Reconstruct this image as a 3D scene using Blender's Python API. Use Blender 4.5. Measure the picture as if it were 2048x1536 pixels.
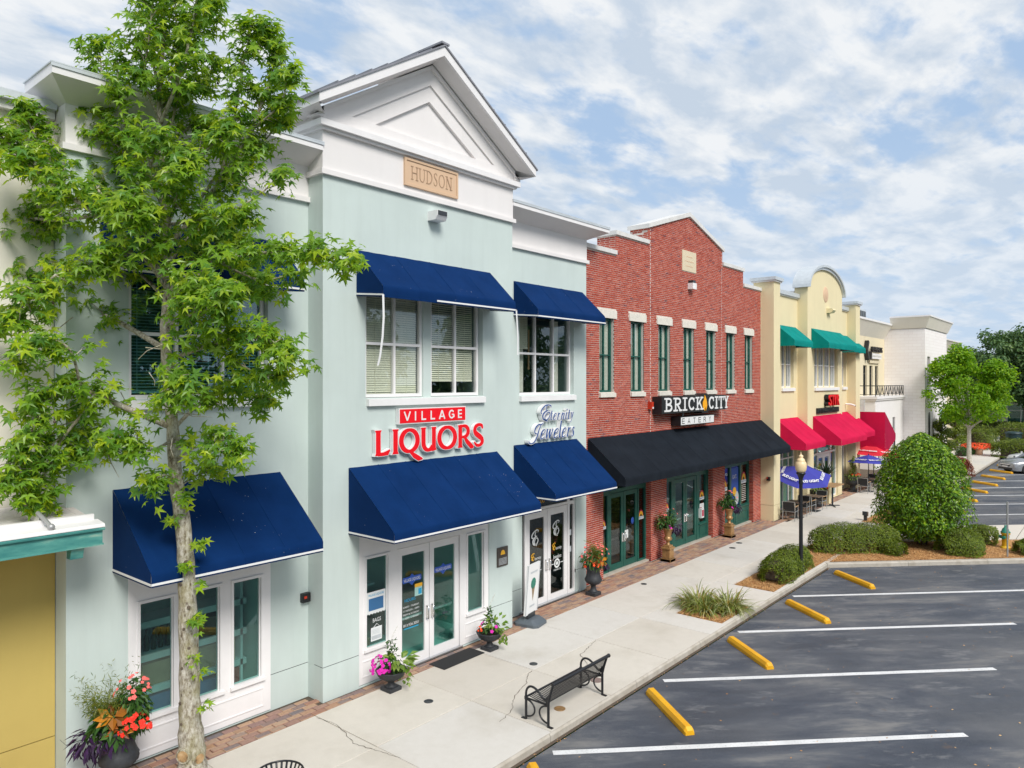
import bpy, bmesh, math, random
from mathutils import Vector, Matrix, noise
R = random.Random(7)
S = bpy.context.scene
for o in list(bpy.data.objects): bpy.data.objects.remove(o)
COL = S.collection
rad = math.radians

# ------------------------------------------------------------------ camera
YAW = rad(40.1)                                   # street axis (x) to optical axis
CAM_H = 6.4
cam = bpy.data.cameras.new('camera'); cam_o = bpy.data.objects.new('camera', cam); COL.objects.link(cam_o)
cam_o.location = (0, 0, CAM_H); cam_o.rotation_euler = (rad(90), 0, YAW - rad(90))
cam.sensor_width = 36; cam.lens = 36 * 1450 / 2048; cam.shift_y = -5 / 2048
cam.clip_start = 0.1; cam.clip_end = 4000
S.camera = cam_o

# ------------------------------------------------------------------ sky, sun, exposure
SUN_DIR = Vector((-0.28, -0.66, 0.70)).normalized()
SUN_EL = math.asin(SUN_DIR.z); SUN_ROT = math.atan2(SUN_DIR.x, SUN_DIR.y)
W = bpy.data.worlds.new('World'); S.world = W; W.use_nodes = True

def build_world():
    nt = W.node_tree; N = nt.nodes; L = nt.links; N.clear()
    out = N.new('ShaderNodeOutputWorld'); bg = N.new('ShaderNodeBackground'); bg.inputs[1].default_value = 0.058
    sky = N.new('ShaderNodeTexSky'); sky.sky_type = 'NISHITA'; sky.sun_disc = False
    sky.sun_elevation = SUN_EL; sky.sun_rotation = SUN_ROT; sky.air_density = 1.0; sky.dust_density = 0.6; sky.ozone_density = 2.0
    tc = N.new('ShaderNodeTexCoord')
    sep = N.new('ShaderNodeSeparateXYZ'); L.new(tc.outputs['Generated'], sep.inputs[0])
    zc = N.new('ShaderNodeMath'); zc.operation = 'MAXIMUM'; L.new(sep.outputs[2], zc.inputs[0]); zc.inputs[1].default_value = 0.0
    za = N.new('ShaderNodeMath'); za.operation = 'ADD'; L.new(zc.outputs[0], za.inputs[0]); za.inputs[1].default_value = 0.16
    dx = N.new('ShaderNodeMath'); dx.operation = 'DIVIDE'; L.new(sep.outputs[0], dx.inputs[0]); L.new(za.outputs[0], dx.inputs[1])
    dy = N.new('ShaderNodeMath'); dy.operation = 'DIVIDE'; L.new(sep.outputs[1], dy.inputs[0]); L.new(za.outputs[0], dy.inputs[1])
    cmb = N.new('ShaderNodeCombineXYZ'); L.new(dx.outputs[0], cmb.inputs[0]); L.new(dy.outputs[0], cmb.inputs[1])
    mp = N.new('ShaderNodeMapping'); L.new(cmb.outputs[0], mp.inputs[0])
    mp.inputs['Rotation'].default_value = (0, 0, rad(CLOUD_ROT)); mp.inputs['Scale'].default_value = CLOUD_SCALE; mp.inputs['Location'].default_value = CLOUD_LOC
    def noisen(scale, detail, rough, dist, src):
        n = N.new('ShaderNodeTexNoise'); n.inputs['Scale'].default_value = scale; n.inputs['Detail'].default_value = detail
        n.inputs['Roughness'].default_value = rough; n.inputs['Distortion'].default_value = dist; L.new(src, n.inputs['Vector']); return n.outputs['Fac']
    big = noisen(0.6, 3, 0.5, 0.0, mp.outputs[0])
    mid = noisen(3.6, 10, 0.56, 0.12, mp.outputs[0])
    def mth(op, a, b):
        m = N.new('ShaderNodeMath'); m.operation = op
        for i, v in enumerate((a, b)):
            if hasattr(v, 'links'): L.new(v, m.inputs[i])
            else: m.inputs[i].default_value = v
        return m.outputs[0]
    cov = mth('ADD', mth('MULTIPLY', big, 0.42), mth('MULTIPLY', mid, 0.68))
    ramp = N.new('ShaderNodeValToRGB'); L.new(cov, ramp.inputs[0])
    ramp.color_ramp.interpolation = 'EASE'
    ramp.color_ramp.elements[0].position = CLOUD_LO; ramp.color_ramp.elements[0].color = (0, 0, 0, 1)
    ramp.color_ramp.elements[1].position = CLOUD_HI; ramp.color_ramp.elements[1].color = (1, 1, 1, 1)
    shade = noisen(4.2, 8, 0.56, 0.2, mp.outputs[0])
    sr = N.new('ShaderNodeValToRGB'); L.new(shade, sr.inputs[0])
    sr.color_ramp.elements[0].position = 0.40; sr.color_ramp.elements[0].color = (4.3, 5.0, 5.9, 1)
    sr.color_ramp.elements[1].position = 0.60; sr.color_ramp.elements[1].color = (6.6, 6.8, 7.0, 1)
    # the clear sky between the clouds, lifted by thin high haze
    haze = N.new('ShaderNodeMixRGB'); haze.blend_type = 'MIX'; haze.inputs[0].default_value = 0.88
    L.new(sky.outputs[0], haze.inputs[1]); haze.inputs[2].default_value = (3.3, 4.5, 6.2, 1)
    # far clouds thin out into pale haze towards the horizon
    hz = N.new('ShaderNodeMapRange'); L.new(sep.outputs[2], hz.inputs[0]); hz.inputs[1].default_value = 0.0; hz.inputs[2].default_value = 0.30
    hz.inputs[3].default_value = 0.75; hz.inputs[4].default_value = 0.0
    cl = N.new('ShaderNodeMixRGB'); L.new(ramp.outputs[0], cl.inputs[0]); L.new(haze.outputs[0], cl.inputs[1]); L.new(sr.outputs[0], cl.inputs[2])
    fin = N.new('ShaderNodeMixRGB'); L.new(hz.outputs[0], fin.inputs[0]); L.new(cl.outputs[0], fin.inputs[1]); fin.inputs[2].default_value = (4.6, 5.5, 6.6, 1)
    L.new(fin.outputs[0], bg.inputs[0]); L.new(bg.outputs[0], out.inputs[0])
CLOUD_ROT, CLOUD_SCALE, CLOUD_LOC, CLOUD_LO, CLOUD_HI = 28, (0.95, 1.5, 1), (3.1, 1.7, 0), 0.425, 0.555
build_world()

sun = bpy.data.lights.new('sun', 'SUN'); sun.energy = 1.5; sun.angle = rad(24); sun.color = (1.0, 0.96, 0.9)
sun_o = bpy.data.objects.new('sun', sun); COL.objects.link(sun_o)
sun_o.rotation_euler = SUN_DIR.to_track_quat('Z', 'Y').to_euler(); sun_o.location = (20, -30, 60)

S.render.engine = 'CYCLES'
S.view_settings.view_transform = 'Standard'; S.view_settings.look = 'None'; S.view_settings.gamma = 1
S.view_settings.use_curve_mapping = False; S.view_settings.exposure = 1.2
S.cycles.max_bounces = 7; S.cycles.transparent_max_bounces = 16; S.cycles.caustics_reflective = False; S.cycles.caustics_refractive = False
try: S.cycles.use_denoising = True
except Exception: pass

# ------------------------------------------------------------------ materials
MATS = {}
class NT:
    """tiny node helper"""
    def __init__(s, name):
        s.m = bpy.data.materials.new(name); s.m.use_nodes = True; s.t = s.m.node_tree; s.N = s.t.nodes; s.L = s.t.links
        s.b = s.N['Principled BSDF']; s.out = s.N['Material Output']; s._tc = None; s._geo = None; s._oi = None
        MATS[name] = s.m
    def set(s, **k):
        for key, v in k.items(): s.b.inputs[key.replace('_', ' ')].default_value = v
    def pos(s):
        if not s._geo: s._geo = s.N.new('ShaderNodeNewGeometry')
        return s._geo.outputs['Position']
    def island(s):
        s.pos(); return s._geo.outputs['Random Per Island']
    def rnd(s):
        if not s._oi: s._oi = s.N.new('ShaderNodeObjectInfo')
        return s._oi.outputs['Random']
    def mapv(s, src, scale=(1, 1, 1), rot=(0, 0, 0), loc=(0, 0, 0)):
        m = s.N.new('ShaderNodeMapping'); s.L.new(src, m.inputs[0]); m.inputs['Scale'].default_value = scale; m.inputs['Rotation'].default_value = rot; m.inputs['Location'].default_value = loc
        return m.outputs[0]
    def noise(s, scale, detail=3, rough=0.55, src=None, dist=0.0):
        n = s.N.new('ShaderNodeTexNoise'); s.L.new(src or s.pos(), n.inputs['Vector'])
        n.inputs['Scale'].default_value = scale; n.inputs['Detail'].default_value = detail; n.inputs['Roughness'].default_value = rough; n.inputs['Distortion'].default_value = dist
        return n.outputs['Fac']
    def vor(s, scale, src=None, feat='F1', out='Distance'):
        n = s.N.new('ShaderNodeTexVoronoi'); n.feature = feat; s.L.new(src or s.pos(), n.inputs['Vector']); n.inputs['Scale'].default_value = scale
        return n.outputs[out]
    def ramp(s, src, stops, interp='LINEAR'):
        r = s.N.new('ShaderNodeValToRGB'); s.L.new(src, r.inputs[0]); cr = r.color_ramp; cr.interpolation = interp
        while len(cr.elements) < len(stops): cr.elements.new(0.5)
        for e, (p, c) in zip(cr.elements, stops): e.position = p; e.color = (*c, 1) if not isinstance(c, (int, float)) else (c, c, c, 1)
        return r.outputs[0]
    def mix(s, fac, a, b, mode='MIX'):
        n = s.N.new('ShaderNodeMixRGB'); n.blend_type = mode
        for i, v in enumerate((fac, a, b)):
            if hasattr(v, 'links'): s.L.new(v, n.inputs[i])
            elif isinstance(v, (int, float)): n.inputs[i].default_value = v if i == 0 else (v, v, v, 1)
            else: n.inputs[i].default_value = (*v, 1)
        return n.outputs[0]
    def math(s, op, a, b=0.0):
        n = s.N.new('ShaderNodeMath'); n.operation = op
        for i, v in enumerate((a, b)):
            if hasattr(v, 'links'): s.L.new(v, n.inputs[i])
            else: n.inputs[i].default_value = v
        return n.outputs[0]
    def color(s, src):
        if hasattr(src, 'links'): s.L.new(src, s.b.inputs['Base Color'])
        else: s.b.inputs['Base Color'].default_value = (*src, 1)
        return s
    def rough(s, src):
        if hasattr(src, 'links'): s.L.new(src, s.b.inputs['Roughness'])
        else: s.b.inputs['Roughness'].default_value = src
        return s
    def bump(s, src, strength=0.3, dist=0.01):
        b = s.N.new('ShaderNodeBump'); b.inputs['Strength'].default_value = strength; b.inputs['Distance'].default_value = dist
        s.L.new(src, b.inputs['Height']); s.L.new(b.outputs[0], s.b.inputs['Normal']); return s

def simple(name, col, rough=0.6, metal=0.0, spec=0.5, var=0.0, vscale=3.0, bump=0.0, bscale=60):
    n = NT(name); n.set(Roughness=rough, Metallic=metal); n.b.inputs['Specular IOR Level'].default_value = spec
    if var:
        d = tuple(c * (1 - var) for c in col); n.color(n.ramp(n.noise(vscale, 5, 0.6), [(0.35, d), (0.65, col)]))
    else: n.color(col)
    if bump: n.bump(n.noise(bscale, 3), bump, 0.004)
    return n.m

def stucco(name, col, stain=0.10, grain=0.5):
    n = NT(name); n.set(Roughness=0.88); n.b.inputs['Specular IOR Level'].default_value = 0.2
    lo = tuple(c * (1 - stain) for c in col)
    big = n.noise(0.55, 5, 0.6)
    streak = n.noise(1.0, 5, 0.65, n.mapv(n.pos(), (2.6, 2.6, 0.22)))
    c = n.ramp(big, [(0.3, lo), (0.7, col)])
    c = n.mix(n.ramp(streak, [(0.48, 0.0), (0.74, 0.55)]), c, tuple(v * (1 - stain * 1.6) for v in col))
    c = n.mix(n.ramp(n.noise(90, 2), [(0.3, 0.0), (0.8, 0.22)]), c, tuple(v * 0.86 for v in col))
    n.color(c); n.bump(n.noise(120, 3, 0.6), grain, 0.004); return n.m

def fabric(name, col, specks=True, fade=0.3):
    n = NT(name); n.set(Roughness=0.93); n.b.inputs['Specular IOR Level'].default_value = 0.12
    hi = tuple(min(1, c * (1 + fade)) + 0.0015 for c in col)
    c = n.ramp(n.noise(1.6, 5, 0.6), [(0.32, col), (0.72, hi)])
    c = n.mix(n.ramp(n.noise(2.2, 4, 0.6, n.mapv(n.pos(), (6, 0.5, 0.5))), [(0.45, 0), (0.8, 0.35)]), c, hi)
    if specks:                                   # bird droppings and lint, gathered in a few patches
        cl = n.ramp(n.noise(1.1, 2), [(0.54, 0), (0.66, 1)])
        d = n.ramp(n.vor(16), [(0.05, 1), (0.13, 0)])
        k = n.ramp(n.noise(9, 2), [(0.55, 0), (0.62, 1)])
        c = n.mix(n.math('MULTIPLY', n.math('MULTIPLY', cl, d), k), c, (0.75, 0.78, 0.8))
    n.color(c); n.bump(n.noise(260, 2), 0.25, 0.003); return n.m

def leafmat(name, cols, trans=0.35, rough=0.45, spec=0.35):
    """per-leaf colour; thin leaves let some light through"""
    n = NT(name); n.set(Roughness=rough); n.b.inputs['Specular IOR Level'].default_value = spec
    k = n.math('FRACT', n.math('ADD', n.island(), n.math('MULTIPLY', n.rnd(), 7.31)))
    st = [(i / max(1, len(cols) - 1), c) for i, c in enumerate(cols)]
    c = n.ramp(k, st); n.color(c)
    tr = n.N.new('ShaderNodeBsdfTranslucent'); c2 = n.mix(1.0, c, (1.25, 1.2, 0.55), 'MULTIPLY'); n.L.new(c2, tr.inputs[0])
    mx = n.N.new('ShaderNodeMixShader'); mx.inputs[0].default_value = trans
    n.L.new(n.b.outputs[0], mx.inputs[1]); n.L.new(tr.outputs[0], mx.inputs[2]); n.L.new(mx.outputs[0], n.out.inputs[0]); return n.m

def glassmat(name, tint=(0.5, 0.62, 0.58), ior=1.75, rough=0.0, base=0.0):
    n = NT(name); t = n.N.new('ShaderNodeBsdfTransparent'); t.inputs[0].default_value = (*[v ** .5 for v in tint], 1)
    g = n.N.new('ShaderNodeBsdfGlossy'); g.inputs['Roughness'].default_value = rough; g.inputs[0].default_value = (0.9, 0.97, 1.0, 1)
    n.pos(); vm = n.N.new('ShaderNodeVectorMath'); vm.operation = 'DOT_PRODUCT'; n.L.new(n._geo.outputs['Incoming'], vm.inputs[0]); n.L.new(n._geo.outputs['Normal'], vm.inputs[1])
    c = n.math('ABSOLUTE', vm.outputs['Value']); f0 = ((ior - 1) / (ior + 1)) ** 2            # Schlick, the same from either side of a thin pane
    fac = n.math('ADD', n.math('MULTIPLY', n.math('POWER', n.math('SUBTRACT', 1.0, c), 5.0), 1 - f0), f0 + base)
    mx = n.N.new('ShaderNodeMixShader'); n.L.new(fac, mx.inputs[0]); n.L.new(t.outputs[0], mx.inputs[1]); n.L.new(g.outputs[0], mx.inputs[2])
    n.L.new(mx.outputs[0], n.out.inputs[0]); n.N.remove(n.b); return n.m

def M(name): return MATS[name]

stucco('green_stucco', (0.605, 0.69, 0.662), 0.10)
stucco('white_stucco', (0.82, 0.79, 0.78), 0.06)
stucco('cream_stucco', (0.80, 0.70, 0.45), 0.08)
stucco('yellow_stucco', (0.56, 0.43, 0.135), 0.10)
stucco('beige_stucco', (0.84, 0.79, 0.69), 0.07)
stucco('pale_yellow_stucco', (0.80, 0.70, 0.50), 0.08)
stucco('tan_plaque', (0.70, 0.49, 0.33), 0.06)
stucco('pale_plaque', (0.72, 0.62, 0.45), 0.08)
simple('trim_white', (0.82, 0.80, 0.80), 0.5, var=0.05)
simple('frame_white', (0.86, 0.84, 0.84), 0.38, var=0.04)
simple('sill_white', (0.84, 0.83, 0.83), 0.6, var=0.05)
simple('cap_metal', (0.62, 0.66, 0.69), 0.42, metal=0.25, var=0.12, vscale=5)
simple('roof_metal', (0.30, 0.30, 0.33), 0.5, metal=0.3, var=0.2)
simple('cast_stone', (0.76, 0.72, 0.64), 0.85, var=0.14, vscale=6, bump=0.2)
simple('coping_white', (0.72, 0.71, 0.69), 0.7, var=0.14, vscale=4)
simple('gutter_teal', (0.10, 0.32, 0.28), 0.5)
simple('green_paint', (0.012, 0.11, 0.085), 0.38, var=0.25, vscale=4)
simple('dark_frame', (0.03, 0.035, 0.04), 0.35)
simple('black_metal', (0.014, 0.015, 0.018), 0.32, spec=0.5)
simple('aluminium', (0.55, 0.57, 0.59), 0.32, metal=0.8)
simple('chrome', (0.8, 0.8, 0.82), 0.15, metal=1.0)
simple('dark_mesh', (0.018, 0.018, 0.02), 0.7)
simple('wood_tan', (0.45, 0.28, 0.14), 0.55, var=0.25, vscale=12)
simple('table_brown', (0.16, 0.11, 0.08), 0.45, var=0.3, vscale=10)
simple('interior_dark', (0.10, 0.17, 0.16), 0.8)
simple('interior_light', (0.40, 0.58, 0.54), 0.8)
simple('interior_brown', (0.16, 0.10, 0.07), 0.8)
simple('shelf_white', (0.55, 0.60, 0.62), 0.6)
simple('carton_brown', (0.35, 0.25, 0.15), 0.8, var=0.2)
simple('carton_blue', (0.04, 0.15, 0.33), 0.6)
simple('carton_red', (0.33, 0.06, 0.05), 0.6)
simple('bottle_dark', (0.03, 0.05, 0.03), 0.2)
simple('blind_cream', (0.86, 0.84, 0.70), 0.6)
simple('curtain_grey', (0.72, 0.71, 0.64), 0.9, var=0.12, vscale=8)
simple('red_face', (0.86, 0.004, 0.014), 0.35)
simple('sign_white', (0.80, 0.80, 0.80), 0.4)
simple('sign_blue', (0.012, 0.07, 0.27), 0.4)
simple('sign_black', (0.012, 0.012, 0.014), 0.45)
simple('flame_orange', (0.95, 0.42, 0.01), 0.45)
simple('engraved', (0.40, 0.26, 0.17), 0.9)
simple('decal_blue', (0.02, 0.09, 0.45), 0.5)
simple('decal_cyan', (0.02, 0.35, 0.62), 0.5)
simple('decal_red', (0.42, 0.03, 0.07), 0.5)
simple('decal_yellow', (0.85, 0.45, 0.03), 0.5)
simple('decal_brown', (0.16, 0.07, 0.07), 0.5)
simple('paper', (0.75, 0.77, 0.77), 0.8)
simple('bronze', (0.10, 0.085, 0.075), 0.45, metal=0.5)
simple('strobe_red', (0.55, 0.04, 0.015), 0.4)
simple('rubber', (0.02, 0.02, 0.021), 0.85)
simple('grey_plastic', (0.10, 0.12, 0.14), 0.5)
simple('gold_paint', (0.47, 0.27, 0.11), 0.36, metal=0.35, var=0.35, vscale=9)
simple('urn_grey', (0.036, 0.039, 0.046), 0.6, var=0.4, vscale=12, bump=0.3)
simple('soil', (0.05, 0.03, 0.02), 0.95)
simple('post_steel', (0.42, 0.42, 0.42), 0.5, metal=0.5)
simple('hydrant_yellow', (0.80, 0.48, 0.02), 0.45)
simple('hydrant_green', (0.02, 0.20, 0.14), 0.45)
simple('car_white', (0.75, 0.76, 0.78), 0.22)
simple('car_grey', (0.34, 0.35, 0.37), 0.25, metal=0.5)
simple('car_glass', (0.02, 0.025, 0.03), 0.06)
simple('lamp_lens', (0.7, 0.72, 0.75), 0.15)
simple('umbrella_blue', (0.045, 0.05, 0.36), 0.85, var=0.1)
simple('umbrella_red', (0.70, 0.02, 0.045), 0.85, var=0.1)
simple('magenta_petal', (0.70, 0.01, 0.42), 0.6)
simple('orange_petal', (0.90, 0.09, 0.015), 0.6)
simple('coral_petal', (0.85, 0.16, 0.14), 0.6)
simple('red_petal', (0.88, 0.03, 0.012), 0.6)
simple('bin_green', (0.01, 0.035, 0.04), 0.5)
fabric('blue_canvas', (0.0008, 0.020, 0.088))
fabric('black_canvas', (0.008, 0.011, 0.016), specks=False, fade=0.5)
fabric('green_canvas', (0.001, 0.19, 0.17), specks=False)
fabric('red_canvas', (0.50, 0.008, 0.055), specks=False, fade=0.2)
fabric('burgundy_canvas', (0.33, 0.008, 0.045), specks=False, fade=0.2)
leafmat('sweetgum_leaf', [(0.08, 0.21, 0.022), (0.24, 0.42, 0.020), (0.12, 0.28, 0.035), (0.34, 0.52, 0.022), (0.14, 0.32, 0.06), (0.48, 0.60, 0.025), (0.22, 0.39, 0.022)], 0.5, 0.36, 0.55)
leafmat('shrub_leaf', [(0.035, 0.12, 0.006), (0.20, 0.38, 0.008), (0.07, 0.20, 0.006), (0.34, 0.50, 0.012), (0.025, 0.09, 0.005), (0.14, 0.30, 0.008)], 0.32, 0.35, 0.5)
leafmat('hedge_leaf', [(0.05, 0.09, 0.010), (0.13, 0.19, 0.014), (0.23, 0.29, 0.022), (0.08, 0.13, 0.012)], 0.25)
leafmat('oak_leaf', [(0.04, 0.10, 0.04), (0.11, 0.19, 0.06), (0.07, 0.15, 0.05), (0.18, 0.27, 0.07)], 0.2)
leafmat('bright_leaf', [(0.10, 0.26, 0.012), (0.24, 0.44, 0.015), (0.15, 0.33, 0.012), (0.38, 0.55, 0.02)], 0.48)
leafmat('flower_leaf', [(0.02, 0.07, 0.014), (0.05, 0.13, 0.02), (0.03, 0.10, 0.02), (0.09, 0.18, 0.03)], 0.25)
leafmat('lime_leaf', [(0.14, 0.27, 0.03), (0.25, 0.36, 0.06), (0.09, 0.20, 0.02), (0.40, 0.48, 0.16)], 0.3)
leafmat('feather_leaf', [(0.10, 0.16, 0.02), (0.24, 0.26, 0.03), (0.05, 0.11, 0.02)], 0.3)
leafmat('croton_leaf', [(0.34, 0.06, 0.01), (0.62, 0.25, 0.02), (0.14, 0.03, 0.012), (0.70, 0.36, 0.03)], 0.25)
leafmat('purple_leaf', [(0.03, 0.012, 0.05), (0.055, 0.02, 0.08), (0.02, 0.012, 0.03)], 0.1)
leafmat('grass_blade', [(0.11, 0.17, 0.02), (0.28, 0.34, 0.07), (0.18, 0.24, 0.03), (0.55, 0.55, 0.30), (0.08, 0.14, 0.02), (0.40, 0.28, 0.08), (0.24, 0.30, 0.05)], 0.25)
leafmat('red_shrub_leaf', [(0.20, 0.04, 0.02), (0.32, 0.09, 0.04), (0.12, 0.03, 0.02)], 0.2)
leafmat('agave_leaf', [(0.015, 0.05, 0.03), (0.03, 0.08, 0.04), (0.02, 0.03, 0.02)], 0.1)
glassmat('shop_glass', (0.55, 0.86, 0.80), 1.62)
glassmat('dark_glass', (0.34, 0.36, 0.34), 1.75)
glassmat('upper_glass', (0.90, 0.94, 0.91), 1.72)
glassmat('teal_glass', (0.50, 0.86, 0.88), 1.9)

def mk_ground_mats():
    n = NT('sidewalk_concrete'); n.set(Roughness=0.85); n.b.inputs['Specular IOR Level'].default_value = 0.25
    base = n.ramp(n.rnd(), [(0.0, (0.63, 0.58, 0.51)), (0.5, (0.68, 0.63, 0.555)), (1.0, (0.67, 0.64, 0.60))])
    c = n.mix(n.ramp(n.noise(0.7, 6, 0.65), [(0.50, 0), (0.74, 0.5)]), base, (0.46, 0.41, 0.33))
    c = n.mix(n.ramp(n.noise(5, 5, 0.6), [(0.4, 0), (0.8, 0.25)]), c, (0.52, 0.48, 0.42))
    c = n.mix(n.ramp(n.noise(220, 2), [(0.35, 0.0), (0.75, 0.35)]), c, (0.45, 0.42, 0.37))
    n.color(c); n.bump(n.noise(150, 3), 0.15, 0.003)
    n = NT('kerb_concrete'); n.set(Roughness=0.9)
    c = n.ramp(n.noise(3, 6, 0.65), [(0.3, (0.36, 0.32, 0.26)), (0.6, (0.50, 0.46, 0.40)), (0.8, (0.56, 0.52, 0.46))])
    c = n.mix(n.ramp(n.noise(1.5, 6, 0.7), [(0.55, 0), (0.75, 0.6)]), c, (0.24, 0.20, 0.14))
    n.color(c); n.bump(n.noise(90, 3), 0.3, 0.004)
    # asphalt: sealed, worn paler in long drifts along the bays, fine stone speckle
    n = NT('asphalt'); n.set(Roughness=0.72); n.b.inputs['Specular IOR Level'].default_value = 0.4
    wv = n.mapv(n.pos(), (1, 1, 1), (0, 0, rad(45)))
    drift = n.noise(0.72, 9, 0.68, n.mapv(wv, (0.42, 1.5, 1)), 0.3)
    c = n.ramp(drift, [(0.37, (0.024, 0.033, 0.052)), (0.47, (0.044, 0.054, 0.076)), (0.55, (0.082, 0.090, 0.108)), (0.64, (0.17, 0.168, 0.168)), (0.76, (0.25, 0.24, 0.23))])
    sx = n.N.new('ShaderNodeSeparateXYZ'); n.L.new(n.pos(), sx.inputs[0]); aisle = n.math('ADD', n.math('MULTIPLY', sx.outputs[1], -.16), n.math('MULTIPLY', n.noise(0.5, 5, 0.6), 0.9))
    c = n.mix(n.ramp(aisle, [(0.02, 0), (0.55, 0.7)]), c, (0.17, 0.167, 0.163))
    c = n.mix(n.ramp(n.noise(0.16, 4, 0.6), [(0.45, 0), (0.65, 0.35)]), c, (0.15, 0.145, 0.14))
    c = n.mix(n.ramp(n.noise(1.9, 7, 0.68, n.mapv(wv, (0.5, 1.3, 1))), [(0.56, 0), (0.66, 0.55)]), c, (0.20, 0.20, 0.205))
    c = n.mix(n.ramp(n.noise(3.1, 5, 0.6), [(0.66, 0), (0.72, 0.6)]), c, (0.10, 0.065, 0.045))
    c = n.mix(n.ramp(n.vor(55), [(0.06, 0.55), (0.2, 0)]), c, (0.30, 0.29, 0.27))
    c = n.mix(n.ramp(n.noise(160, 2), [(0.48, 0), (0.7, 0.5)]), c, (0.24, 0.24, 0.245))
    c = n.mix(n.ramp(n.vor(2.3), [(0.008, 0.9), (0.016, 0)]), c, (0.7, 0.62, 0.5))
    n.color(c); n.rough(n.ramp(drift, [(0.35, 0.62), (0.7, 0.9)])); n.bump(n.noise(140, 3), 0.5, 0.006)
    n = NT('line_paint'); n.set(Roughness=0.65)
    c = n.mix(n.ramp(n.noise(26, 5, 0.7), [(0.54, 0), (0.68, 0.6)]), n.ramp(n.noise(2, 4), [(0.3, (0.62, 0.62, 0.62)), (0.7, (0.78, 0.78, 0.78))]), (0.3, 0.3, 0.3)); n.color(c)
    n = NT('stop_yellow'); n.set(Roughness=0.55)
    c = n.mix(n.ramp(n.noise(16, 5, 0.7), [(0.58, 0), (0.68, 0.65)]), n.ramp(n.noise(2.5, 4), [(0.3, (0.70, 0.33, 0.008)), (0.7, (0.85, 0.45, 0.01))]), (0.45, 0.3, 0.12)); n.color(c); n.bump(n.noise(70, 3), 0.25, 0.004)
    n = NT('mulch'); n.set(Roughness=0.95)
    c = n.ramp(n.vor(22, n.mapv(n.pos(), (1, 2.2, 1)), 'F1', 'Color'), [(0.2, (0.22, 0.09, 0.03)), (0.5, (0.52, 0.25, 0.085)), (0.8, (0.74, 0.43, 0.18))])
    n.color(c); n.bump(n.vor(24), 1.0, 0.03)
    n = NT('pine_straw'); n.set(Roughness=0.9); n.color(n.ramp(n.island(), [(0, (0.30, 0.12, 0.04)), (0.5, (0.60, 0.32, 0.11)), (1, (0.80, 0.52, 0.24))]))
    n = NT('lawn'); n.set(Roughness=0.95); n.color(n.ramp(n.noise(4, 6, 0.7), [(0.3, (0.04, 0.09, 0.015)), (0.7, (0.12, 0.20, 0.03))])); n.bump(n.noise(40, 3), 0.8, 0.05)
    # clay paver and face brick: one random colour per piece
    def pieces(name, stops, fine):
        n = NT(name); n.set(Roughness=0.88); n.b.inputs['Specular IOR Level'].default_value = 0.2
        k = n.math('FRACT', n.math('ADD', n.island(), n.math('MULTIPLY', n.rnd(), 9.7)))
        c = n.ramp(k, stops)
        c = n.mix(n.ramp(n.noise(fine, 5, 0.65), [(0.42, 0), (0.72, 0.5)]), c, n.mix(1.0, c, 0.55, 'MULTIPLY'))
        n.color(c); n.bump(n.noise(fine * 3, 3), 0.4, 0.004); return n
    pieces('paver', [(0, (0.40, 0.23, 0.15)), (0.2, (0.47, 0.31, 0.21)), (0.4, (0.35, 0.19, 0.14)), (0.55, (0.25, 0.20, 0.19)), (0.68, (0.50, 0.34, 0.23)), (0.82, (0.33, 0.20, 0.17)), (0.93, (0.19, 0.17, 0.18)), (1, (0.45, 0.27, 0.16))], 16)
    pieces('brick', [(0, (0.40, 0.066, 0.040)), (0.25, (0.48, 0.092, 0.055)), (0.5, (0.35, 0.056, 0.036)), (0.7, (0.44, 0.078, 0.048)), (0.9, (0.52, 0.125, 0.08)), (0.98, (0.30, 0.055, 0.05)), (1, (0.20, 0.055, 0.06))], 30)
    n = NT('mortar'); n.set(Roughness=0.95); n.color(n.ramp(n.noise(8, 4), [(0.3, (0.60, 0.52, 0.46)), (0.7, (0.74, 0.66, 0.60))]))
    n = NT('sand_joint'); n.set(Roughness=0.95); n.color((0.10, 0.075, 0.055))
    n = NT('roof_membrane'); n.set(Roughness=0.85); n.color(n.ramp(n.noise(2.2, 6, 0.65), [(0.3, (0.50, 0.46, 0.44)), (0.7, (0.66, 0.62, 0.61))]))
    n = NT('bark'); n.set(Roughness=0.9)
    sv = n.mapv(n.pos(), (1, 1, 0.45))
    c = n.ramp(n.noise(20, 7, 0.75, sv), [(0.36, (0.12, 0.09, 0.06)), (0.49, (0.40, 0.36, 0.29)), (0.64, (0.66, 0.63, 0.56))])
    c = n.mix(n.ramp(n.noise(2.6, 4, 0.6), [(0.45, 0), (0.65, 0.55)]), c, (0.30, 0.27, 0.12))
    c = n.mix(n.ramp(n.vor(7, n.mapv(n.pos(), (1, 1, 0.6))), [(0.06, 0.85), (0.16, 0)]), c, (0.09, 0.06, 0.04))
    n.color(c); n.bump(n.noise(22, 5, 0.7, sv), 0.9, 0.03)
    n = NT('bark_pale'); n.set(Roughness=0.9); n.color(n.ramp(n.noise(9, 5, 0.65), [(0.3, (0.33, 0.29, 0.23)), (0.7, (0.62, 0.58, 0.51))])); n.bump(n.noise(20, 4), 0.6, 0.02)
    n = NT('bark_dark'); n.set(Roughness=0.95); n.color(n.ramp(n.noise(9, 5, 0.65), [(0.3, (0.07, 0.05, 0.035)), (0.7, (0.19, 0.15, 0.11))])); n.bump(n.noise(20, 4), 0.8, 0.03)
    n = NT('cut_wood'); n.set(Roughness=0.9); n.color(n.ramp(n.noise(7, 5, 0.7), [(0.35, (0.10, 0.06, 0.03)), (0.55, (0.42, 0.26, 0.12)), (0.75, (0.58, 0.42, 0.24))]))
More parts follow.
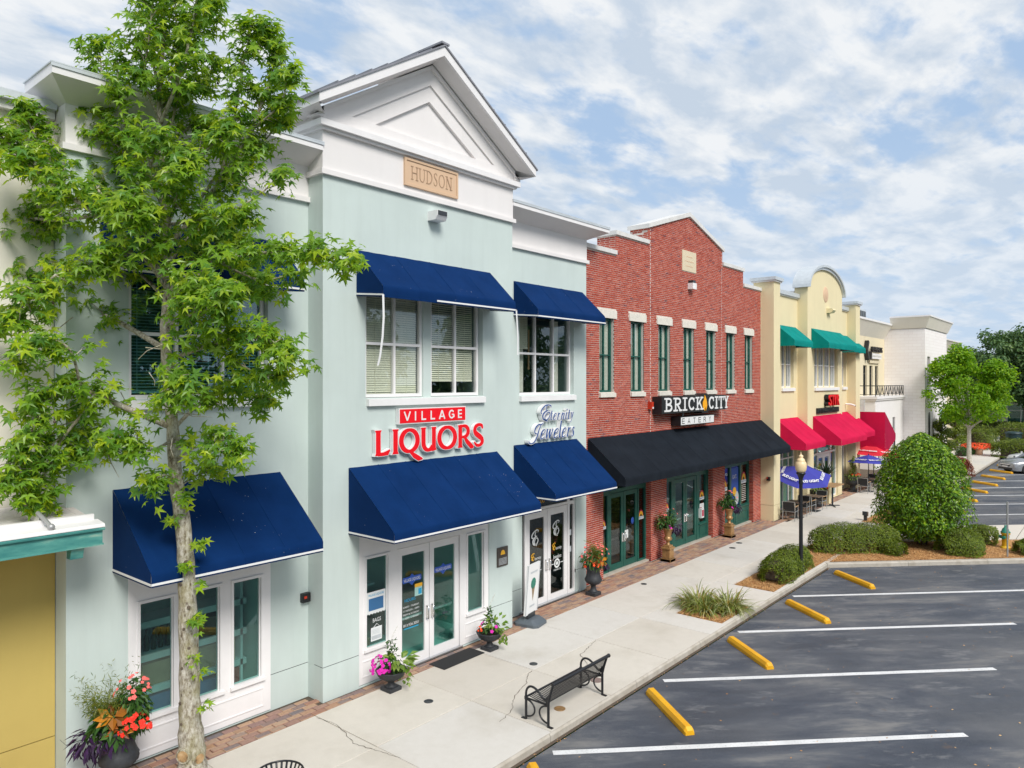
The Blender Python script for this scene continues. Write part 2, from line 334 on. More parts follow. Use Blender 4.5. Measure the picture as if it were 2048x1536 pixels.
    # painted stone blocks, coursing too far off to count
    n = NT('stone_block'); n.set(Roughness=0.85)
    br = n.N.new('ShaderNodeTexBrick'); tcv = n.mapv(n.pos(), (1, 1, 1), (rad(90), 0, 0)); 
    sx = n.N.new('ShaderNodeSeparateXYZ'); n.L.new(n.pos(), sx.inputs[0]); cb = n.N.new('ShaderNodeCombineXYZ'); n.L.new(n.math('ADD', sx.outputs[0], sx.outputs[1]), cb.inputs[0]); n.L.new(sx.outputs[2], cb.inputs[1])
    n.L.new(cb.outputs[0], br.inputs['Vector']); br.inputs['Scale'].default_value = 1.0; br.inputs['Brick Width'].default_value = .62; br.inputs['Row Height'].default_value = 0.25; br.inputs['Mortar Size'].default_value = 0.012
    br.inputs['Color1'].default_value = (0.85, 0.80, 0.78, 1); br.inputs['Color2'].default_value = (0.89, 0.85, 0.83, 1); br.inputs['Mortar'].default_value = (0.78, 0.72, 0.69, 1)
    n.color(br.outputs['Color']); n.bump(br.outputs['Fac'], -0.3, 0.01)
    n = NT('gutter_weathered'); n.set(Roughness=0.55)
    c = n.ramp(n.noise(2.4, 6, 0.65, n.mapv(n.pos(), (0.6, 1, 2.5))), [(0.36, (0.035, 0.20, 0.19)), (0.55, (0.09, 0.31, 0.27)), (0.68, (0.30, 0.45, 0.36)), (0.8, (0.42, 0.50, 0.38))]); n.color(c)
    n = NT('lamp_globe'); n.set(Roughness=0.35); n.color(n.ramp(n.noise(3, 3), [(0.3, (0.80, 0.60, 0.32)), (0.7, (0.86, 0.70, 0.44))]))
    n.b.inputs['Subsurface Weight'].default_value = 0.0
mk_ground_mats()
# ------------------------------------------------------------------ mesh helpers
class MB:
    def __init__(s): s.v = []; s.f = []; s.sm = []
    def face(s, pts, smooth=False):
        b = len(s.v); s.v += [tuple(p) for p in pts]; s.f.append(tuple(range(b, b + len(pts)))); s.sm.append(smooth); return s
    def grid(s, rows, smooth=True, closed_u=False, closed_v=False):
        b = len(s.v); nu = len(rows); nv = len(rows[0])
        for r in rows: s.v += [tuple(p) for p in r]
        for i in range(nu if closed_u else nu - 1):
            for j in range(nv if closed_v else nv - 1):
                a = b + i * nv + j; c = b + i * nv + (j + 1) % nv; d = b + ((i + 1) % nu) * nv + (j + 1) % nv; e = b + ((i + 1) % nu) * nv + j
                s.f.append((a, c, d, e)); s.sm.append(smooth)
        return s
    def box(s, x0, x1, y0, y1, z0, z1):
        b = len(s.v); s.v += [(x0, y0, z0), (x1, y0, z0), (x1, y1, z0), (x0, y1, z0), (x0, y0, z1), (x1, y0, z1), (x1, y1, z1), (x0, y1, z1)]
        for q in ((0, 3, 2, 1), (4, 5, 6, 7), (0, 1, 5, 4), (1, 2, 6, 5), (2, 3, 7, 6), (3, 0, 4, 7)): s.f.append(tuple(b + k for k in q)); s.sm.append(False)
        return s
    def cbox(s, x0, x1, y0, y1, z0, z1, c=0.01):
        """box with its vertical-front and top edges chamfered: a prism in z with cut corners plus a cap"""
        p = [(x0 + c, y0), (x1 - c, y0), (x1, y0 + c), (x1, y1 - c), (x1 - c, y1), (x0 + c, y1), (x0, y1 - c), (x0, y0 + c)]
        cx, cy = (x0 + x1) / 2, (y0 + y1) / 2
        r0 = [(a, b, z0) for a, b in p]; r1 = [(a, b, z1 - c) for a, b in p]
        r2 = [(a + (c if a < cx else -c), b + (c if b < cy else -c), z1) for a, b in p]
        s.grid([r0, r1, r2], False, closed_v=True); s.face(r2); s.face(r0[::-1]); return s
    def prism(s, poly, d0, d1, axis='y'):
        """poly is 2D; extruded along axis. axis y: poly=(x,z); x: poly=(y,z); z: poly=(x,y)"""
        def P(a, b, d): return (a, d, b) if axis == 'y' else ((d, a, b) if axis == 'x' else (a, b, d))
        n = len(poly); A = [P(a, b, d0) for a, b in poly]; B = [P(a, b, d1) for a, b in poly]
        s.face(A); s.face(B[::-1])
        for i in range(n): j = (i + 1) % n; s.face([A[i], B[i], B[j], A[j]])
        return s
    def tube(s, pts, r, n=8, cap=True, closed=False):
        pts = [Vector(p) for p in pts]; m = len(pts); rows = []
        rs = r if isinstance(r, (list, tuple)) else [r] * m
        up = None
        for i, p in enumerate(pts):
            if closed: t = pts[(i + 1) % m] - pts[i - 1]
            else: t = pts[min(i + 1, m - 1)] - pts[max(i - 1, 0)]
            if t.length < 1e-9: t = Vector((0, 0, 1))
            t.normalize()
            if up is None: up = Vector((0, 0, 1)) if abs(t.z) < 0.9 else Vector((1, 0, 0))
            a = t.cross(up)
            if a.length < 1e-6: a = t.orthogonal()
            a.normalize(); b = a.cross(t).normalized(); up = b
            rows.append([p + (a * math.cos(k * 2 * math.pi / n) + b * math.sin(k * 2 * math.pi / n)) * rs[i] for k in range(n)])
        s.grid(rows, True, closed_u=closed, closed_v=True)
        if cap and not closed: s.face(rows[0][::-1]); s.face(rows[-1])
        return s
    def lathe(s, prof, c=(0, 0, 0), n=20, cap=True):
        rows = [[(c[0] + r * math.cos(k * 2 * math.pi / n), c[1] + r * math.sin(k * 2 * math.pi / n), c[2] + z) for k in range(n)] for r, z in prof]
        s.grid(rows, True, closed_v=True)
        if cap:
            if prof[0][0] > 1e-4: s.face(rows[0][::-1])
            if prof[-1][0] > 1e-4: s.face(rows[-1])
        return s
    def ball(s, c, rx, ry=None, rz=None, n=10, m=6):
        ry = ry or rx; rz = rz or rx
        rows = [[(c[0] + rx * math.sin(i * math.pi / m) * math.cos(k * 2 * math.pi / n), c[1] + ry * math.sin(i * math.pi / m) * math.sin(k * 2 * math.pi / n), c[2] - rz * math.cos(i * math.pi / m)) for k in range(n)] for i in range(m + 1)]
        s.grid(rows, True, closed_v=True); return s
    def mesh(s, name, mat, origin=(0, 0, 0)):
        me = bpy.data.meshes.new(name); ox, oy, oz = origin
        me.from_pydata([(x - ox, y - oy, z - oz) for x, y, z in s.v], [], s.f)
        me.polygons.foreach_set('use_smooth', s.sm); me.materials.append(M(mat) if isinstance(mat, str) else mat)
        me.update(); return me
    def build(s, name, mat, parent=None, loc=None, kind=None, merge=False):
        """one mesh object; vertices are given in world space, the object sits at its parent's origin"""
        org = world_of(parent) if parent else (Vector(loc) if loc else Vector((0, 0, 0)))
        me = s.mesh(name, mat, org)
        if merge:
            bm = bmesh.new(); bm.from_mesh(me); bmesh.ops.remove_doubles(bm, verts=bm.verts, dist=1e-4); bmesh.ops.recalc_face_normals(bm, faces=bm.faces); bm.to_mesh(me); bm.free()
        o = bpy.data.objects.new(name, me); COL.objects.link(o)
        if parent: o.parent = parent
        else: o.location = org
        if kind: o['kind'] = kind
        return o
def world_of(o):
    v = Vector((0, 0, 0))
    while o: v += o.location; o = o.parent
    return v
def tag(o, label=None, cat=None, group=None, kind=None):
    if label: o['label'] = label
    if cat: o['category'] = cat
    if group: o['group'] = group
    if kind: o['kind'] = kind
    return o
def thing(name, loc, label, cat, group=None, rz=0.0):
    o = bpy.data.objects.new(name, None); COL.objects.link(o); o.location = loc; o.rotation_euler.z = rz; o.empty_display_size = 0.2
    return tag(o, label, cat, group)
def copy_tree(o, loc=None, rz=None, label=None, parent=None, scale=None):
    c = o.copy(); COL.objects.link(c)
    if parent is not None: c.parent = parent
    if loc is not None: c.location = loc
    if rz is not None: c.rotation_euler.z = rz
    if scale is not None: c.scale = scale
    if label: c['label'] = label
    for ch in list(o.children): copy_tree(ch, parent=c)
    return c
def B(x0, x1, y0, y1, z0, z1): return MB().box(x0, x1, y0, y1, z0, z1)

def wall_grid(mb, x0, x1, z0, z1, yf, yb, holes, skip_sides=False):
    """solid wall facing -y with rectangular openings and reveals; holes = [(x0,x1,z0,z1)]"""
    xs = sorted({x0, x1, *[h[0] for h in holes], *[h[1] for h in holes]}); zs = sorted({z0, z1, *[max(z0, h[2]) for h in holes], *[min(z1, h[3]) for h in holes]})
    nx, nz = len(xs) - 1, len(zs) - 1
    sol = [[not any(h[0] < (xs[i] + xs[i + 1]) / 2 < h[1] and h[2] < (zs[j] + zs[j + 1]) / 2 < h[3] for h in holes) for j in range(nz)] for i in range(nx)]
    for i in range(nx):
        for j in range(nz):
            if not sol[i][j]: continue
            a, b, c, d = xs[i], xs[i + 1], zs[j], zs[j + 1]
            mb.face([(a, yf, c), (b, yf, c), (b, yf, d), (a, yf, d)]); mb.face([(a, yb, c), (a, yb, d), (b, yb, d), (b, yb, c)])
            if i == 0 or not sol[i - 1][j]: mb.face([(a, yf, c), (a, yf, d), (a, yb, d), (a, yb, c)])
            if i == nx - 1 or not sol[i + 1][j]: mb.face([(b, yf, c), (b, yb, c), (b, yb, d), (b, yf, d)])
            if j == 0 or not sol[i][j - 1]: mb.face([(a, yf, c), (a, yb, c), (b, yb, c), (b, yf, c)])
            if j == nz - 1 or not sol[i][j + 1]: mb.face([(a, yf, d), (b, yf, d), (b, yb, d), (a, yb, d)])
    return mb

# ------------------------------------------------------------------ lettering: ribbons of varying width
def ribbon_pts(pts):
    """pts [(x,z,w)]: returns the left and right outline of a stroke"""
    n = len(pts); Lf, Rt = [], []
    for i in range(n):
        x, z, w = pts[i]
        a = pts[max(i - 1, 0)]; b = pts[min(i + 1, n - 1)]
        tx, tz = b[0] - a[0], b[1] - a[1]; l = math.hypot(tx, tz) or 1
        nx, nz = -tz / l, tx / l
        Lf.append((x + nx * w / 2, z + nz * w / 2)); Rt.append((x - nx * w / 2, z - nz * w / 2))
    return Lf, Rt
def ribbon(mb, pts, y0, y1):
    """stroke as a solid strip in the xz plane from depth y0 (front) to y1"""
    Lf, Rt = ribbon_pts(pts); n = len(pts)
    for i in range(n - 1):
        a, b, c, d = Lf[i], Lf[i + 1], Rt[i + 1], Rt[i]
        mb.face([(a[0], y0, a[1]), (d[0], y0, d[1]), (c[0], y0, c[1]), (b[0], y0, b[1])])
        mb.face([(a[0], y0, a[1]), (b[0], y0, b[1]), (b[0], y1, b[1]), (a[0], y1, a[1])])
        mb.face([(d[0], y0, d[1]), (d[0], y1, d[1]), (c[0], y1, c[1]), (c[0], y0, c[1])])
    for k in (0, n - 1):
        a, d = Lf[k], Rt[k]; mb.face([(a[0], y0, a[1]), (a[0], y1, a[1]), (d[0], y1, d[1]), (d[0], y0, d[1])])
def arc(cx, cz, rx, rz, a0, a1, w0, w1=None, n=16, tilt=0.0):
    """stroke along an ellipse; width w0 where the stroke runs vertical, w1 where it runs horizontal"""
    w1 = w0 if w1 is None else w1; out = []
    for i in range(n + 1):
        a = rad(a0 + (a1 - a0) * i / n); f = abs(math.cos(a))
        x = rx * math.cos(a); z = rz * math.sin(a)
        out.append((cx + x + tilt * z, cz + z, w1 + (w0 - w1) * f))
    return out
def text_obj(name, body, size, loc, mat, parent, extrude=0.004, align='LEFT', width=None, shear=0.0, offset=0.0, spacing=1.0, rz=0.0, rx=90):
    """flat print or cut letters in the plain built-in face, turned into a mesh"""
    cu = bpy.data.curves.new(name, 'FONT'); cu.body = body; cu.size = size; cu.extrude = extrude; cu.align_x = align; cu.shear = shear; cu.offset = offset; cu.space_character = spacing; cu.resolution_u = 3
    t = bpy.data.objects.new(name, cu); COL.objects.link(t); bpy.context.view_layer.update()
    me = bpy.data.meshes.new_from_object(t.evaluated_get(bpy.context.evaluated_depsgraph_get())); me.name = name
    bpy.data.objects.remove(t); bpy.data.curves.remove(cu)
    me.materials.clear(); me.materials.append(M(mat))
    xs = [v.co.x for v in me.vertices]
    if width and xs:
        k = width / max(1e-6, max(xs) - min(xs)); me.transform(Matrix.Diagonal((k, 1, 1, 1)))
    o = bpy.data.objects.new(name, me); COL.objects.link(o); o.rotation_euler = (rad(rx), 0, rz)
    if parent: o.parent = parent; o.location = Vector(loc) - world_of(parent)
    else: o.location = loc
    return o
# ------------------------------------------------------------------ building pieces
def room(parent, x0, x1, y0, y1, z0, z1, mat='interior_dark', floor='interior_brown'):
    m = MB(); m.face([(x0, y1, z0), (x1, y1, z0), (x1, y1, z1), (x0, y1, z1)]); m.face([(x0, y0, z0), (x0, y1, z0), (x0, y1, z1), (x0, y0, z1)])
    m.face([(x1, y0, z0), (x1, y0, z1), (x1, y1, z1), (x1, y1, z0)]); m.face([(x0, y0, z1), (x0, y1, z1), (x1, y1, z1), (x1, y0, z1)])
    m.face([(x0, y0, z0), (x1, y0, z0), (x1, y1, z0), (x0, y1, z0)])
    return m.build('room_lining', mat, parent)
def pane(parent, x0, x1, z0, z1, y, mat):
    return B(x0, x1, y, y + 0.012, z0, z1).build('pane', mat, parent)
def blind(parent, x0, x1, z0, z1, y, mat='blind_cream', pitch=0.05, tilt=0.95):
    m = MB(); z = z1 - 0.05
    m.box(x0, x1, y, y + 0.05, z1 - 0.05, z1)
    while z > z0 + 0.03:
        dz = pitch * 0.5 * tilt; a, b, dy = x0 + R.uniform(0, .004), x1 - R.uniform(0, .004), pitch * 0.42
        m.face([(a, y, z - dz), (b, y, z - dz), (b, y + dy, z + dz), (a, y + dy, z + dz)]); z -= pitch
    m.box(x0, x1, y + 0.005, y + 0.03, z0, z0 + 0.03)
    for k in (0.2, 0.8):
        xx = x0 + (x1 - x0) * k; m.box(xx - .004, xx + .004, y - 0.012, y - 0.006, z0, z1)
    return m.build('blind', mat, parent, kind='stuff')
def window(parent, x0, x1, z0, z1, yf, cols, rows, fmat, gmat, fw=0.06, mw=0.05, depth=0.09, name='window'):
    """frame (the part) with its panes (sub-parts). cols / rows: inner division centres"""
    m = MB()
    m.box(x0, x0 + fw, yf, yf + depth, z0, z1); m.box(x1 - fw, x1, yf, yf + depth, z0, z1)
    m.box(x0 + fw, x1 - fw, yf + .001, yf + depth, z0, z0 + fw); m.box(x0 + fw, x1 - fw, yf + .001, yf + depth, z1 - fw, z1)
    for c in cols: m.box(c - mw / 2, c + mw / 2, yf + .002, yf + depth - .01, z0 + fw, z1 - fw)
    for r in rows: m.box(x0 + fw, x1 - fw, yf + .004, yf + depth - .012, r - mw / 2, r + mw / 2)
    f = m.build(name, fmat, parent)
    X = [x0 + fw - mw / 2] + list(cols) + [x1 - fw + mw / 2]; Z = [z0 + fw - mw / 2] + list(rows) + [z1 - fw + mw / 2]
    for i in range(len(X) - 1):
        for j in range(len(Z) - 1): pane(f, X[i] + mw / 2, X[i + 1] - mw / 2, Z[j] + mw / 2, Z[j + 1] - mw / 2, yf + depth * 0.6, gmat)
    return f
def door_leaf(parent, x0, x1, z0, z1, yf, fmat, gmat, stile=0.13, top=0.16, bottom=0.22, hinge_left=True, handle='chrome', depth=0.05):
    m = MB(); m.box(x0, x0 + stile, yf, yf + depth, z0, z1); m.box(x1 - stile, x1, yf, yf + depth, z0, z1)
    m.box(x0 + stile, x1 - stile, yf + .001, yf + depth, z0, z0 + bottom); m.box(x0 + stile, x1 - stile, yf + .001, yf + depth, z1 - top, z1)
    d = m.build('door', fmat, parent); pane(d, x0 + stile, x1 - stile, z0 + bottom, z1 - top, yf + depth * .6, gmat)
    hx = x1 - stile * .5 if hinge_left else x0 + stile * .5
    h = MB(); h.tube([(hx, yf, 0.93), (hx, yf - .06, 0.95), (hx, yf - .065, 1.08), (hx, yf - .06, 1.21), (hx, yf, 1.23)], .014, 8); h.box(hx - .035, hx + .035, yf - .008, yf, 0.92, 1.25); h.build('handle', handle, d)
    b = MB(); b.box(x0 + stile, x1 - stile, yf + depth + .03, yf + depth + .06, 1.05, 1.10); b.build('push_bar', 'aluminium', d)
    return d
def cornice(mb_cove, mb_fascia, mb_cap, x0, x1, yw, z0, over=0.5, rise=0.24, fas=0.15, left=False, right=False, yback=14.2, lo=.36):
    """sloping cove, fascia and metal cap along -y face; optional returns at the ends"""
    xl = x0 - (lo if left else 0); xr = x1 + (over if right else 0); yo = yw - over; z1 = z0 + rise; z2 = z1 + fas
    mb_cove.face([(x0, yw, z0), (x1, yw, z0), (xr, yo, z1), (xl, yo, z1)])
    mb_fascia.box(xl, xr, yo - .02, yback, z1, z2)
    mb_cap.box(xl - .02, xr + .02, yo - .04, yback + .02, z2 + .001, z2 + 0.02)
    mb_cap.box(xl - .018, xr + .018, yo - .038, yo - .025, z2 - 0.05, z2)
    if left: mb_cove.face([(x0, yback, z0), (x0, yw, z0), (xl, yo, z1), (xl, yback, z1)])
    if right: mb_cove.face([(x1, yw, z0), (x1, yback, z0), (xr, yback, z1), (xr, yo, z1)])
SEAMS = {}
def awning(label, group, x0, x1, yw, zt, proj, zl, zv, n, mat, trim=None, zside=None, ridge=0.0, torn=None):
    """shed awning: canopy panels between seams, two side panels, white braid, pipe frame"""
    t = thing('awning', ((x0 + x1) / 2, yw, zt), label, 'awning', group)
    yl = yw - proj; zs = zside if zside is not None else zv; sag = 0.026; ph = R.uniform(0, 50)
    w = (x1 - x0) / n
    for i in range(n):
        a, b = x0 + i * w, x0 + (i + 1) * w; rows = []; nu = 7
        for u in range(nu + 1):
            k = u / nu; x = a + (b - a) * k; e = 4 * k * (1 - k)
            row = []
            for v in range(9):
                q = v / 8; s_ = sag * e * 4 * q * (1 - q) * (1 + .5 * noise.noise(Vector((x * 2, q * 3, ph)))) + .008 * noise.noise(Vector((x * 5, q * 7, ph)))
                row.append((x, yw - .01 + (yl - yw + .05) * q, zt + (zl + .035 - zt) * q - s_))
            row += [(x, yl + .018, zl + .012), (x, yl, zl - .03), (x, yl, (zl + zv) / 2), (x, yl + .004, zv)]
            rows.append(row)
        m = MB(); m.grid(rows, True); m.build('canopy_panel', mat, t)
        if 0 < i:
            s_ = MB(); s_.grid([[(a - .012, yw - .01, zt + .004), (a - .012, yl + .04, zl + .039), (a - .012, yl - .003, zl - .03), (a - .012, yl - .003, zv)], [(a, yw - .01, zt + .010), (a, yl + .04, zl + .045), (a, yl - .006, zl - .03), (a, yl - .006, zv)], [(a + .012, yw - .01, zt + .004), (a + .012, yl + .04, zl + .039), (a + .012, yl - .003, zl - .03), (a + .012, yl - .003, zv)]], False); s_.build('seam', mat, t)
    for x in (x0, x1):
        m = MB(); e = -.004 if x == x0 else .004
        m.face([(x + e, yw - .005, zt), (x + e, yl + .03, zl + .03), (x + e, yl + .004, zl - .02), (x + e, yl + .004, zv), (x + e, yw - .005, zs)]); m.build('side_panel', mat, t)
    f = MB()
    for x in (x0 + .03, x1 - .03):
        f.tube([(x, yw - .02, zt - .04), (x, yl + .05, zl - .02), (x, yl + .05, zv + .03), (x, yw - .02, zs + .03)], .014, 6)
    f.tube([(x0 + .03, yl + .05, zv + .03), (x1 - .03, yl + .05, zv + .03)], .014, 6); f.tube([(x0 + .03, yl + .05, zl - .02), (x1 - .03, yl + .05, zl - .02)], .014, 6)
    for i in range(1, n): f.tube([(x0 + i * w, yw - .02, zt - .04), (x0 + i * w, yl + .06, zl - .01)], .012, 6)
    f.build('pipe_frame', 'aluminium', t)
    if trim:
        z = zv + .028; h = .022; runs = torn if torn else [(0, 1)]
        for (a, b) in runs:
            m = MB(); m.box(x0 + (x1 - x0) * a - (.012 if a == 0 else 0), x0 + (x1 - x0) * b + (.012 if b == 1 else 0), yl - .012, yl - .002, z, z + h * 1.6); m.build('braid', trim, t)
        for x, s_ in ((x0 - .014, 0), (x1 + .006, 1)):
            m = MB(); zw = zs + .028; m.v += [(x, yl - .012, z), (x + .008, yl - .012, z), (x + .008, yw - .005, zw), (x, yw - .005, zw), (x, yl - .012, z + h * 1.6), (x + .008, yl - .012, z + h * 1.6), (x + .008, yw - .005, zw + h * 1.6), (x, yw - .005, zw + h * 1.6)]
            for q in ((0, 1, 2, 3), (4, 7, 6, 5), (0, 4, 5, 1), (1, 5, 6, 2), (2, 6, 7, 3), (3, 7, 4, 0)): m.f.append(q); m.sm.append(False)
            m.build('braid', trim, t)
    return t

# ================================================================== green three-part shop building
YP, YR = 12.2, 12.7
G = thing('shop_building', (4.2, YP, 0), 'pale green stucco shop building with white gabled centre bay and HUDSON plaque', 'building')
# walls
wl = [(5.13, 7.77, 0.0, 3.25), (5.14, 7.72, 6.10, 8.35)]
wr = [(15.52, 18.1, 0.0, 3.25), (15.40, 17.98, 6.02, 8.35)]
wc = [(9.53, 13.6, 0.0, 3.3), (9.70, 13.36, 6.05, 8.4)]
def stuccowall(x0, x1, yf, holes, ztop):
    m = MB(); wall_grid(m, x0, x1, 0.688, ztop, yf, yf + .3, [h for h in holes if h[3] > .688]); m.build('wall', 'green_stucco', G)
    m = MB(); wall_grid(m, x0, x1, -0.02, 0.672, yf, yf + .3, [h for h in holes if h[2] < .5]); m.build('wall_base', 'green_stucco', G)
    m = MB(); wall_grid(m, x0 + .004, x1 - .004, .6, .7, yf + .012, yf + .29, [h for h in holes if h[2] < .5]); m.build('control_joint', 'dark_frame', G)
stuccowall(4.2, 8.63, YR, wl, 10.04); stuccowall(14.5, 18.65, YR, wr, 10.04); stuccowall(8.63, 14.5, YP, wc, 10.54)
for x0, x1 in ((4.2, 4.5), (18.35, 18.65)): B(x0 + .001, x1 - .001, YR + .3, 20, -.02, 10.76).build('side_wall', 'green_stucco', G)
for x0, x1 in ((8.63, 8.9), (14.23, 14.5)): B(x0 + .001, x1 - .001, YP + .3, YR + 1.2, -.02, 11.4).build('side_wall', 'green_stucco', G)
# white friezes with their bottom bands
for x0, x1, y, z0, z1 in ((4.2, 8.629, YR, 10.04, 10.77), (14.501, 18.65, YR, 10.04, 10.77), (8.63, 14.5, YP, 10.54, 11.43)):
    B(x0 - .012, x1 + .012, y - .012, y + .6, z0 + .1, z1).build('frieze', 'white_stucco', G)
    p0, p1 = x0 - (.07 if y == YP or x0 < 5 else 0), x1 + (.07 if y == YP or x1 > 18 else 0)
    B(p0, p1, y - .075, y + .5, z0, z0 + .1).build('frieze_band', 'white_stucco', G)
# cornices of the wings
for x0, x1, l, r in ((4.2, 8.62, True, False), (14.51, 18.65, False, True)):
    a, b, c = MB(), MB(), MB(); cornice(a, b, c, x0, x1, YR - .012, 10.771, 0.5, .23, .15, l, r, 13.4)
    a.build('cornice_cove', 'white_stucco', G); b.build('cornice_fascia', 'trim_white', G); c.build('cornice_cap', 'cap_metal', G)
B(4.5, 18.3, 13.0, 20, 10.5, 10.7).build('flat_roof', 'roof_membrane', G)
# pediment
cx, hw, slope = 11.565, 3.32, 0.603
pz = 11.60
B(8.55, 14.58, YP - .09, YP + 1.2, 11.42, 11.475).build('pediment_moulding', 'trim_white', G)
B(8.48, 14.65, YP - .16, YP + 1.2, 11.476, 11.60).build('pediment_moulding', 'trim_white', G)
def roofz(x): return 13.78 - slope * abs(x - cx)
ped = [(8.6, 11.6), (14.53, 11.6), (14.53, 11.84), (cx, 13.66), (8.6, 11.84)]
MB().prism(ped, YP + .10, YP + 1.3, 'y').build('tympanum', 'white_stucco', G)
def raked(off_a, off_b, yf, zc, name):
    """band parallel to the rakes, between two vertical offsets below the roof line"""
    for sgn in (-1, 1):
        def xb(off): return (13.78 - off - zc) / slope
        pts = [(cx, 13.78 - off_a), (cx, 13.78 - off_b), (cx + sgn * xb(off_b), zc), (cx + sgn * min(xb(off_a), 2.965), max(zc, 13.78 - off_a - slope * 2.965))]
        if xb(off_a) > 2.965: pts.insert(3, (cx + sgn * 2.965, zc))
        MB().prism(pts, yf, YP + .2, 'y').build(name, 'white_stucco', G)
raked(0.14, 0.56, YP - .012, 11.601, 'raked_band'); raked(0.561, 0.93, YP + .03, 11.601, 'raked_band')
B(8.62, 14.51, YP - .011, YP + .2, 11.601, 11.88).build('pediment_base', 'white_stucco', G)
raked(0.11, 0.20, YP - .075, 11.66, 'raked_moulding')
yo = YP - .45
for sgn in (-1, 1):
    def Pt(d, y, dz): return (cx + sgn * d, y, 13.83 - slope * d + dz)
    e = 3.34
    MB().grid([[Pt(0, YP - .07, -.13), Pt(2.97, YP - .07, -.13)], [Pt(0, yo, -.05), Pt(e, yo, -.05)]], False).build('raked_soffit', 'white_stucco', G)
    m = MB(); a = [Pt(0, yo - .02, -.06), Pt(e, yo - .02, -.06), Pt(e, yo - .02, .15), Pt(0, yo - .02, .15)]; b = [(p[0], YP + 1.9, p[2]) for p in a]
    m.face(a); m.face([a[0], b[0], b[1], a[1]]); m.face([a[1], b[1], b[2], a[2]]); m.face([a[2], b[2], b[3], a[3]]); m.face(b[::-1])
    m.build('raked_fascia', 'trim_white', G)
    m = MB(); a = [Pt(0, yo - .05, .155), Pt(e + .05, yo - .05, .125), Pt(e + .05, yo - .05, .165), Pt(0, yo - .05, .195)]; b = [(p[0], YP + 1.95, p[2]) for p in a]
    m.face(a); m.face([a[0], b[0], b[1], a[1]]); m.face([a[1], b[1], b[2], a[2]]); m.face([a[2], b[2], b[3], a[3]]); m.build('metal_roof', 'roof_metal', G)
    for k in range(1, 8):
        d = e * k / 8; MB().box(cx + sgn * d - .012, cx + sgn * d + .012, yo - .04, YP + 1.9, 13.83 - slope * d + .16, 13.83 - slope * d + .215).build('roof_seam', 'roof_metal', G)
    # eave end, a cove running back along the side
    xw = cx + sgn * 2.94; xe = cx + sgn * e; ze = 13.83 - slope * e - .06
    MB().grid([[(xw, YP - .07, 11.72), (xw, YP + 1.9, 11.72)], [(xe, yo, ze), (xe, YP + 1.9, ze)]], False).build('eave_soffit', 'white_stucco', G)
B(cx - .12, cx + .12, yo - .06, YP + 1.95, 14.015, 14.06).build('ridge_cap', 'roof_metal', G)

# HUDSON plaque: a stone tablet with a raised rim and cut letters
pl = B(10.74, 12.42, YP - .045, YP - .012, 10.76, 11.375).build('plaque', 'tan_plaque', G)
m = MB(); m.box(10.74, 12.42, YP - .065, YP - .046, 11.325, 11.375); m.box(10.74, 12.42, YP - .065, YP - .046, 10.76, 10.81); m.box(10.74, 10.79, YP - .0645, YP - .046, 10.81, 11.325); m.box(12.37, 12.42, YP - .0645, YP - .046, 10.81, 11.325); m.build('plaque_rim', 'tan_plaque', pl)
def serif(mb, x, z, w, y0, y1, th=.018): mb.box(x - w / 2, x + w / 2, y0, y1, z - th / 2, z + th / 2)
def hudson():
    m = MB(); y0, y1 = YP - .052, YP - .044; h = .30; zb = 10.92; x = 10.90; k = 0
    def st(pts):
        nonlocal k
        ribbon(m, [(x + a * h, zb + b * h, w * h) for a, b, w in pts], y0 - .0006 * k, y1); k += 1
    def sf(a, b, w=.3): 
        nonlocal k
        m.box(x + (a - w / 2) * h, x + (a + w / 2) * h, y0 - .0006 * k, y1, zb + (b - .03) * h, zb + (b + .03) * h); k += 1
    def V(a, w=.1): st([(a, 0, w), (a, 1, w)]); sf(a, .02); sf(a, .98)
    for ch in 'HUDSON':
        k = 0
        if ch == 'H': V(.12); V(.72); st([(.12, .52, .05), (.72, .52, .05)]); adv = .84
        if ch == 'U': st([(.12, 1, .1), (.12, .4, .1)] + arc(.40, .34, .28, .32, 180, 360, .09, .06) + [(.68, .4, .06), (.68, 1, .06)]); sf(.12, .98); sf(.68, .98); adv = .8
        if ch == 'D': V(.12); st(arc(.2, .5, .52, .48, -90, 90, .1, .05)); adv = .78
        if ch == 'S': st([(.47, .80, .03), (.42, .93, .05), (.28, .98, .06), (.13, .88, .09), (.12, .72, .1), (.25, .57, .12), (.42, .42, .12), (.48, .25, .1), (.42, .08, .07), (.25, .01, .06), (.10, .08, .05), (.06, .24, .03)]); adv = .55
        if ch == 'O': st(arc(.42, .5, .36, .48, 90, 450, .1, .05, 28)); adv = .84
        if ch == 'N': V(.12, .06); V(.72, .06); st([(.10, 1, .11), (.72, 0, .11)]); adv = .84
        x += (adv + .14) * h
    return m
hm = hudson(); hxs = [v[0] for v in hm.v]; k_ = 1.30 / (max(hxs) - min(hxs)); hx0 = min(hxs); hm.v = [(10.93 + (v[0] - hx0) * k_, v[1], v[2]) for v in hm.v]
hm.build('engraved_letters', 'engraved', pl)

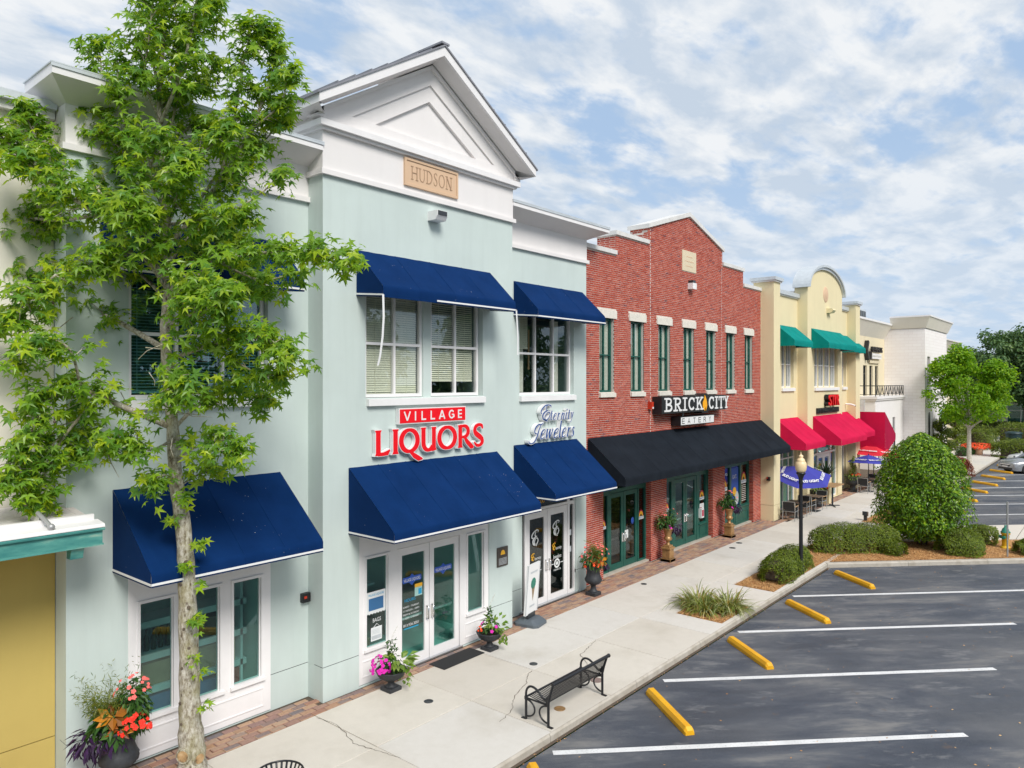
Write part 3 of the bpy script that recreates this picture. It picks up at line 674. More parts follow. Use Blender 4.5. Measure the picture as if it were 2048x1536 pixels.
# upper windows
for (x0, x1) in ((9.75, 11.42), (11.66, 13.33)):
    f = window(G, x0, x1, 6.06, 8.4, YP + .13, [(x0 + x1) / 2 + .02], [7.22], 'frame_white', 'upper_glass', .07, .06)
B(11.42, 11.66, YP + .08, YP + .28, 6.05, 8.4).build('mullion_pier', 'green_stucco', G)
blind(G, 9.84, 11.34, 6.12, 8.34, YP + .235); blind(G, 11.76, 13.22, 6.40, 8.34, YP + .235, tilt=.75)
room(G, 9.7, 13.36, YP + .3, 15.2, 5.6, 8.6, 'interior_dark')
f = window(G, 15.42, 17.97, 6.02, 8.35, YR + .12, [16.26, 17.12], [7.19], 'frame_white', 'upper_glass', .07, .06)
blind(G, 15.5, 16.1, 7.32, 8.28, YR + .27); B(15.5, 15.95, YR + .32, YR + .36, 6.1, 8.2).build('curtain', 'curtain_grey', G); B(17.25, 17.62, YR + .33, YR + .37, 6.1, 8.2).build('curtain', 'curtain_grey', G)
B(16.34, 16.40, YR + .45, YR + .47, 6.75, 7.9).build('wood_rail', 'wood_tan', G)
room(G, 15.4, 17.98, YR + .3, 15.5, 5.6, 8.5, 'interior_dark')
f = window(G, 5.16, 7.70, 6.10, 8.35, YR + .12, [6.0, 6.86], [7.22], 'frame_white', 'teal_glass', .07, .06)
for a, b in ((5.24, 5.94), (6.06, 6.8), (6.92, 7.62)): blind(G, a, b, 6.2, 8.28, YR + .27, 'shelf_white', .055, .25)
B(6.1, 6.75, YR + .42, YR + .44, 6.75, 7.12).build('interior_panel', 'carton_red', G)
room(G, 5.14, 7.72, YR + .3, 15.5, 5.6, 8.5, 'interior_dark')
# sills
for x0, x1, y, z in ((9.72, 13.38, YP, 6.05), (15.38, 18.0, YR, 6.02), (5.12, 7.74, YR, 6.1)):
    MB().prism([(y + .2, z + .005), (y - .09, z - .03), (y - .09, z - .17), (y + .2, z - .17)], x0, x1, 'x').build('window_sill', 'sill_white', G)

# left shop window (three lights over a panelled stall)
def shopfront(x0, x1, z1, yf, lights, zg0, zg1, mat='frame_white'):
    """face frame with openings for the lights: boards, mouldings and glass"""
    m = MB(); wall_grid(m, x0, x1, 0.02, z1, yf, yf + .12, lights_holes(lights, zg0, zg1)); f = m.build('shopfront', mat, G)
    return f
def lights_holes(l, a, b): return [(p, q, a, b) for p, q in l]
def light(parent, a, b, z0, z1, yf, mat='frame_white', g='shop_glass', sill=True):
    m = MB(); w = .045
    m.box(a - .05, a, yf - .02, yf, z0 - .02, z1 + .05); m.box(b, b + .05, yf - .02, yf, z0 - .02, z1 + .05); m.box(a, b, yf - .021, yf, z1, z1 + .05)
    if sill: m.prism([(yf, z0), (yf - .055, z0 - .012), (yf - .055, z0 - .07), (yf, z0 - .09)], a - .07, b + .07, 'x')
    m.box(a, a + .018, yf + .03, yf + .06, z0, z1); m.box(b - .018, b, yf + .03, yf + .06, z0, z1)
    m.build('window_casing', mat, parent); pane(parent, a, b, z0, z1, yf + .05, g)
sf1 = shopfront(5.13, 7.77, 3.24, YR - .012, [(5.32, 5.88), (6.17, 6.73), (7.0, 7.56)], .72, 2.64)
for a, b in ((5.32, 5.88), (6.17, 6.73), (7.0, 7.56)): light(sf1, a, b, .72, 2.64, YR - .012)
for a, b in ((5.27, 6.22), (6.36, 7.62)):
    m = MB(); z0, z1, y = .14, .50, YR - .013; w = .022
    for q in ((a, b, z0, z0 + w), (a, b, z1 - w, z1), (a, a + w, z0 + w, z1 - w), (b - w, b, z0 + w, z1 - w)): m.box(q[0], q[1], y - .012, y, q[2], q[3])
    m.build('panel_moulding', 'frame_white', sf1)
room(G, 5.13, 7.77, YR + .12, 14.6, 0.05, 3.2, 'interior_light')
m = MB()                                                     # white rack inside with cartons and bottles
for x in (5.62, 6.62, 7.62): m.box(x - .05, x, YR + .75, YR + 1.3, .1, 2.6)
for z in (.15, .75, 1.35, 1.95, 2.5): m.box(5.55, 7.7, YR + .75, YR + 1.3, z, z + .12)
m.build('display_rack', 'shelf_white', G)
for x, z, w, h, mt in ((5.72, .28, .5, .4, 'carton_blue'), (6.3, .28, .3, .42, 'carton_brown'), (6.7, .28, .42, .36, 'carton_blue'), (7.2, .28, .38, .42, 'carton_red'), (5.7, .88, .75, .4, 'carton_brown'), (6.68, .88, .8, .42, 'carton_brown'), (6.7, 1.48, .7, .36, 'interior_brown')):
    B(x, x + w, YR + .8, YR + 1.2, z, z + h).build('carton', mt, G)
for i in range(7): MB().lathe([(0.045, 0), (.045, .22), (.018, .30), (.018, .38)], (5.7 + i * .13, YR + .95, 1.48), 8).build('bottle', 'bottle_dark', G)

# liquor shop front: double door between two lights
sf2 = shopfront(9.53, 13.6, 3.28, YP + .03, [(9.74, 10.33), (10.60, 12.58), (12.84, 13.42)], .75, 2.64)
bpy.data.objects.remove(sf2)
m = MB(); wall_grid(m, 9.53, 13.6, .02, 3.28, YP + .03, YP + .13, [(9.74, 10.33, .75, 2.64), (12.84, 13.42, .75, 2.64), (10.60, 12.58, -1, 2.70)]); sf2 = m.build('shopfront', 'frame_white', G)
for a, b in ((9.74, 10.33), (12.84, 13.42)): light(sf2, a, b, .75, 2.64, YP + .03)
for a, b in ((9.64, 10.5), (12.74, 13.52)):
    m = MB(); z0, z1, y = .16, .50, YP + .029; w = .022
    for q in ((a, b, z0, z0 + w), (a, b, z1 - w, z1), (a, a + w, z0 + w, z1 - w), (b - w, b, z0 + w, z1 - w)): m.box(q[0], q[1], y - .012, y, q[2], q[3])
    m.build('panel_moulding', 'frame_white', sf2)
dl = door_leaf(G, 10.62, 11.58, .03, 2.68, YP + .06, 'frame_white', 'shop_glass', .14, .16, .20, True)
dr = door_leaf(G, 11.60, 12.56, .03, 2.68, YP + .06, 'frame_white', 'shop_glass', .14, .16, .20, False)
B(10.55, 12.63, YP - .02, YP + .2, -.005, .03).build('threshold', 'aluminium', G)
room(G, 9.53, 13.6, YP + .2, 15.4, .01, 3.2, 'interior_light')
B(11.9, 13.3, 14.2, 14.8, .02, 1.0).build('counter', 'interior_brown', G); B(9.9, 11.3, 14.6, 15.1, .02, 2.1).build('display_rack', 'carton_brown', G)
for i in range(10): MB().lathe([(0.05, 0), (.05, .22), (.02, .30), (.02, .38)], (9.98 + i * .13, 14.55, 1.0 + .5 * (i % 2)), 8).build('bottle', 'bottle_dark', G)
B(9.7, 10.3, YP + .6, YP + 1.0, .02, .7).build('carton', 'carton_brown', G); MB().lathe([(0.05, 0), (.05, .22), (.02, .30), (.02, .40)], (10.12, YP + .6, 1.95), 10).build('bottle', 'hydrant_green', G)
B(9.75, 10.35, YP + .5, YP + .9, 1.9, 1.94).build('display_rack', 'shelf_white', G)
# prints on the glass
yd = YP + .06 + .03 - .004
def diamond(parent, cxx, cz, s):
    m = MB(); m.prism([(cxx - s, cz), (cxx, cz - s * .85), (cxx + s, cz), (cxx, cz + s * .85)], yd, yd + .002, 'y'); m.build('door_print', 'decal_blue', parent)
    m = MB(); m.prism([(cxx - s * 1.75, cz - .055), (cxx + s * 1.75, cz - .055), (cxx + s * 1.9, cz), (cxx + s * 1.75, cz + .075), (cxx - s * 1.75, cz + .075), (cxx - s * 1.9, cz)], yd - .003, yd - .001, 'y'); m.build('door_print', 'decal_blue', parent)
    text_obj('door_lettering', 'VILLAGE LIQUORS', .10, (cxx, yd - .005, cz - .03), 'sign_white', parent, .0005, 'CENTER', width=s * 3.2)
diamond(dl, 11.08, 1.93, .155); diamond(dr, 12.06, 1.98, .155)
text_obj('door_lettering', 'HOURS', .10, (11.02, yd - .002, 1.45), 'decal_cyan', dl, .0005, 'CENTER')
for i, (tx, mt) in enumerate((('SUNDAY - THURSDAY', 'paper'), ('11 NOON - 10PM', 'paper'), ('FRIDAY & SATURDAY', 'paper'), ('11 NOON - 12 MIDNIGHT', 'paper'))):
    text_obj('door_lettering', tx, .058, (11.05, yd - .002, 1.32 - i * .085), mt, dl, .0005, 'CENTER', width=.48)
text_obj('door_lettering', '813.926.3051', .085, (11.06, yd - .002, .90), 'sign_white', dl, .0005, 'CENTER', width=.46)
B(10.84, 11.28, yd, yd + .002, .84, .862).build('door_print', 'decal_cyan', dl)
B(11.17, 11.40, yd + .006, yd + .008, 1.52, 1.78).build('door_notice', 'paper', dl); B(11.17, 11.40, yd + .003, yd + .005, 1.72, 1.80).build('door_notice', 'decal_yellow', dl); B(11.28, 11.38, yd + .003, yd + .005, 1.55, 1.68).build('door_notice', 'decal_cyan', dl)
yg = YP + .03 + .05 - .006
m = MB(); z_ = [(9.78 + i * .04, 1.42 + (.02 if i % 2 else 0)) for i in range(14)]; m.prism([(9.78, 1.90), *[(a, b) for a, b in z_], (10.30, 1.90)], yg, yg + .002, 'y'); m.build('window_poster', 'paper', sf2)
B(9.84, 10.24, yg - .003, yg - .001, 1.50, 1.76).build('window_poster', 'carton_blue', sf2); text_obj('window_lettering', 'VILLAGE LIQUORS', .06, (10.04, yg - .003, 1.81), 'decal_cyan', sf2, .0005, 'CENTER', width=.42)
text_obj('window_lettering', 'BAGS', .12, (10.06, yg, 1.24), 'paper', sf2, .0005, 'CENTER', width=.22)
B(9.90, 10.20, yg, yg + .002, .84, 1.13).build('window_poster', 'paper', sf2); B(9.92, 10.18, yg - .002, yg - .001, .87, .95).build('window_poster', 'cap_metal', sf2)
for i in range(4): B(9.94, 10.14, yg - .002, yg - .001, .99 + i * .028, .998 + i * .028).build('window_poster', 'cap_metal', sf2)
MB().tube([(9.97, yg, 1.13), (10.05, yg - .01, 1.2), (10.13, yg, 1.13)], .006, 5).build('hook', 'paper', sf2)

# jewellery shop front
m = MB(); wall_grid(m, 15.52, 18.1, .02, 3.24, YR + .05, YR + .14, [(15.58, 15.70, .03, 2.7), (15.78, 17.74, -1, 2.72), (17.84, 18.04, .12, 2.70), (15.80, 17.72, 2.80, 3.18), (17.84, 18.04, 2.80, 3.18)]); sf3 = m.build('shopfront', 'frame_white', G)
for a, b, c, d in ((15.58, 15.70, .03, 2.7), (17.84, 18.04, .12, 2.70), (15.80, 17.72, 2.80, 3.18), (17.84, 18.04, 2.80, 3.18)): pane(sf3, a, b, c, d, YR + .10, 'dark_glass')
jl = door_leaf(G, 15.79, 16.75, .03, 2.70, YR + .07, 'frame_white', 'dark_glass', .15, .2, .16, True)
jr = door_leaf(G, 16.77, 17.73, .03, 2.70, YR + .07, 'frame_white', 'dark_glass', .15, .2, .16, False)
room(G, 15.52, 18.1, YR + .14, 15.6, .01, 3.2, 'interior_dark')
B(15.4, 18.2, YR - .05, YR + .2, -.005, .03).build('threshold', 'aluminium', G)
B(16.0, 17.4, 14.0, 14.5, .02, 1.05).build('counter', 'wood_tan', G)
text_obj('transom_number', '100', .2, (16.35, YR + .09, 2.9), 'decal_yellow', sf3, .0005, 'LEFT')
def script_E(mb, x, z, s, y0, y1, wk=1.0, xk=.72):
    P_ = [(.78, .86, .03), (.88, .95, .05), (.72, 1.02, .06), (.45, .96, .07), (.18, .78, .09), (.12, .60, .08), (.22, .50, .05), (.30, .56, .03)]
    Q_ = [(.62, .93, .04), (.50, .80, .06), (.50, .66, .06), (.62, .60, .04), (.72, .61, .03)]
    T_ = [(.66, .60, .04), (.44, .52, .08), (.26, .34, .11), (.28, .14, .10), (.46, .03, .06), (.70, .10, .05), (.82, .30, .06), (.76, .46, .05), (.62, .48, .04), (.46, .36, .05), (.42, .18, .06), (.52, .04, .07), (.66, -.04, .05)]
    for i, st in enumerate((P_, Q_, T_)): ribbon(mb, [(x + a * s * xk, z + b * s, w * s * wk) for a, b, w in smooth_pts(st)], y0 - i * .0008, y1)
def smooth_pts(p, k=4):
    out = []; n = len(p)
    for i in range(n - 1):
        p0, p1, p2, p3 = p[max(i - 1, 0)], p[i], p[i + 1], p[min(i + 2, n - 1)]
        for j in range(k):
            t = j / k; out.append(tuple(0.5 * ((2 * p1[q]) + (-p0[q] + p2[q]) * t + (2 * p0[q] - 5 * p1[q] + 4 * p2[q] - p3[q]) * t * t + (-p0[q] + 3 * p1[q] - 3 * p2[q] + p3[q]) * t ** 3) for q in range(3)))
    out.append(p[-1]); return out
yj = YR + .07 + .03 - .006
for d, x, z in ((jl, 16.02, 1.73), (jr, 17.02, 1.86)):
    m = MB(); script_E(m, x, z, .42, yj, yj + .002, 1.3, .95); m.build('door_monogram', 'paper', d)
    m = MB(); script_E(m, x + .0, z - .42, .2, yj, yj + .002, 1.4, .95); m.build('door_monogram', 'decal_yellow', d)
    text_obj('door_lettering', 'ternity', .13, (x + .17, yj - .002, z - .42), 'paper', d, .0005, width=.29, shear=.3)
    text_obj('door_lettering', 'Jewelers', .17, (x + .04, yj - .002, z - .68), 'paper', d, .0005, width=.42, shear=.3)
B(15.99, 16.50, yj, yj + .002, .98, 1.0).build('door_print', 'paper', jl)
for i in range(5): text_obj('door_lettering', ['Tues - Fri 10-6', 'Saturday 10-5', 'Sun & Mon Closed', 'By Appointment', 'Welcome'][i], .06, (16.0, yj - .002, .88 - i * .095), 'paper', jl, .0005, width=[.42, .38, .40, .3, .26][i])
m = MB(); m.grid([[(17.26 + r * math.cos(a * .2618), yj, 1.03 + r * math.sin(a * .2618)) for a in range(24)] for r in (.085, .14)], False, closed_v=True); m.grid([[(17.26 + r * math.cos(a * .2618), yj, 1.03 + r * math.sin(a * .2618)) for a in range(24)] for r in (.0, .055)], False, closed_v=True)
m.box(16.93, 17.10, yj, yj + .002, 1.02, 1.04); m.box(17.42, 17.57, yj, yj + .002, 1.02, 1.04); m.build('door_print', 'paper', jr)
text_obj('door_lettering', 'HEARTS', .075, (17.27, yj, .82), 'paper', jr, .0005, 'CENTER', width=.34)
for z in (1.25, 1.75): B(17.87, 17.98, YR + .093, YR + .096, z, z + .17).build('window_poster', 'cap_metal', sf3)

# small wall fittings
def floodlight(x, y, z, mat, label, w=.30, group=None):
    t = thing('floodlight', (x, y, z), label, 'light fixture', group)
    MB().prism([(y - .01, z - .12), (y - .30, z - .12), (y - .36, z + .02), (y - .36, z + .16), (y - .01, z + .16)], x - w / 2, x + w / 2, 'x').build('housing', mat, t)
    B(x - w / 2 + .02, x + w / 2 - .02, y - .372, y - .361, z + .0, z + .14).build('lens', 'dark_frame', t)
    return t
t = thing('floodlight', (11.66, YP, 10.2), 'white box floodlight on the green wall under the HUDSON plaque', 'light fixture')
MB().prism([(YP, 10.09), (YP - .26, 10.09), (YP - .32, 10.18), (YP - .32, 10.30), (YP, 10.30)], 11.48, 11.80, 'x').build('housing', 'sill_white', t); B(11.801, 11.815, YP - .24, YP - .08, 10.14, 10.29).build('lens', 'dark_frame', t); B(11.50, 11.78, YP - .335, YP - .321, 10.19, 10.29).build('lens', 'dark_frame', t)
t = thing('wall_strobe', (8.50, YR, 2.0), 'small black alarm box on the recessed green wall left of the liquor shop', 'alarm')
B(8.44, 8.62, YR - .10, YR, 1.94, 2.12).build('housing', 'sign_black', t); B(8.47, 8.53, YR - .108, YR - .1, 2.02, 2.07).build('lamp', 'strobe_red', t)
t = thing('wall_plaque', (14.08, YP, 1.9), 'dark bronze plaque with an orange arch on the green wall between the two shops', 'plaque')
B(13.88, 14.29, YP - .03, YP - .002, 1.66, 2.15).build('plate', 'bronze', t); MB().prism([(14.0 + .085 - .085 * math.cos(a * .3927), 1.96 + .12 * math.sin(a * .3927)) for a in range(9)], YP - .036, YP - .031, 'y').build('emblem', 'decal_yellow', t)
for i in range(6): B(13.93, 14.24, YP - .034, YP - .031, 1.71 + i * .03, 1.722 + i * .03).build('inscription', 'cap_metal', t)

# awnings of the green building
BL = 'blue awnings on the green building'
awning('wide blue awning over the left shop window behind the tree', BL, 4.89, 7.98, YR, 4.62, 1.43, 3.46, 3.26, 4, 'blue_canvas', 'sign_white')
awning('wide blue awning over the liquor shop doors', BL, 9.26, 13.88, YP, 4.62, 1.43, 3.46, 3.25, 6, 'blue_canvas', 'sign_white')
awning('blue awning over the jewellery shop doors', BL, 15.15, 18.12, YR, 4.66, 1.43, 3.46, 3.27, 4, 'blue_canvas', 'sign_white')
awning('upper blue awning over the left window, mostly hidden by the tree', BL, 4.70, 7.97, YR, 9.14, .85, 8.33, 8.10, 3, 'blue_canvas', 'sign_white', 8.18)
ta = awning('upper blue awning of the centre bay with torn white braid hanging down', BL, 9.46, 13.62, YP, 9.14, .85, 8.33, 8.10, 4, 'blue_canvas', 'sign_white', 8.18, torn=[(.36, 1)])
awning('small upper blue awning next to the brick building', BL, 15.15, 18.42, YR, 9.14, .85, 8.33, 8.10, 3, 'blue_canvas', 'sign_white', 8.18)
yl = YP - .862
for pts in ([(9.455, yl, 8.15), (9.46, yl - .01, 7.7), (9.44, yl, 7.3), (9.40, yl + .03, 6.9), (9.36, yl + .05, 6.72)], [(13.63, yl, 8.15), (13.65, yl, 7.95), (13.69, yl, 7.5), (13.71, yl + .02, 7.05)]):
    m = MB(); m.grid([[(x - .026, y, z) for x, y, z in pts], [(x + .026, y, z) for x, y, z in pts]], True); m.build('hanging_braid', 'sign_white', ta)
# ------------------------------------------------------------------ signs on the green building
t = thing('box_sign', (11.46, 12.2, 5.63), 'red box sign reading VILLAGE above the red LIQUORS letters', 'sign')
B(10.52, 12.63, 12.088, 12.19, 5.46, 5.81).build('cabinet', 'sign_white', t); B(10.545, 12.605, 12.08, 12.087, 5.482, 5.788).build('face', 'red_face', t)
def vill():
    m = MB(); h = .205; zb = 5.53; y0, y1 = 12.075, 12.079; w = .17
    x = [10.56]; 
    def st(*p): ribbon(m, [(x[0] + a * h, zb + b * h, ww * h) for a, b, ww in p], y0 - .0005 * (st.k % 5), y1); st.k += 1
    st.k = 0
    for ch, adv in zip('VILLAGE', (1.42, .92, 1.30, 1.30, 1.42, 1.40, 1)):
        if ch == 'V': st((.0, 1, w), (.40, 0.03, w)); st((.40, .03, w), (.80, 1, w))
        if ch == 'I': st((.1, 0, w), (.1, 1, w))
        if ch == 'L': st((.1, 0, w), (.1, 1, w)); st((.1, w / 2, w), (.66, w / 2, w))
        if ch == 'A': st((.0, 0, w), (.40, 1, w)); st((.40, 1, w), (.80, 0, w)); st((.16, .30, w * .85), (.64, .30, w * .85))
        if ch == 'G': st(*arc(.44, .5, .36, .42, 40, 325, w, w)); st((.46, .46, w * .9), (.80, .46, w * .9)); st((.78, .46, w), (.78, .14, w))
        if ch == 'E': st((.1, 0, w), (.1, 1, w)); [st((.1, q, w * .9), (.62, q, w * .9)) for q in (w / 2, .5, 1 - w / 2)]
        x[0] += adv * h * 1.0
    xs = [v[0] for v in m.v]; k = 1.83 / (max(xs) - min(xs)); a = min(xs); m.v = [(10.65 + (v[0] - a) * k, v[1], v[2]) for v in m.v]
    return m
vill().build('lettering', 'sign_white', t)

def channel_letter(parent, strokes, x0, z0, sx, sz, yf, depth, face_mat, edge, side_mat='sign_white'):
    """a cut letter: white shell with a slightly smaller coloured face"""
    bm_, fm_ = MB(), MB()
    for i, st in enumerate(strokes):
        sh = [(x0 + a * sx, z0 + b * sz, w + 2 * edge) for a, b, w in st]; fc = [(x0 + a * sx, z0 + b * sz, w) for a, b, w in st]
        def ext(p, e):
            (ax, az, aw), (bx, bz, bw) = p[0], p[1]; l = math.hypot(ax - bx, az - bz) or 1; q0 = (ax + (ax - bx) / l * e, az + (az - bz) / l * e, aw)
            (ax, az, aw), (bx, bz, bw) = p[-1], p[-2]; l = math.hypot(ax - bx, az - bz) or 1; q1 = (ax + (ax - bx) / l * e, az + (az - bz) / l * e, aw)
            return [q0] + p[1:-1] + [q1]
        closed = abs(st[0][0] - st[-1][0]) < 1e-6 and abs(st[0][1] - st[-1][1]) < 1e-6
        ribbon(bm_, sh if closed else ext(sh, edge), yf + .006 + .0008 * i, yf + depth); ribbon(fm_, fc, yf - .0008 * i, yf + .0055)
    l = bm_.build('letter', side_mat, parent); fm_.build('letter_face', face_mat, l); return l
t = thing('channel_letter_sign', (11.5, 12.2, 4.75), 'large red white-edged letters LIQUORS on the green wall', 'sign')
w = .125
LQ = {
 'L': [[(.13, 0, .17), (.13, .1, w), (.13, .9, w), (.13, 1, .18)], [(.10, .05, .075), (.5, .05, .075), (.8, .08, .10), (1.0, .20, .03)]],
 'I': [[(.5, 0, .18), (.5, .1, w), (.5, .9, w), (.5, 1, .18)]],
 'Q': [arc(.45, .5, .40, .44, 90, 450, w * 1.05, .07, 36), [(.50, .03, .06), (.70, -.14, .11), (.92, -.27, .11), (1.10, -.30, .03)]],
 'U': [[(.16, 1, .17), (.16, .9, w), (.16, .45, w)] + arc(.47, .36, .31, .32, 180, 330, w, .075, 10), [(.82, 1, .16), (.82, .9, w * .95), (.82, .1, w * .95), (.84, 0, .16)]],
 'O': [arc(.5, .5, .44, .45, 90, 450, w * 1.05, .07, 36)],
 'R': [[(.14, 0, .17), (.14, .1, w), (.14, .9, w), (.14, 1, .16)], [(.10, .95, .07), (.35, .955, .07)] + arc(.40, .71, .30, .245, 85, -90, w * .9, .07, 12) + [(.28, .465, .06)], [(.42, .47, .06), (.62, .25, .11), (.95, .0, .12), (1.1, -.02, .03)]],
 'S': [[(.86, .78, .05), (.80, .92, .08), (.55, .97, .075), (.28, .90, .10), (.16, .74, .115), (.26, .58, .13), (.55, .45, .135), (.80, .31, .125), (.82, .14, .11), (.58, .03, .075), (.30, .05, .075), (.12, .20, .04)]],
}
spans = [('L', 9.90, 10.27), ('I', 10.33, 10.52), ('Q', 10.56, 11.16), ('U', 11.17, 11.66), ('O', 11.71, 12.30), ('R', 12.37, 12.86), ('S', 12.88, 13.28)]
for ch, a, b in spans:
    st = [smooth_pts(s_, 2) if len(s_) > 6 and ch == 'S' else s_ for s_ in LQ[ch]]
    channel_letter(t, st, a, 4.82, b - a, .54, 12.085, .105, 'red_face', .015)

t = thing('channel_letter_sign', (16.7, 12.7, 5.2), 'blue italic script letters Eternity Jewelers on the pale green wall', 'sign')
def script(parent, s, x0, x1, z, h, yf, slant=.30):
    """one cut italic letter fitted between x0 and x1; strokes in units of the x-height"""
    st = [[(a + b * slant, b, wd) for a, b, wd in p] for p in s]; st = [smooth_pts(p, 3) if len(p) > 3 else p for p in st]
    xs = [q[0] for p in st for q in p]; a0, a1 = min(xs), max(xs); k = (x1 - x0 - .03) / max(.2, a1 - a0)
    channel_letter(parent, [[((a - a0) * k + .015, b * h, wd * h * .85) for a, b, wd in p] for p in st], x0, z, 1, 1, yf, .13, 'sign_blue', .014)
T, t_ = .22, .07
SC = {
 't': [[(.22, 1.35, T), (.20, .3, T), (.30, .04, .14), (.5, .15, .05)], [(.02, .95, t_), (.5, .95, t_)]],
 'e': [[(.16, .50, t_), (.50, .62, t_), (.60, .84, .09), (.42, .98, .09), (.20, .75, .18), (.14, .40, T), (.26, .06, .17), (.50, .08, .08), (.68, .28, .04)]],
 'r': [[(.16, 1, T * .9), (.16, 0, T * .9)], [(.22, .62, .06), (.36, .92, .09), (.50, .92, .18)]],
 'n': [[(.14, 1, T * .9), (.14, 0, T * .9)], [(.20, .60, .06), (.40, .94, .10), (.54, .80, .18), (.52, .2, T * .9), (.60, .02, .10), (.72, .12, .04)]],
 'i': [[(.15, 1, T * .9), (.15, .2, T * .9), (.24, .02, .12), (.36, .14, .04)], [(.17, 1.30, .2), (.17, 1.48, .2)]],
 'y': [[(.12, 1, T), (.34, .3, T), (.38, .1, .1)], [(.62, 1, .16), (.50, .4, .08), (.30, -.28, .07), (.12, -.42, .16)]],
 'w': [[(.12, 1, T), (.20, .3, T), (.24, .02, .1)], [(.24, .02, .05), (.52, .96, .10)], [(.50, .96, T), (.60, .3, T), (.64, .02, .1)], [(.64, .02, .05), (.86, .72, .10), (.88, .98, .17)]],
 'l': [[(.14, 1.75, T), (.14, .2, T), (.22, .02, .12), (.36, .14, .04)]],
 's': [[(.52, .78, .06), (.46, .96, .10), (.24, .92, .14), (.20, .70, .2), (.40, .45, .24), (.46, .2, .2), (.30, .02, .10), (.08, .06, .08), (.02, .22, .06)]],
}
m = MB()
def big_script(strokes, x, z, s, kx):
    channel_letter(t, [[(a * kx, b, wd * s) for a, b, wd in smooth_pts(p, 3)] for p in strokes], x, z, s, s, 12.55, .14, 'sign_blue', .018)
big_script([[(.98, .80, .04), (.98, .92, .07), (.78, .98, .06), (.50, .95, .07), (.20, .72, .09), (.10, .52, .08), (.18, .44, .05)], [(.66, .95, .04), (.56, .80, .06), (.58, .66, .05), (.74, .62, .04)], [(.68, .62, .04), (.44, .54, .08), (.26, .34, .10), (.30, .12, .09), (.50, .02, .05), (.76, .14, .05), (.90, .38, .06), (.80, .52, .05), (.62, .46, .04), (.46, .28, .05), (.46, .06, .06), (.62, -.04, .05), (.70, -.02, .03)]], 16.125, 5.29, .45, 1.18)
big_script([[(1.0, 1.0, .03), (.84, .90, .06), (.60, .90, .07), (.38, .72, .09), (.30, .48, .08), (.38, .36, .06), (.52, .34, .04)], [(.80, .88, .05), (.66, .62, .07), (.50, .20, .09), (.32, -.10, .08), (.10, -.24, .06), (-.12, -.18, .07), (-.14, -.06, .05)]], 15.72, 4.78, .45, 1.28)
for ch, a, b in (('t', 16.64, 16.75), ('e', 16.77, 16.93), ('r', 16.96, 17.11), ('n', 17.13, 17.32), ('i', 17.36, 17.47), ('t', 17.49, 17.62), ('y', 17.60, 17.79)): script(t, SC[ch], a, b, 5.285, .205, 12.56)
for ch, a, b in (('e', 16.17, 16.40), ('w', 16.42, 16.77), ('e', 16.79, 17.03), ('l', 17.05, 17.18), ('e', 17.19, 17.41), ('r', 17.44, 17.64), ('s', 17.66, 17.83)): script(t, SC[ch], a, b, 4.765, .28, 12.56)
# ================================================================== brick building
YB = 12.85
K = thing('brick_building', (18.7, YB, 0), 'red brick building with stepped gable, seven narrow green windows and black awning', 'building')
BX0, BX1 = 18.66, 33.2
wins = [(19.62, 20.50), (21.55, 22.45), (23.48, 24.38), (25.44, 26.34), (27.42, 28.30), (29.36, 30.24), (31.33, 32.20)]
WZ0, WZ1 = 6.05, 8.47
cols_ = [(18.66, 19.85), (22.94, 24.10), (28.05, 29.22), (32.30, 33.2)]
def topz(x):
    if x < 20.62 or x > 31.16: return 10.60
    if x < 22.77 or x > 28.98: return 11.27
    return 11.86 + (12.78 - 11.86) * (1 - abs(x - 25.875) / 3.105)
HOLES = [(a, b, WZ0 - .17, WZ1 + .27) for a, b in wins]
HOLES2 = [(a - .13, b + .14, WZ1 + .001, WZ1 + .269) for a, b in wins]
HOLES = [(a, b, WZ0, WZ1) for a, b in wins]
GABLE = [(18.66, 10.60), (20.62, 10.60), (20.62, 11.27), (22.77, 11.27), (22.77, 11.86), (25.875, 12.78), (28.98, 11.86), (28.98, 11.27), (31.16, 11.27), (31.16, 10.60), (33.2, 10.60)]
m = MB(); wall_grid(m, BX0, BX1, 4.0, 10.60, YB + .006, YB + .45, HOLES); m.build('wall', 'mortar', K)
m = MB(); m.prism([(20.62, 10.601), (20.62, 11.27), (22.77, 11.27), (22.77, 11.86), (25.875, 12.78), (28.98, 11.86), (28.98, 11.27), (31.16, 11.27), (31.16, 10.601)], YB + .0061, YB + .75, 'y'); m.build('gable', 'mortar', K)
B(BX0, BX1, YB + .46, 20, 10.2, 10.4).build('flat_roof', 'roof_membrane', K)
for a, b in cols_: B(a + .008, b - .008, YB + .006, YB + .45, -.02, 3.999).build('pier_core', 'mortar', K)
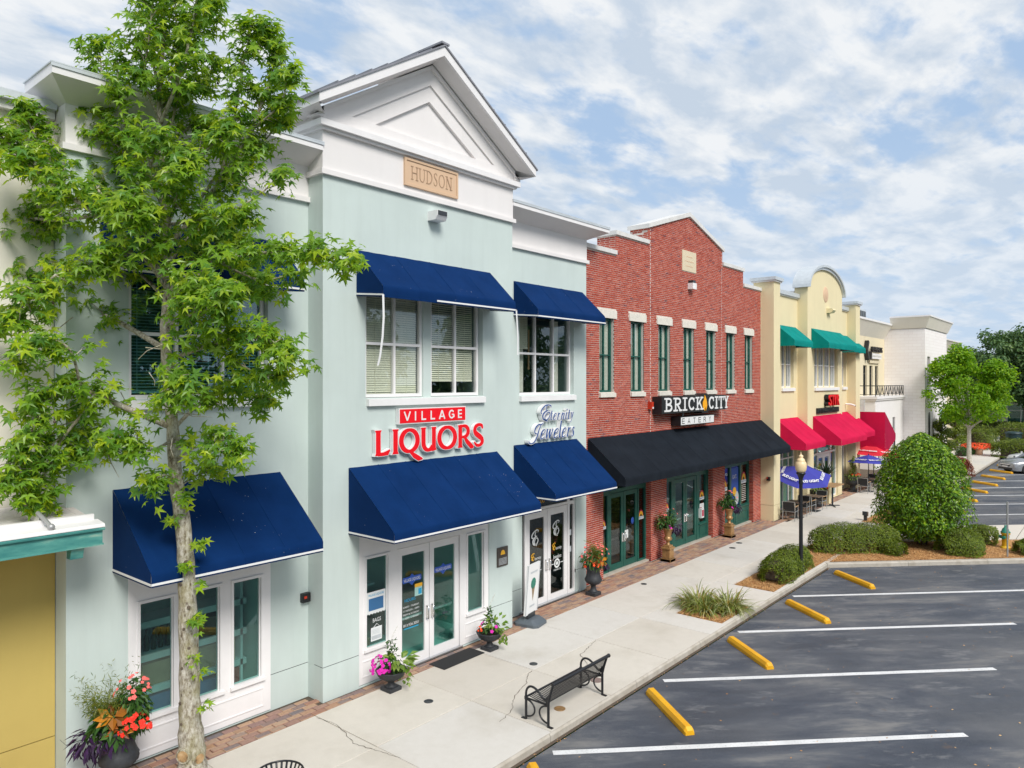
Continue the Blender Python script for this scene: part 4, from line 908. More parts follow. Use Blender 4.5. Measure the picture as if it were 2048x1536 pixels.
# bricks: course by course, laid in running bond, cut at openings and edges
BL_, BH, J = .203, .0677, .0135
BR = []                                                # (x0,x1,z0,z1,face) ; face 'f' front, 'l' a side facing -x
def subtract(iv, a, b):
    out = []
    for p, q in iv:
        if b <= p or a >= q: out.append((p, q)); continue
        if a > p: out.append((p, a))
        if b < q: out.append((b, q))
    return out
z = 0.0; k = 0
while z < 12.8:
    z1 = z + BH - J; iv = []
    if z < 3.99: iv = [(a, b) for a, b in cols_]
    else:
        lo = [18.68, 33.18]
        if z1 > 10.60:
            lo = [20.63, 31.15]
            if z1 > 11.27:
                lo = [22.78, 28.97]
                if z1 > 11.86:
                    d = 3.105 * (1 - (z1 - 11.86) / .92) + .05; lo = [25.875 - d, 25.875 + d]
        if lo[1] - lo[0] > .1: iv = [tuple(lo)]
        for a, b in wins:
            if z1 > WZ0 - .17 and z < WZ0: iv = subtract(iv, a - .03, b + .03)
            elif z1 > WZ0 and z < WZ1: iv = subtract(iv, a, b)
            elif z1 > WZ1 and z < WZ1 + .27: iv = subtract(iv, a - .13, b + .14)
        if z1 > 10.68 and z < 11.42: iv = subtract(iv, 25.33, 26.48)
        iv = subtract(subtract(iv, 22.89, 22.905), 28.89, 28.905)
    off = (k % 2) * BL_ / 2
    for p, q in iv:
        x = math.floor((p - off) / BL_) * BL_ + off
        while x < q - .01:
            a, b = max(p, x), min(q, x + BL_ - J)
            if b - a > .025: BR.append((a, b, z, z1, 'f'))
            x += BL_
    # side faces turned to the left: piers, and parapet steps
    sides = []
    if z < 3.99: sides = [(c[0], YB, YB + .44) for c in cols_[1:]]
    for xs, zl, zh in ((20.62, 10.60, 11.27), (22.77, 11.27, 11.86)):
        if zl < z and z1 < zh: sides.append((xs, YB, YB + .74))
    for xs, ya, yb in sides:
        y = ya + off * .5 + .002
        if off: BR.append((ya + .001, y - J, z, z1, xs))
        while y < yb - .04: BR.append((y, min(yb, y + BL_ - J), z, z1, xs)); y += BL_
    z += BH; k += 1
def brick_box(mb, b):
    j = R.uniform(-.0025, .0025)
    if b[4] == 'f': mb.box(b[0], b[1], YB + j, YB + .03, b[2], b[3])
    else: mb.box(b[4] + j - .002, b[4] + .03, b[0], b[1], b[2], b[3])
# the 300 that show largest are bricks of their own (sharing two meshes), the rest one part
std = [i for i, b in enumerate(BR) if b[4] == 'f' and abs((b[1] - b[0]) - (BL_ - J)) < 1e-3]
def seen(b): return (4.75 < b[2] < 9.6 and b[0] > 19.0) or (b[2] < 2.4 and 23.0 < b[0] < 24.0)
std = sorted([i for i in std if seen(BR[i])], key=lambda i: (BR[i][0]) ** 2 + 150 + (BR[i][2] - 6.4) ** 2)[:300]
pick = set(std)
rest = MB()
for i, b in enumerate(BR):
    if i not in pick: brick_box(rest, b)
rest.build('brick_courses', 'brick', K, kind='stuff')
bme = MB().box(0, BL_ - J, 0, .03, 0, BH - J).mesh('brick', 'brick')
for i in std:
    b = BR[i]; o = bpy.data.objects.new('brick', bme); COL.objects.link(o); o.parent = K; o.location = Vector((b[0], YB + R.uniform(-.003, .002), b[2])) - K.location
# lintels, sills, copings, date stone
for a, b in wins:
    B(a - .12, b + .13, YB - .035, YB + .2, WZ1, WZ1 + .265).build('lintel', 'cast_stone', K)
    MB().prism([(YB + .2, WZ0), (YB - .07, WZ0 - .02), (YB - .07, WZ0 - .16), (YB + .2, WZ0 - .16)], a - .025, b + .025, 'x').build('window_sill', 'cast_stone', K)
    f = window(K, a + .01, b - .01, WZ0, WZ1, YB + .11, [(a + b) / 2], [7.27], 'green_paint', 'upper_glass', .065, .035, .08)
    B(a + .40, b - .02, YB + .205, YB + .225, WZ0, WZ1 - .05).build('curtain', 'curtain_grey', K); B(a + .04, a + .36, YB + .21, YB + .23, WZ0, WZ1 - .05).build('curtain', 'curtain_grey', K)
    room(K, a, b, YB + .45, YB + 2.0, WZ0 - .2, WZ1 + .1)
B(29.42, 29.50, YB + .19, YB + .2, 6.15, 6.30).build('window_poster', 'decal_yellow', K)
def coping(x0, x1, z, left=.06, right=.0): B(x0 - left, x1 + right, YB - .06, YB + .80, z, z + .14).build('coping', 'coping_white', K)
coping(18.66, 20.617, 10.601, 0, 0); coping(20.62, 22.767, 11.271); coping(28.983, 31.16, 11.271, 0, .06); coping(31.163, 33.19, 10.601, 0, 0)
for s_ in (-1, 1):
    pts = [(25.875, 12.78), (25.875 + s_ * 3.18, 12.78 - .92 * 3.18 / 3.105), (25.875 + s_ * 3.18, 12.93 - .92 * 3.18 / 3.105), (25.875, 12.94)]
    MB().prism(pts, YB - .07, YB + .82, 'y').build('gable_coping', 'coping_white', K)
for x in (22.885, 28.885): B(x, x + .02, YB + .004, YB + .02, 4.65, 11.2).build('control_joint', 'coping_white', K)
ds = B(25.32, 26.49, YB - .02, YB + .1, 10.65, 11.44).build('date_stone', 'pale_plaque', K)
for i, w_ in enumerate((.5, .7, .6)): B(25.9 - w_ / 2, 25.9 + w_ / 2, YB - .024, YB - .019, 11.2 - i * .18, 11.23 - i * .18).build('date_stone_relief', 'tan_plaque', ds)
t = thing('floodlight', (25.95, YB, 10.15), 'white box floodlight under the date stone of the brick gable', 'light fixture')
B(25.80, 26.12, YB - .22, YB - .003, 9.97, 10.20).build('housing', 'sill_white', t); B(25.84, 26.08, YB - .2, YB - .003, 10.201, 10.31).build('lens', 'dark_frame', t)

# ground-floor openings: green joinery set back between the piers
YS = 13.05
def gframe(x0, x1, holes): 
    m = MB(); wall_grid(m, x0, x1, .06, 4.2, YS, YS + .1, holes); f = m.build('shopfront', 'green_paint', K); return f
f1 = gframe(19.85, 22.94, [(19.93, 20.40, .12, 2.62), (20.50, 22.36, -1, 2.66), (22.45, 22.86, .12, 2.62), (19.93, 20.40, 2.78, 3.5), (20.50, 22.36, 2.78, 3.5), (22.45, 22.86, 2.78, 3.5)])
for a, b, c, d in ((19.93, 20.40, .12, 2.62), (22.45, 22.86, .12, 2.62), (19.93, 20.40, 2.78, 3.5), (20.50, 22.36, 2.78, 3.5), (22.45, 22.86, 2.78, 3.5)): pane(f1, a, b, c, d, YS + .05, 'dark_glass')
D1 = door_leaf(K, 20.51, 21.42, .07, 2.64, YS + .01, 'green_paint', 'dark_glass', .14, .15, .2, True); D2 = door_leaf(K, 21.44, 22.35, .07, 2.64, YS + .01, 'green_paint', 'dark_glass', .14, .15, .2, False)
f2 = gframe(24.10, 28.05, [(24.20, 24.86, .62, 2.62), (25.05, 26.98, -1, 2.66), (27.25, 27.80, .70, 2.62)])
for a, b, c, d in ((24.20, 24.86, .62, 2.62), (27.25, 27.80, .70, 2.62)): pane(f2, a, b, c, d, YS + .05, 'shop_glass')
D3 = door_leaf(K, 25.06, 26.00, .07, 2.64, YS + .01, 'green_paint', 'shop_glass', .15, .15, .22, True); D4 = door_leaf(K, 26.02, 26.97, .07, 2.64, YS + .01, 'green_paint', 'shop_glass', .15, .15, .22, False)
f3 = gframe(29.22, 32.30, [(29.34, 30.18, .90, 2.66), (30.36, 31.26, .90, 2.66), (31.42, 32.14, .90, 2.66)])
for a, b in ((29.34, 30.18), (30.36, 31.26), (31.42, 32.14)): pane(f3, a, b, .90, 2.66, YS + .05, 'dark_glass')
def gpanel(f, a, b, z0, z1):
    m = MB(); y = YS - .001; w_ = .03
    for q in ((a, b, z0, z0 + w_), (a, b, z1 - w_, z1), (a, a + w_, z0 + w_, z1 - w_), (b - w_, b, z0 + w_, z1 - w_)): m.box(q[0], q[1], y - .015, y, q[2], q[3])
    m.build('panel_moulding', 'green_paint', f)
gpanel(f2, 27.22, 27.86, .14, .56); gpanel(f2, 24.2, 24.86, .14, .5); gpanel(f3, 29.34, 30.6, .15, .62); gpanel(f3, 30.75, 32.14, .15, .62)
B(29.25, 32.25, YS - .05, YS - .002, .80, .86).build('sill_board', 'green_paint', f3); B(27.15, 27.95, YS - .05, YS - .002, .62, .67).build('sill_board', 'green_paint', f2)
for a, b in ((19.84, 22.95), (24.09, 28.06), (29.21, 32.31)): B(a, b, YS - .12, YS + .3, -.01, .058).build('threshold', 'kerb_concrete', K)
room(K, 19.85, 22.94, YS + .1, 16.2, .02, 4.2, 'interior_dark'); room(K, 24.1, 28.05, YS + .1, 16.2, .02, 4.2, 'interior_dark'); room(K, 29.22, 32.3, YS + .1, 14.6, .02, 4.2, 'interior_brown')
B(21.0, 21.4, 13.6, 13.9, .03, .9).build('bin', 'dark_frame', K); B(22.5, 22.72, YS + .35, YS + .5, .06, 1.25).build('leaflet_stand', 'cap_metal', K)
def arch_decal(p, x, z, s, y, g='shop'):
    """half-round sun over a name strip, printed on the glass"""
    A = lambda r, y_, mt: MB().prism([(x + r * s * math.cos(a * math.pi / 12), z + r * s * 1.35 * math.sin(a * math.pi / 12)) for a in range(13)], y_, y_ + .001, 'y').build('window_decal', mt, p)
    A(1.0, y, 'decal_red'); A(.78, y - .002, 'decal_yellow'); A(.36, y - .004, 'sign_black')
    B(x - s * 1.05, x + s * 1.05, y - .006, y - .005, z - s * .62, z - .005).build('window_decal', 'paper', p)
    text_obj('window_lettering', 'BRICK CITY', s * .5, (x, y - .008, z - s * .48), 'sign_blue', p, .0003, 'CENTER', width=s * 1.7)
ya = YS + .04
arch_decal(f1, 20.2, 1.62, .16, ya); arch_decal(f1, 22.66, 1.62, .17, ya); arch_decal(f2, 24.55, 1.62, .17, ya); arch_decal(f2, 27.52, 1.72, .2, ya); arch_decal(f3, 29.72, 1.85, .26, ya); arch_decal(f3, 31.78, 1.98, .26, ya)
m = MB(); m.lathe([(0, -.001), (.10, -.001), (.10, .001), (0, .001)], (0, 0, 0), 20); m.v = [(22.05 + p[0], ya - .02 + p[2], 1.55 + p[1] * 1.25) for p in m.v]; m.build('door_sticker', 'decal_blue', D2)
B(21.5, 21.72, YS - .002, YS + .002, 1.02, 1.30).build('door_notice', 'paper', D2)
for i in range(9): B(31.55, 32.02, ya - .002, ya, 1.72 - i * .085, 1.745 - i * .085).build('window_lettering', 'curtain_grey', f3)
for i in range(9): B(29.5, 29.95, ya - .002, ya, 1.58 - i * .085, 1.605 - i * .085).build('window_lettering', 'curtain_grey', f3)
B(30.42, 31.2, ya + .004, ya + .006, .95, 2.6).build('window_poster', 'decal_blue', f3); text_obj('window_lettering', 'EAT.', .24, (30.8, ya - .002, 2.12), 'paper', f3, .0003, 'CENTER')
m = MB(); m.ball((30.75, ya - .01, 1.55), .2, .004, .2, 14, 8); m.build('window_decal', 'decal_yellow', f3); m = MB(); m.ball((31.0, ya - .01, 1.25), .22, .004, .3, 14, 8); m.build('window_decal', 'cap_metal', f3)
B(27.3, 27.72, ya - .002, ya, 1.02, 1.45).build('window_poster', 'paper', f2); B(27.34, 27.5, ya - .004, ya - .003, 1.06, 1.3).build('window_poster', 'decal_red', f2)
mbx = thing('menu_box', (27.35, YS, .9), 'small white menu box on the green shop front by the middle door', 'box'); B(27.14, 27.36, YS - .14, YS - .003, .92, 1.28).build('box_body', 'paper', mbx); B(27.17, 27.33, YS - .146, YS - .141, .98, 1.24).build('menu', 'decal_red', mbx)
t = awning('long black awning across the brick building', 'ground floor awnings', 18.92, 33.15, YB - .03, 4.62, 1.36, 3.47, 3.22, 13, 'black_canvas', None)

# BRICK CITY sign: white slab letters on black, orange flame between; EATERY box below
t = thing('letter_sign', (26.0, YB, 5.5), 'white slab letters BRICK CITY with orange flame on a black backing', 'sign')
YF = 12.45
bk = [(23.02, 5.24), (23.02, 5.86), (26.15, 5.86), (26.35, 5.94), (26.62, 5.94), (26.85, 5.86), (28.46, 5.86), (28.46, 5.26), (26.85, 5.26), (26.7, 5.17), (26.3, 5.17), (26.15, 5.24)]
MB().prism(bk, YF + .012, YB - .02, 'y').build('backing', 'sign_black', t)
def slab(ch, x, z, w_, h):
    m = MB(); kk = [0]; sw = .30; 
    def st(pts): ribbon(m, [(x + a * w_, z + b * h, ww * h * .62) for a, b, ww in pts], YF - .0006 * kk[0], YF + .03); kk[0] += 1
    def sl(a, b, zc): m.box(x + a * w_, x + b * w_, YF - .0006 * kk[0], YF + .03, z + zc * h - .06 * h, z + zc * h + .06 * h); kk[0] += 1
    if ch == 'B': st([(.25, 0, sw), (.25, 1, sw)]); sl(0, .5, .06); sl(0, .5, .94); st([(.2, .93, .22)] + arc(.52, .74, .26, .19, 85, -85, sw * .9, .2, 10) + [(.2, .52, .2)]); st([(.2, .50, .2)] + arc(.54, .275, .30, .21, 85, -85, sw, .2, 10) + [(.2, .07, .22)])
    if ch == 'R': st([(.25, 0, sw), (.25, 1, sw)]); sl(0, .5, .06); sl(0, .5, .94); st([(.2, .93, .22)] + arc(.52, .72, .28, .21, 85, -85, sw * .9, .2, 10) + [(.2, .48, .2)]); st([(.45, .5, .3), (.82, .02, .3)]); sl(.66, 1.0, .06)
    if ch == 'I': st([(.5, 0, .34), (.5, 1, .34)]); sl(.05, .95, .06); sl(.05, .95, .94)
    if ch == 'C': st(arc(.54, .5, .38, .42, 42, 318, sw * 1.1, .22, 20)); st([(.86, .95, .16), (.86, .62, .16)])
    if ch == 'K': st([(.25, 0, sw), (.25, 1, sw)]); sl(0, .48, .06); sl(0, .48, .94); st([(.35, .42, .22), (.84, .97, .22)]); sl(.62, 1.0, .94); st([(.50, .58, .28), (.85, .03, .28)]); sl(.62, 1.02, .06)
    if ch == 'T': st([(.5, 0, .32), (.5, 1, .32)]); sl(.25, .75, .06); sl(0, 1, .93); st([(.06, .98, .16), (.06, .66, .14)]); st([(.94, .98, .16), (.94, .66, .14)])
    if ch == 'Y': st([(.5, 0, .32), (.5, .45, .32)]); sl(.25, .75, .06); st([(.5, .42, .26), (.16, .96, .26)]); st([(.5, .42, .22), (.84, .96, .22)]); sl(-.02, .36, .94); sl(.64, 1.0, .94)
    m.build('letter', 'sign_white', t)
x = 23.2
for ch, w_ in zip('BRICK', (.64, .66, .40, .60, .66)): slab(ch, x, 5.31, w_, .50); x += w_ + .04
x = 26.78
for ch, w_ in zip('CITY', (.54, .34, .46, .46)): slab(ch, x, 5.31, w_, .50); x += w_ + .035
fl = [(26.36, 5.32), (26.28, 5.44), (26.29, 5.58), (26.40, 5.70), (26.44, 5.80), (26.43, 5.88), (26.50, 5.83), (26.58, 5.72), (26.64, 5.60), (26.66, 5.47), (26.62, 5.36), (26.54, 5.26), (26.56, 5.34), (26.52, 5.42), (26.48, 5.34), (26.43, 5.26)]
MB().prism(fl, YF - .002, YF + .03, 'y').build('flame', 'flame_orange', t)
t = thing('box_sign', (25.85, YB, 4.9), 'long white box sign reading EATERY under the BRICK CITY letters', 'sign')
B(24.42, 27.28, YF, YB - .015, 4.76, 5.10).build('cabinet', 'sign_black', t); B(24.45, 27.25, YF - .008, YF - .001, 4.79, 5.07).build('face', 'sign_white', t)
m = MB(); xs_ = [24.54 + i * .45 for i in range(6)]; y0, y1 = YF - .011, YF - .0085; zb, h = 4.83, .20; ww = .028
def seg(*p): 
    ribbon(m, [(a, b, ww) for a, b in p], y0 - .0002 * (len(m.v) % 7), y1)
for ch, x in zip('EATERY', xs_):
    q = .19
    if ch == 'E': seg((x, zb), (x, zb + h)); [seg((x, zb + k_), (x + q, zb + k_)) for k_ in (.012, h / 2, h - .012)]
    if ch == 'A': seg((x, zb), (x + q / 2, zb + h), (x + q, zb)); seg((x + .05, zb + .06), (x + q - .05, zb + .06))
    if ch == 'T': seg((x, zb + h - .012), (x + q, zb + h - .012)); seg((x + q / 2, zb), (x + q / 2, zb + h))
    if ch == 'R': seg((x, zb), (x, zb + h)); seg((x, zb + h - .012), (x + .12, zb + h - .012), (x + .17, zb + h - .05), (x + .12, zb + .1), (x, zb + .1)); seg((x + .1, zb + .1), (x + q, zb))
    if ch == 'Y': seg((x, zb + h), (x + q / 2, zb + .1), (x + q, zb + h)); seg((x + q / 2, zb), (x + q / 2, zb + .1))
m.build('lettering', 'sign_black', t)
MB().tube([(25.2, YB - .1, 5.1), (25.2, YB - .1, 5.2)], .03, 8).build('conduit', 'cap_metal', t)
t = thing('wall_strobe', (23.1, YB, 5.5), 'orange-red alarm strobe at the left end of the BRICK CITY sign', 'alarm'); B(22.72, 22.86, YB - .16, YB - .003, 5.42, 5.68).build('housing', 'strobe_red', t); B(22.75, 22.83, YB - .18, YB - .161, 5.44, 5.50).build('lamp', 'sign_white', t)

# ================================================================== cream building
C_ = thing('cream_building', (33.2, 12.25, 0), 'cream stucco building with round-topped centre bay and white capped piers', 'building')
YC, YCR = 12.25, 12.75
def cwall(x0, x1, yf, holes, ztop, yb=None):
    m = MB(); wall_grid(m, x0, x1, .70, ztop, yf, yb or yf + .3, [h for h in holes if h[3] > .7]); m.build('wall', 'cream_stucco', C_)
    m = MB(); wall_grid(m, x0 - .0, x1 + .0, -.02, .685, yf, yb or yf + .3, [h for h in holes if h[2] < .5]); m.build('wall_base', 'cream_stucco', C_)
cwall(33.21, 34.02, YC, [], 11.0, 13.2); cwall(46.6, 47.5, YC, [], 11.0, 13.2)
RL, RR = (34.02, 37.87), (43.8, 46.6)
cwall(*RL, YCR, [(35.42, 37.75, .0, 3.6), (35.6, 37.3, 6.1, 8.5)], 10.6); cwall(*RR, YCR, [(45.2, 46.45, .0, 3.6), (45.6, 46.4, 6.1, 8.5)], 10.6)
cwall(37.87, 43.8, YC, [(38.85, 43.05, .0, 3.7), (38.95, 43.0, 6.1, 8.5)], 10.6, 12.9)
# arched head of the centre bay
cxa, ra = 40.835, 2.965
def archz(x, r=2.965, base=11.2, h=1.18): return base + h * math.sqrt(max(0, 1 - ((x - cxa) / r) ** 2))
pts = [(37.87, 10.601)] + [(cxa - ra * math.cos(a * math.pi / 24), 11.2 + 1.18 * math.sin(a * math.pi / 24)) for a in range(25)] + [(43.8, 10.601)]
MB().prism(pts, YC, 12.9, 'y').build('arched_gable', 'cream_stucco', C_)
m = MB(); n = 28
for (r0, h0, r1, h1, y0) in ((2.95, 1.17, 3.08, 1.30, YC - .10), (3.0, 1.30, 3.16, 1.42, YC - .18)):
    rows = []
    for a in range(n + 1):
        t_ = a * math.pi / n; c0, s0 = math.cos(t_), math.sin(t_)
        rows.append([(cxa - r0 * c0, y0, 11.2 + h0 * s0), (cxa - r1 * c0, y0, 11.2 + h1 * s0), (cxa - r1 * c0, 12.95, 11.2 + h1 * s0), (cxa - r0 * c0, 12.95, 11.2 + h0 * s0), (cxa - r0 * c0, y0, 11.2 + h0 * s0)])
    m.grid(rows, False); m.face(rows[0][:4]); m.face(rows[-1][:4][::-1])
m.build('arched_cap', 'cap_metal', C_)
for x0, x1, y0, y1, z in ((33.21, 34.02, YC, 13.2, 11.0), (46.6, 47.5, YC, 13.2, 11.0)):
    B(x0 - .07, x1 + .07, y0 - .07, y1 + .07, z, z + .07).build('pier_cap', 'trim_white', C_); B(x0 - .13, x1 + .13, y0 - .13, y1 + .13, z + .071, z + .22).build('pier_cap', 'cap_metal', C_)
for (x0, x1) in (RL, RR):
    B(x0 + .01, x1 - .01, YCR - .07, YCR + .5, 10.601, 10.66).build('parapet_cap', 'trim_white', C_); B(x0 + .01, x1 - .01, YCR - .13, YCR + .55, 10.661, 10.86).build('parapet_cap', 'cap_metal', C_)
B(37.88, 38.2, 12.91, 15.5, 10.45, 10.98).build('parapet_return', 'cream_stucco', C_); B(37.84, 38.24, 12.91, 15.54, 10.981, 11.06).build('parapet_cap', 'trim_white', C_); B(33.3, 47.4, 13.2, 20, 10.3, 10.45).build('flat_roof', 'roof_membrane', C_); B(47.3, 47.5, 13.2, 20, -.02, 10.5).build('side_wall', 'cream_stucco', C_)
m = MB(); m.lathe([(0, -.02), (.34, -.02), (.40, -.005), (.44, .03)], (0, 0, 0), 24); m.v = [(40.8 + p[0], YC - .002 + p[2] - .02, 11.08 + p[1]) for p in m.v]; md = m.build('medallion', 'tan_plaque', C_)
m = MB(); m.ball((40.8, YC - .04, 11.1), .15, .03, .25, 10, 8); m.build('medallion_relief', 'tan_plaque', md)
t = thing('floodlight', (41.2, YC, 10.25), 'cream box floodlight on the rounded cream gable', 'light fixture'); MB().prism([(YC - .003, 10.1), (YC - .25, 10.12), (YC - .36, 10.25), (YC - .30, 10.34), (YC - .003, 10.36)], 40.95, 41.45, 'x').build('housing', 'cream_stucco', t)
# windows upstairs
for (a, b) in ((35.62, 36.38), (36.52, 37.28)): window(C_, a, b, 6.1, 8.5, YCR + .15, [(a + b) / 2], [7.25], 'frame_white', 'upper_glass', .06, .05); 
for i in range(4): window(C_, 38.97 + i * 1.01, 38.97 + i * 1.01 + .88, 6.1, 8.5, YC + .15, [38.97 + i * 1.01 + .44], [7.25], 'frame_white', 'upper_glass', .06, .05)
for i in range(3): B(38.97 + i * 1.01 + .88, 38.97 + (i + 1) * 1.01, YC + .12, YC + .3, 6.1, 8.5).build('mullion_pier', 'cream_stucco', C_)
B(36.38, 36.52, YCR + .12, YCR + .3, 6.1, 8.5).build('mullion_pier', 'cream_stucco', C_)
window(C_, 45.62, 46.38, 6.1, 8.5, YCR + .15, [46.0], [7.25], 'frame_white', 'upper_glass', .06, .05)
for a, b, y in ((35.6, 37.3, YCR), (38.95, 43.0, YC), (45.6, 46.4, YCR)):
    MB().prism([(y + .2, 6.1), (y - .09, 6.07), (y - .09, 5.92), (y + .2, 5.92)], a - .04, b + .04, 'x').build('window_sill', 'sill_white', C_)
    room(C_, a, b, y + .3, y + 2, 5.9, 8.6); x = a + .15
    while x < b - .3: B(x, x + .40, y + .27, y + .29, 6.1, 8.45).build('curtain', 'curtain_grey', C_); x += .55
# shop fronts
f = window(C_, 35.42, 37.75, .05, 3.6, YCR + .15, [36.2, 37.0], [2.55], 'frame_white', 'shop_glass', .08, .07); room(C_, 35.42, 37.75, YCR + .3, 15.5, .02, 3.6, 'interior_light')
f = window(C_, 45.2, 46.45, .05, 3.6, YCR + .15, [45.8], [2.55], 'frame_white', 'shop_glass', .08, .07); room(C_, 45.2, 46.45, YCR + .3, 15.5, .02, 3.6, 'interior_light')
m = MB(); wall_grid(m, 38.85, 43.05, .02, 3.7, YC + .12, YC + .22, [(38.95, 39.8, .1, 2.5), (39.92, 41.98, -1, 2.5), (42.1, 42.95, .1, 2.5), (38.95, 39.8, 2.6, 3.6), (39.92, 41.98, 2.6, 3.6), (42.1, 42.95, 2.6, 3.6)]); f = m.build('shopfront', 'frame_white', C_)
for q in ((38.95, 39.8, .1, 2.5), (42.1, 42.95, .1, 2.5), (38.95, 39.8, 2.6, 3.6), (39.92, 41.98, 2.6, 3.6), (42.1, 42.95, 2.6, 3.6)): pane(f, *q, YC + .17, 'shop_glass')
door_leaf(C_, 39.93, 40.94, .03, 2.48, YC + .14, 'frame_white', 'shop_glass', .16, .18, .3, True); door_leaf(C_, 40.96, 41.97, .03, 2.48, YC + .14, 'frame_white', 'shop_glass', .16, .18, .3, False)
room(C_, 38.85, 43.05, YC + .22, 16, .01, 3.7, 'interior_light'); B(42.2, 42.9, YC + .7, YC + .9, .3, 1.9).build('display_rack', 'carton_red', C_); B(42.3, 42.8, YC + .6, YC + .69, .9, 1.4).build('display_rack', 'hydrant_green', C_)
t = thing('wall_strobe', (33.21, 12.5, 1.9), 'small black and red alarm box on the cream pier beside the brick building', 'alarm'); B(33.11, 33.208, 12.40, 12.55, 1.83, 2.0).build('housing', 'sign_black', t); B(33.095, 33.109, 12.49, 12.55, 1.93, 1.99).build('lamp', 'strobe_red', t)
t = thing('security_camera', (46.4, 12.7, 4.9), 'small white security camera beside the cream right pier', 'camera'); MB().tube([(46.2, 12.72, 5.05), (46.25, 12.4, 5.03), (46.3, 12.2, 4.95)], .05, 8).build('body', 'sill_white', t); MB().tube([(46.3, 12.2, 4.95), (46.31, 12.17, 4.94)], .04, 8).build('lens', 'sign_black', t)
GA, RA = 'green awnings on the cream building', 'red awnings on the cream building'
awning('left green awning over the paired upper windows of the cream building', GA, 34.85, 37.55, YCR, 9.15, .88, 8.38, 8.10, 3, 'green_canvas')
awning('widest green awning, on the round-topped centre bay', GA, 38.45, 43.45, YC, 9.14, .88, 8.38, 8.10, 5, 'green_canvas')
awning('right green awning overlapping the dark K sign', GA, 44.9, 47.3, YCR, 9.15, .88, 8.38, 8.10, 3, 'green_canvas')
awning('left red awning next to the black awning', RA, 34.9, 37.85, YCR, 4.58, 1.40, 3.46, 3.16, 3, 'red_canvas')
awning('wide middle red awning over the cream building doors', RA, 38.7, 43.5, YC, 4.60, 1.40, 3.46, 3.16, 5, 'red_canvas')
awning('right red awning behind the middle one', RA, 44.6, 47.3, YCR, 4.58, 1.40, 3.46, 3.16, 3, 'red_canvas')
# its sign: red letters in front of black ones, and a line of black letters
t = thing('letter_sign', (41.4, YC, 5.3), 'red and black shop letters above the middle red awning', 'sign')
for i, ch in enumerate('STIR'):
    text_obj('letter', ch, .82, (40.45 + i * .46, YC - .28, 5.12), 'red_face', t, .03, 'LEFT', width=.40 if ch != 'I' else .16, offset=.012); text_obj('letter', ch, .82, (40.47 + i * .46, YC - .16, 5.12), 'sign_black', t, .14, 'LEFT', width=.42 if ch != 'I' else .2, offset=.02)
t = thing('letter_sign', (41.2, YC, 4.8), 'row of small black letters between the red letters and red awning', 'sign')
B(39.2, 42.9, YC - .10, YC - .003, 4.72, 5.00).build('raceway', 'sign_black', t); text_obj('lettering', 'KITCHEN COMPANY', .36, (39.35, YC - .12, 4.74), 'dark_frame', t, .012, 'LEFT', width=3.4)
# ================================================================== yellow building at the left edge, with its low roof
Yb = thing('yellow_building', (4.19, 13.2, 0), 'yellow stucco building at the left edge behind the tree', 'building')
B(-14, 4.19, 13.2, 20, .705, 10.59).build('wall', 'beige_stucco', Yb); B(-14, 4.19, 13.15, 20, -.02, .69).build('wall_base', 'yellow_stucco', Yb); B(-14, 4.19, 13.15, 13.199, .705, 4.3).build('lower_wall', 'yellow_stucco', Yb)
B(-14, 4.17, 13.08, 20, 10.59, 10.72).build('cornice', 'white_stucco', Yb); B(-14, 4.17, 12.98, 20, 10.721, 10.86).build('cornice_cap', 'cap_metal', Yb)
t = thing('low_roof', (0, 11.6, 4.1), 'low white membrane roof with weathered green gutter at the left edge', 'roof')
MB().prism([(13.14, 4.46), (11.95, 4.33), (11.95, 4.22), (13.14, 4.22)], -14, 4.19, 'x').build('roof_deck', 'roof_membrane', t)
MB().prism([(12.69, 4.415), (11.95, 4.33), (11.95, 4.22), (12.69, 4.22)], 4.191, 4.30, 'x').build('roof_deck', 'roof_membrane', t)
B(-14, 4.31, 11.88, 11.95, 4.20, 4.40).build('parapet_strip', 'trim_white', t)
MB().prism([(11.88, 4.32), (11.62, 4.285), (11.60, 4.25), (11.60, 4.235), (11.88, 4.235)], -14, 4.36, 'x').build('gutter_lip', 'trim_white', t)
MB().prism([(11.87, 4.234), (11.62, 4.234), (11.595, 4.215), (11.60, 4.19), (11.87, 4.19)], -14, 4.36, 'x').build('gutter_lip', 'gutter_weathered', t)
B(-14, 4.34, 11.64, 11.87, 3.985, 4.189).build('gutter', 'gutter_weathered', t); B(-14, 4.35, 11.625, 11.639, 3.965, 3.995).build('gutter_bead', 'gutter_weathered', t)
MB().prism([(11.66, 3.984), (11.86, 3.984), (11.86, 3.80), (11.72, 3.80)], 3.93, 4.10, 'x').build('outlet', 'gutter_weathered', t)
B(-14, 4.19, 11.88, 13.14, 4.02, 4.06).build('soffit', 'yellow_stucco', t)
for x, y in ((2.6, 12.2), (3.6, 12.2)): B(x, x + .008, 11.96, 13.1, 4.34, 4.475).build('membrane_seam', 'curtain_grey', t)
B(-14, 4.18, 12.3, 12.31, 4.372, 4.378).build('membrane_seam', 'curtain_grey', t)
MB().tube([(3.60, 12.0, 4.50), (3.63, 11.80, 4.42), (3.66, 11.66, 4.34)], .03, 8).build('roof_clamp', 'post_steel', t)
MB().ball((3.665, 11.65, 4.33), .05).build('roof_clamp', 'post_steel', t)

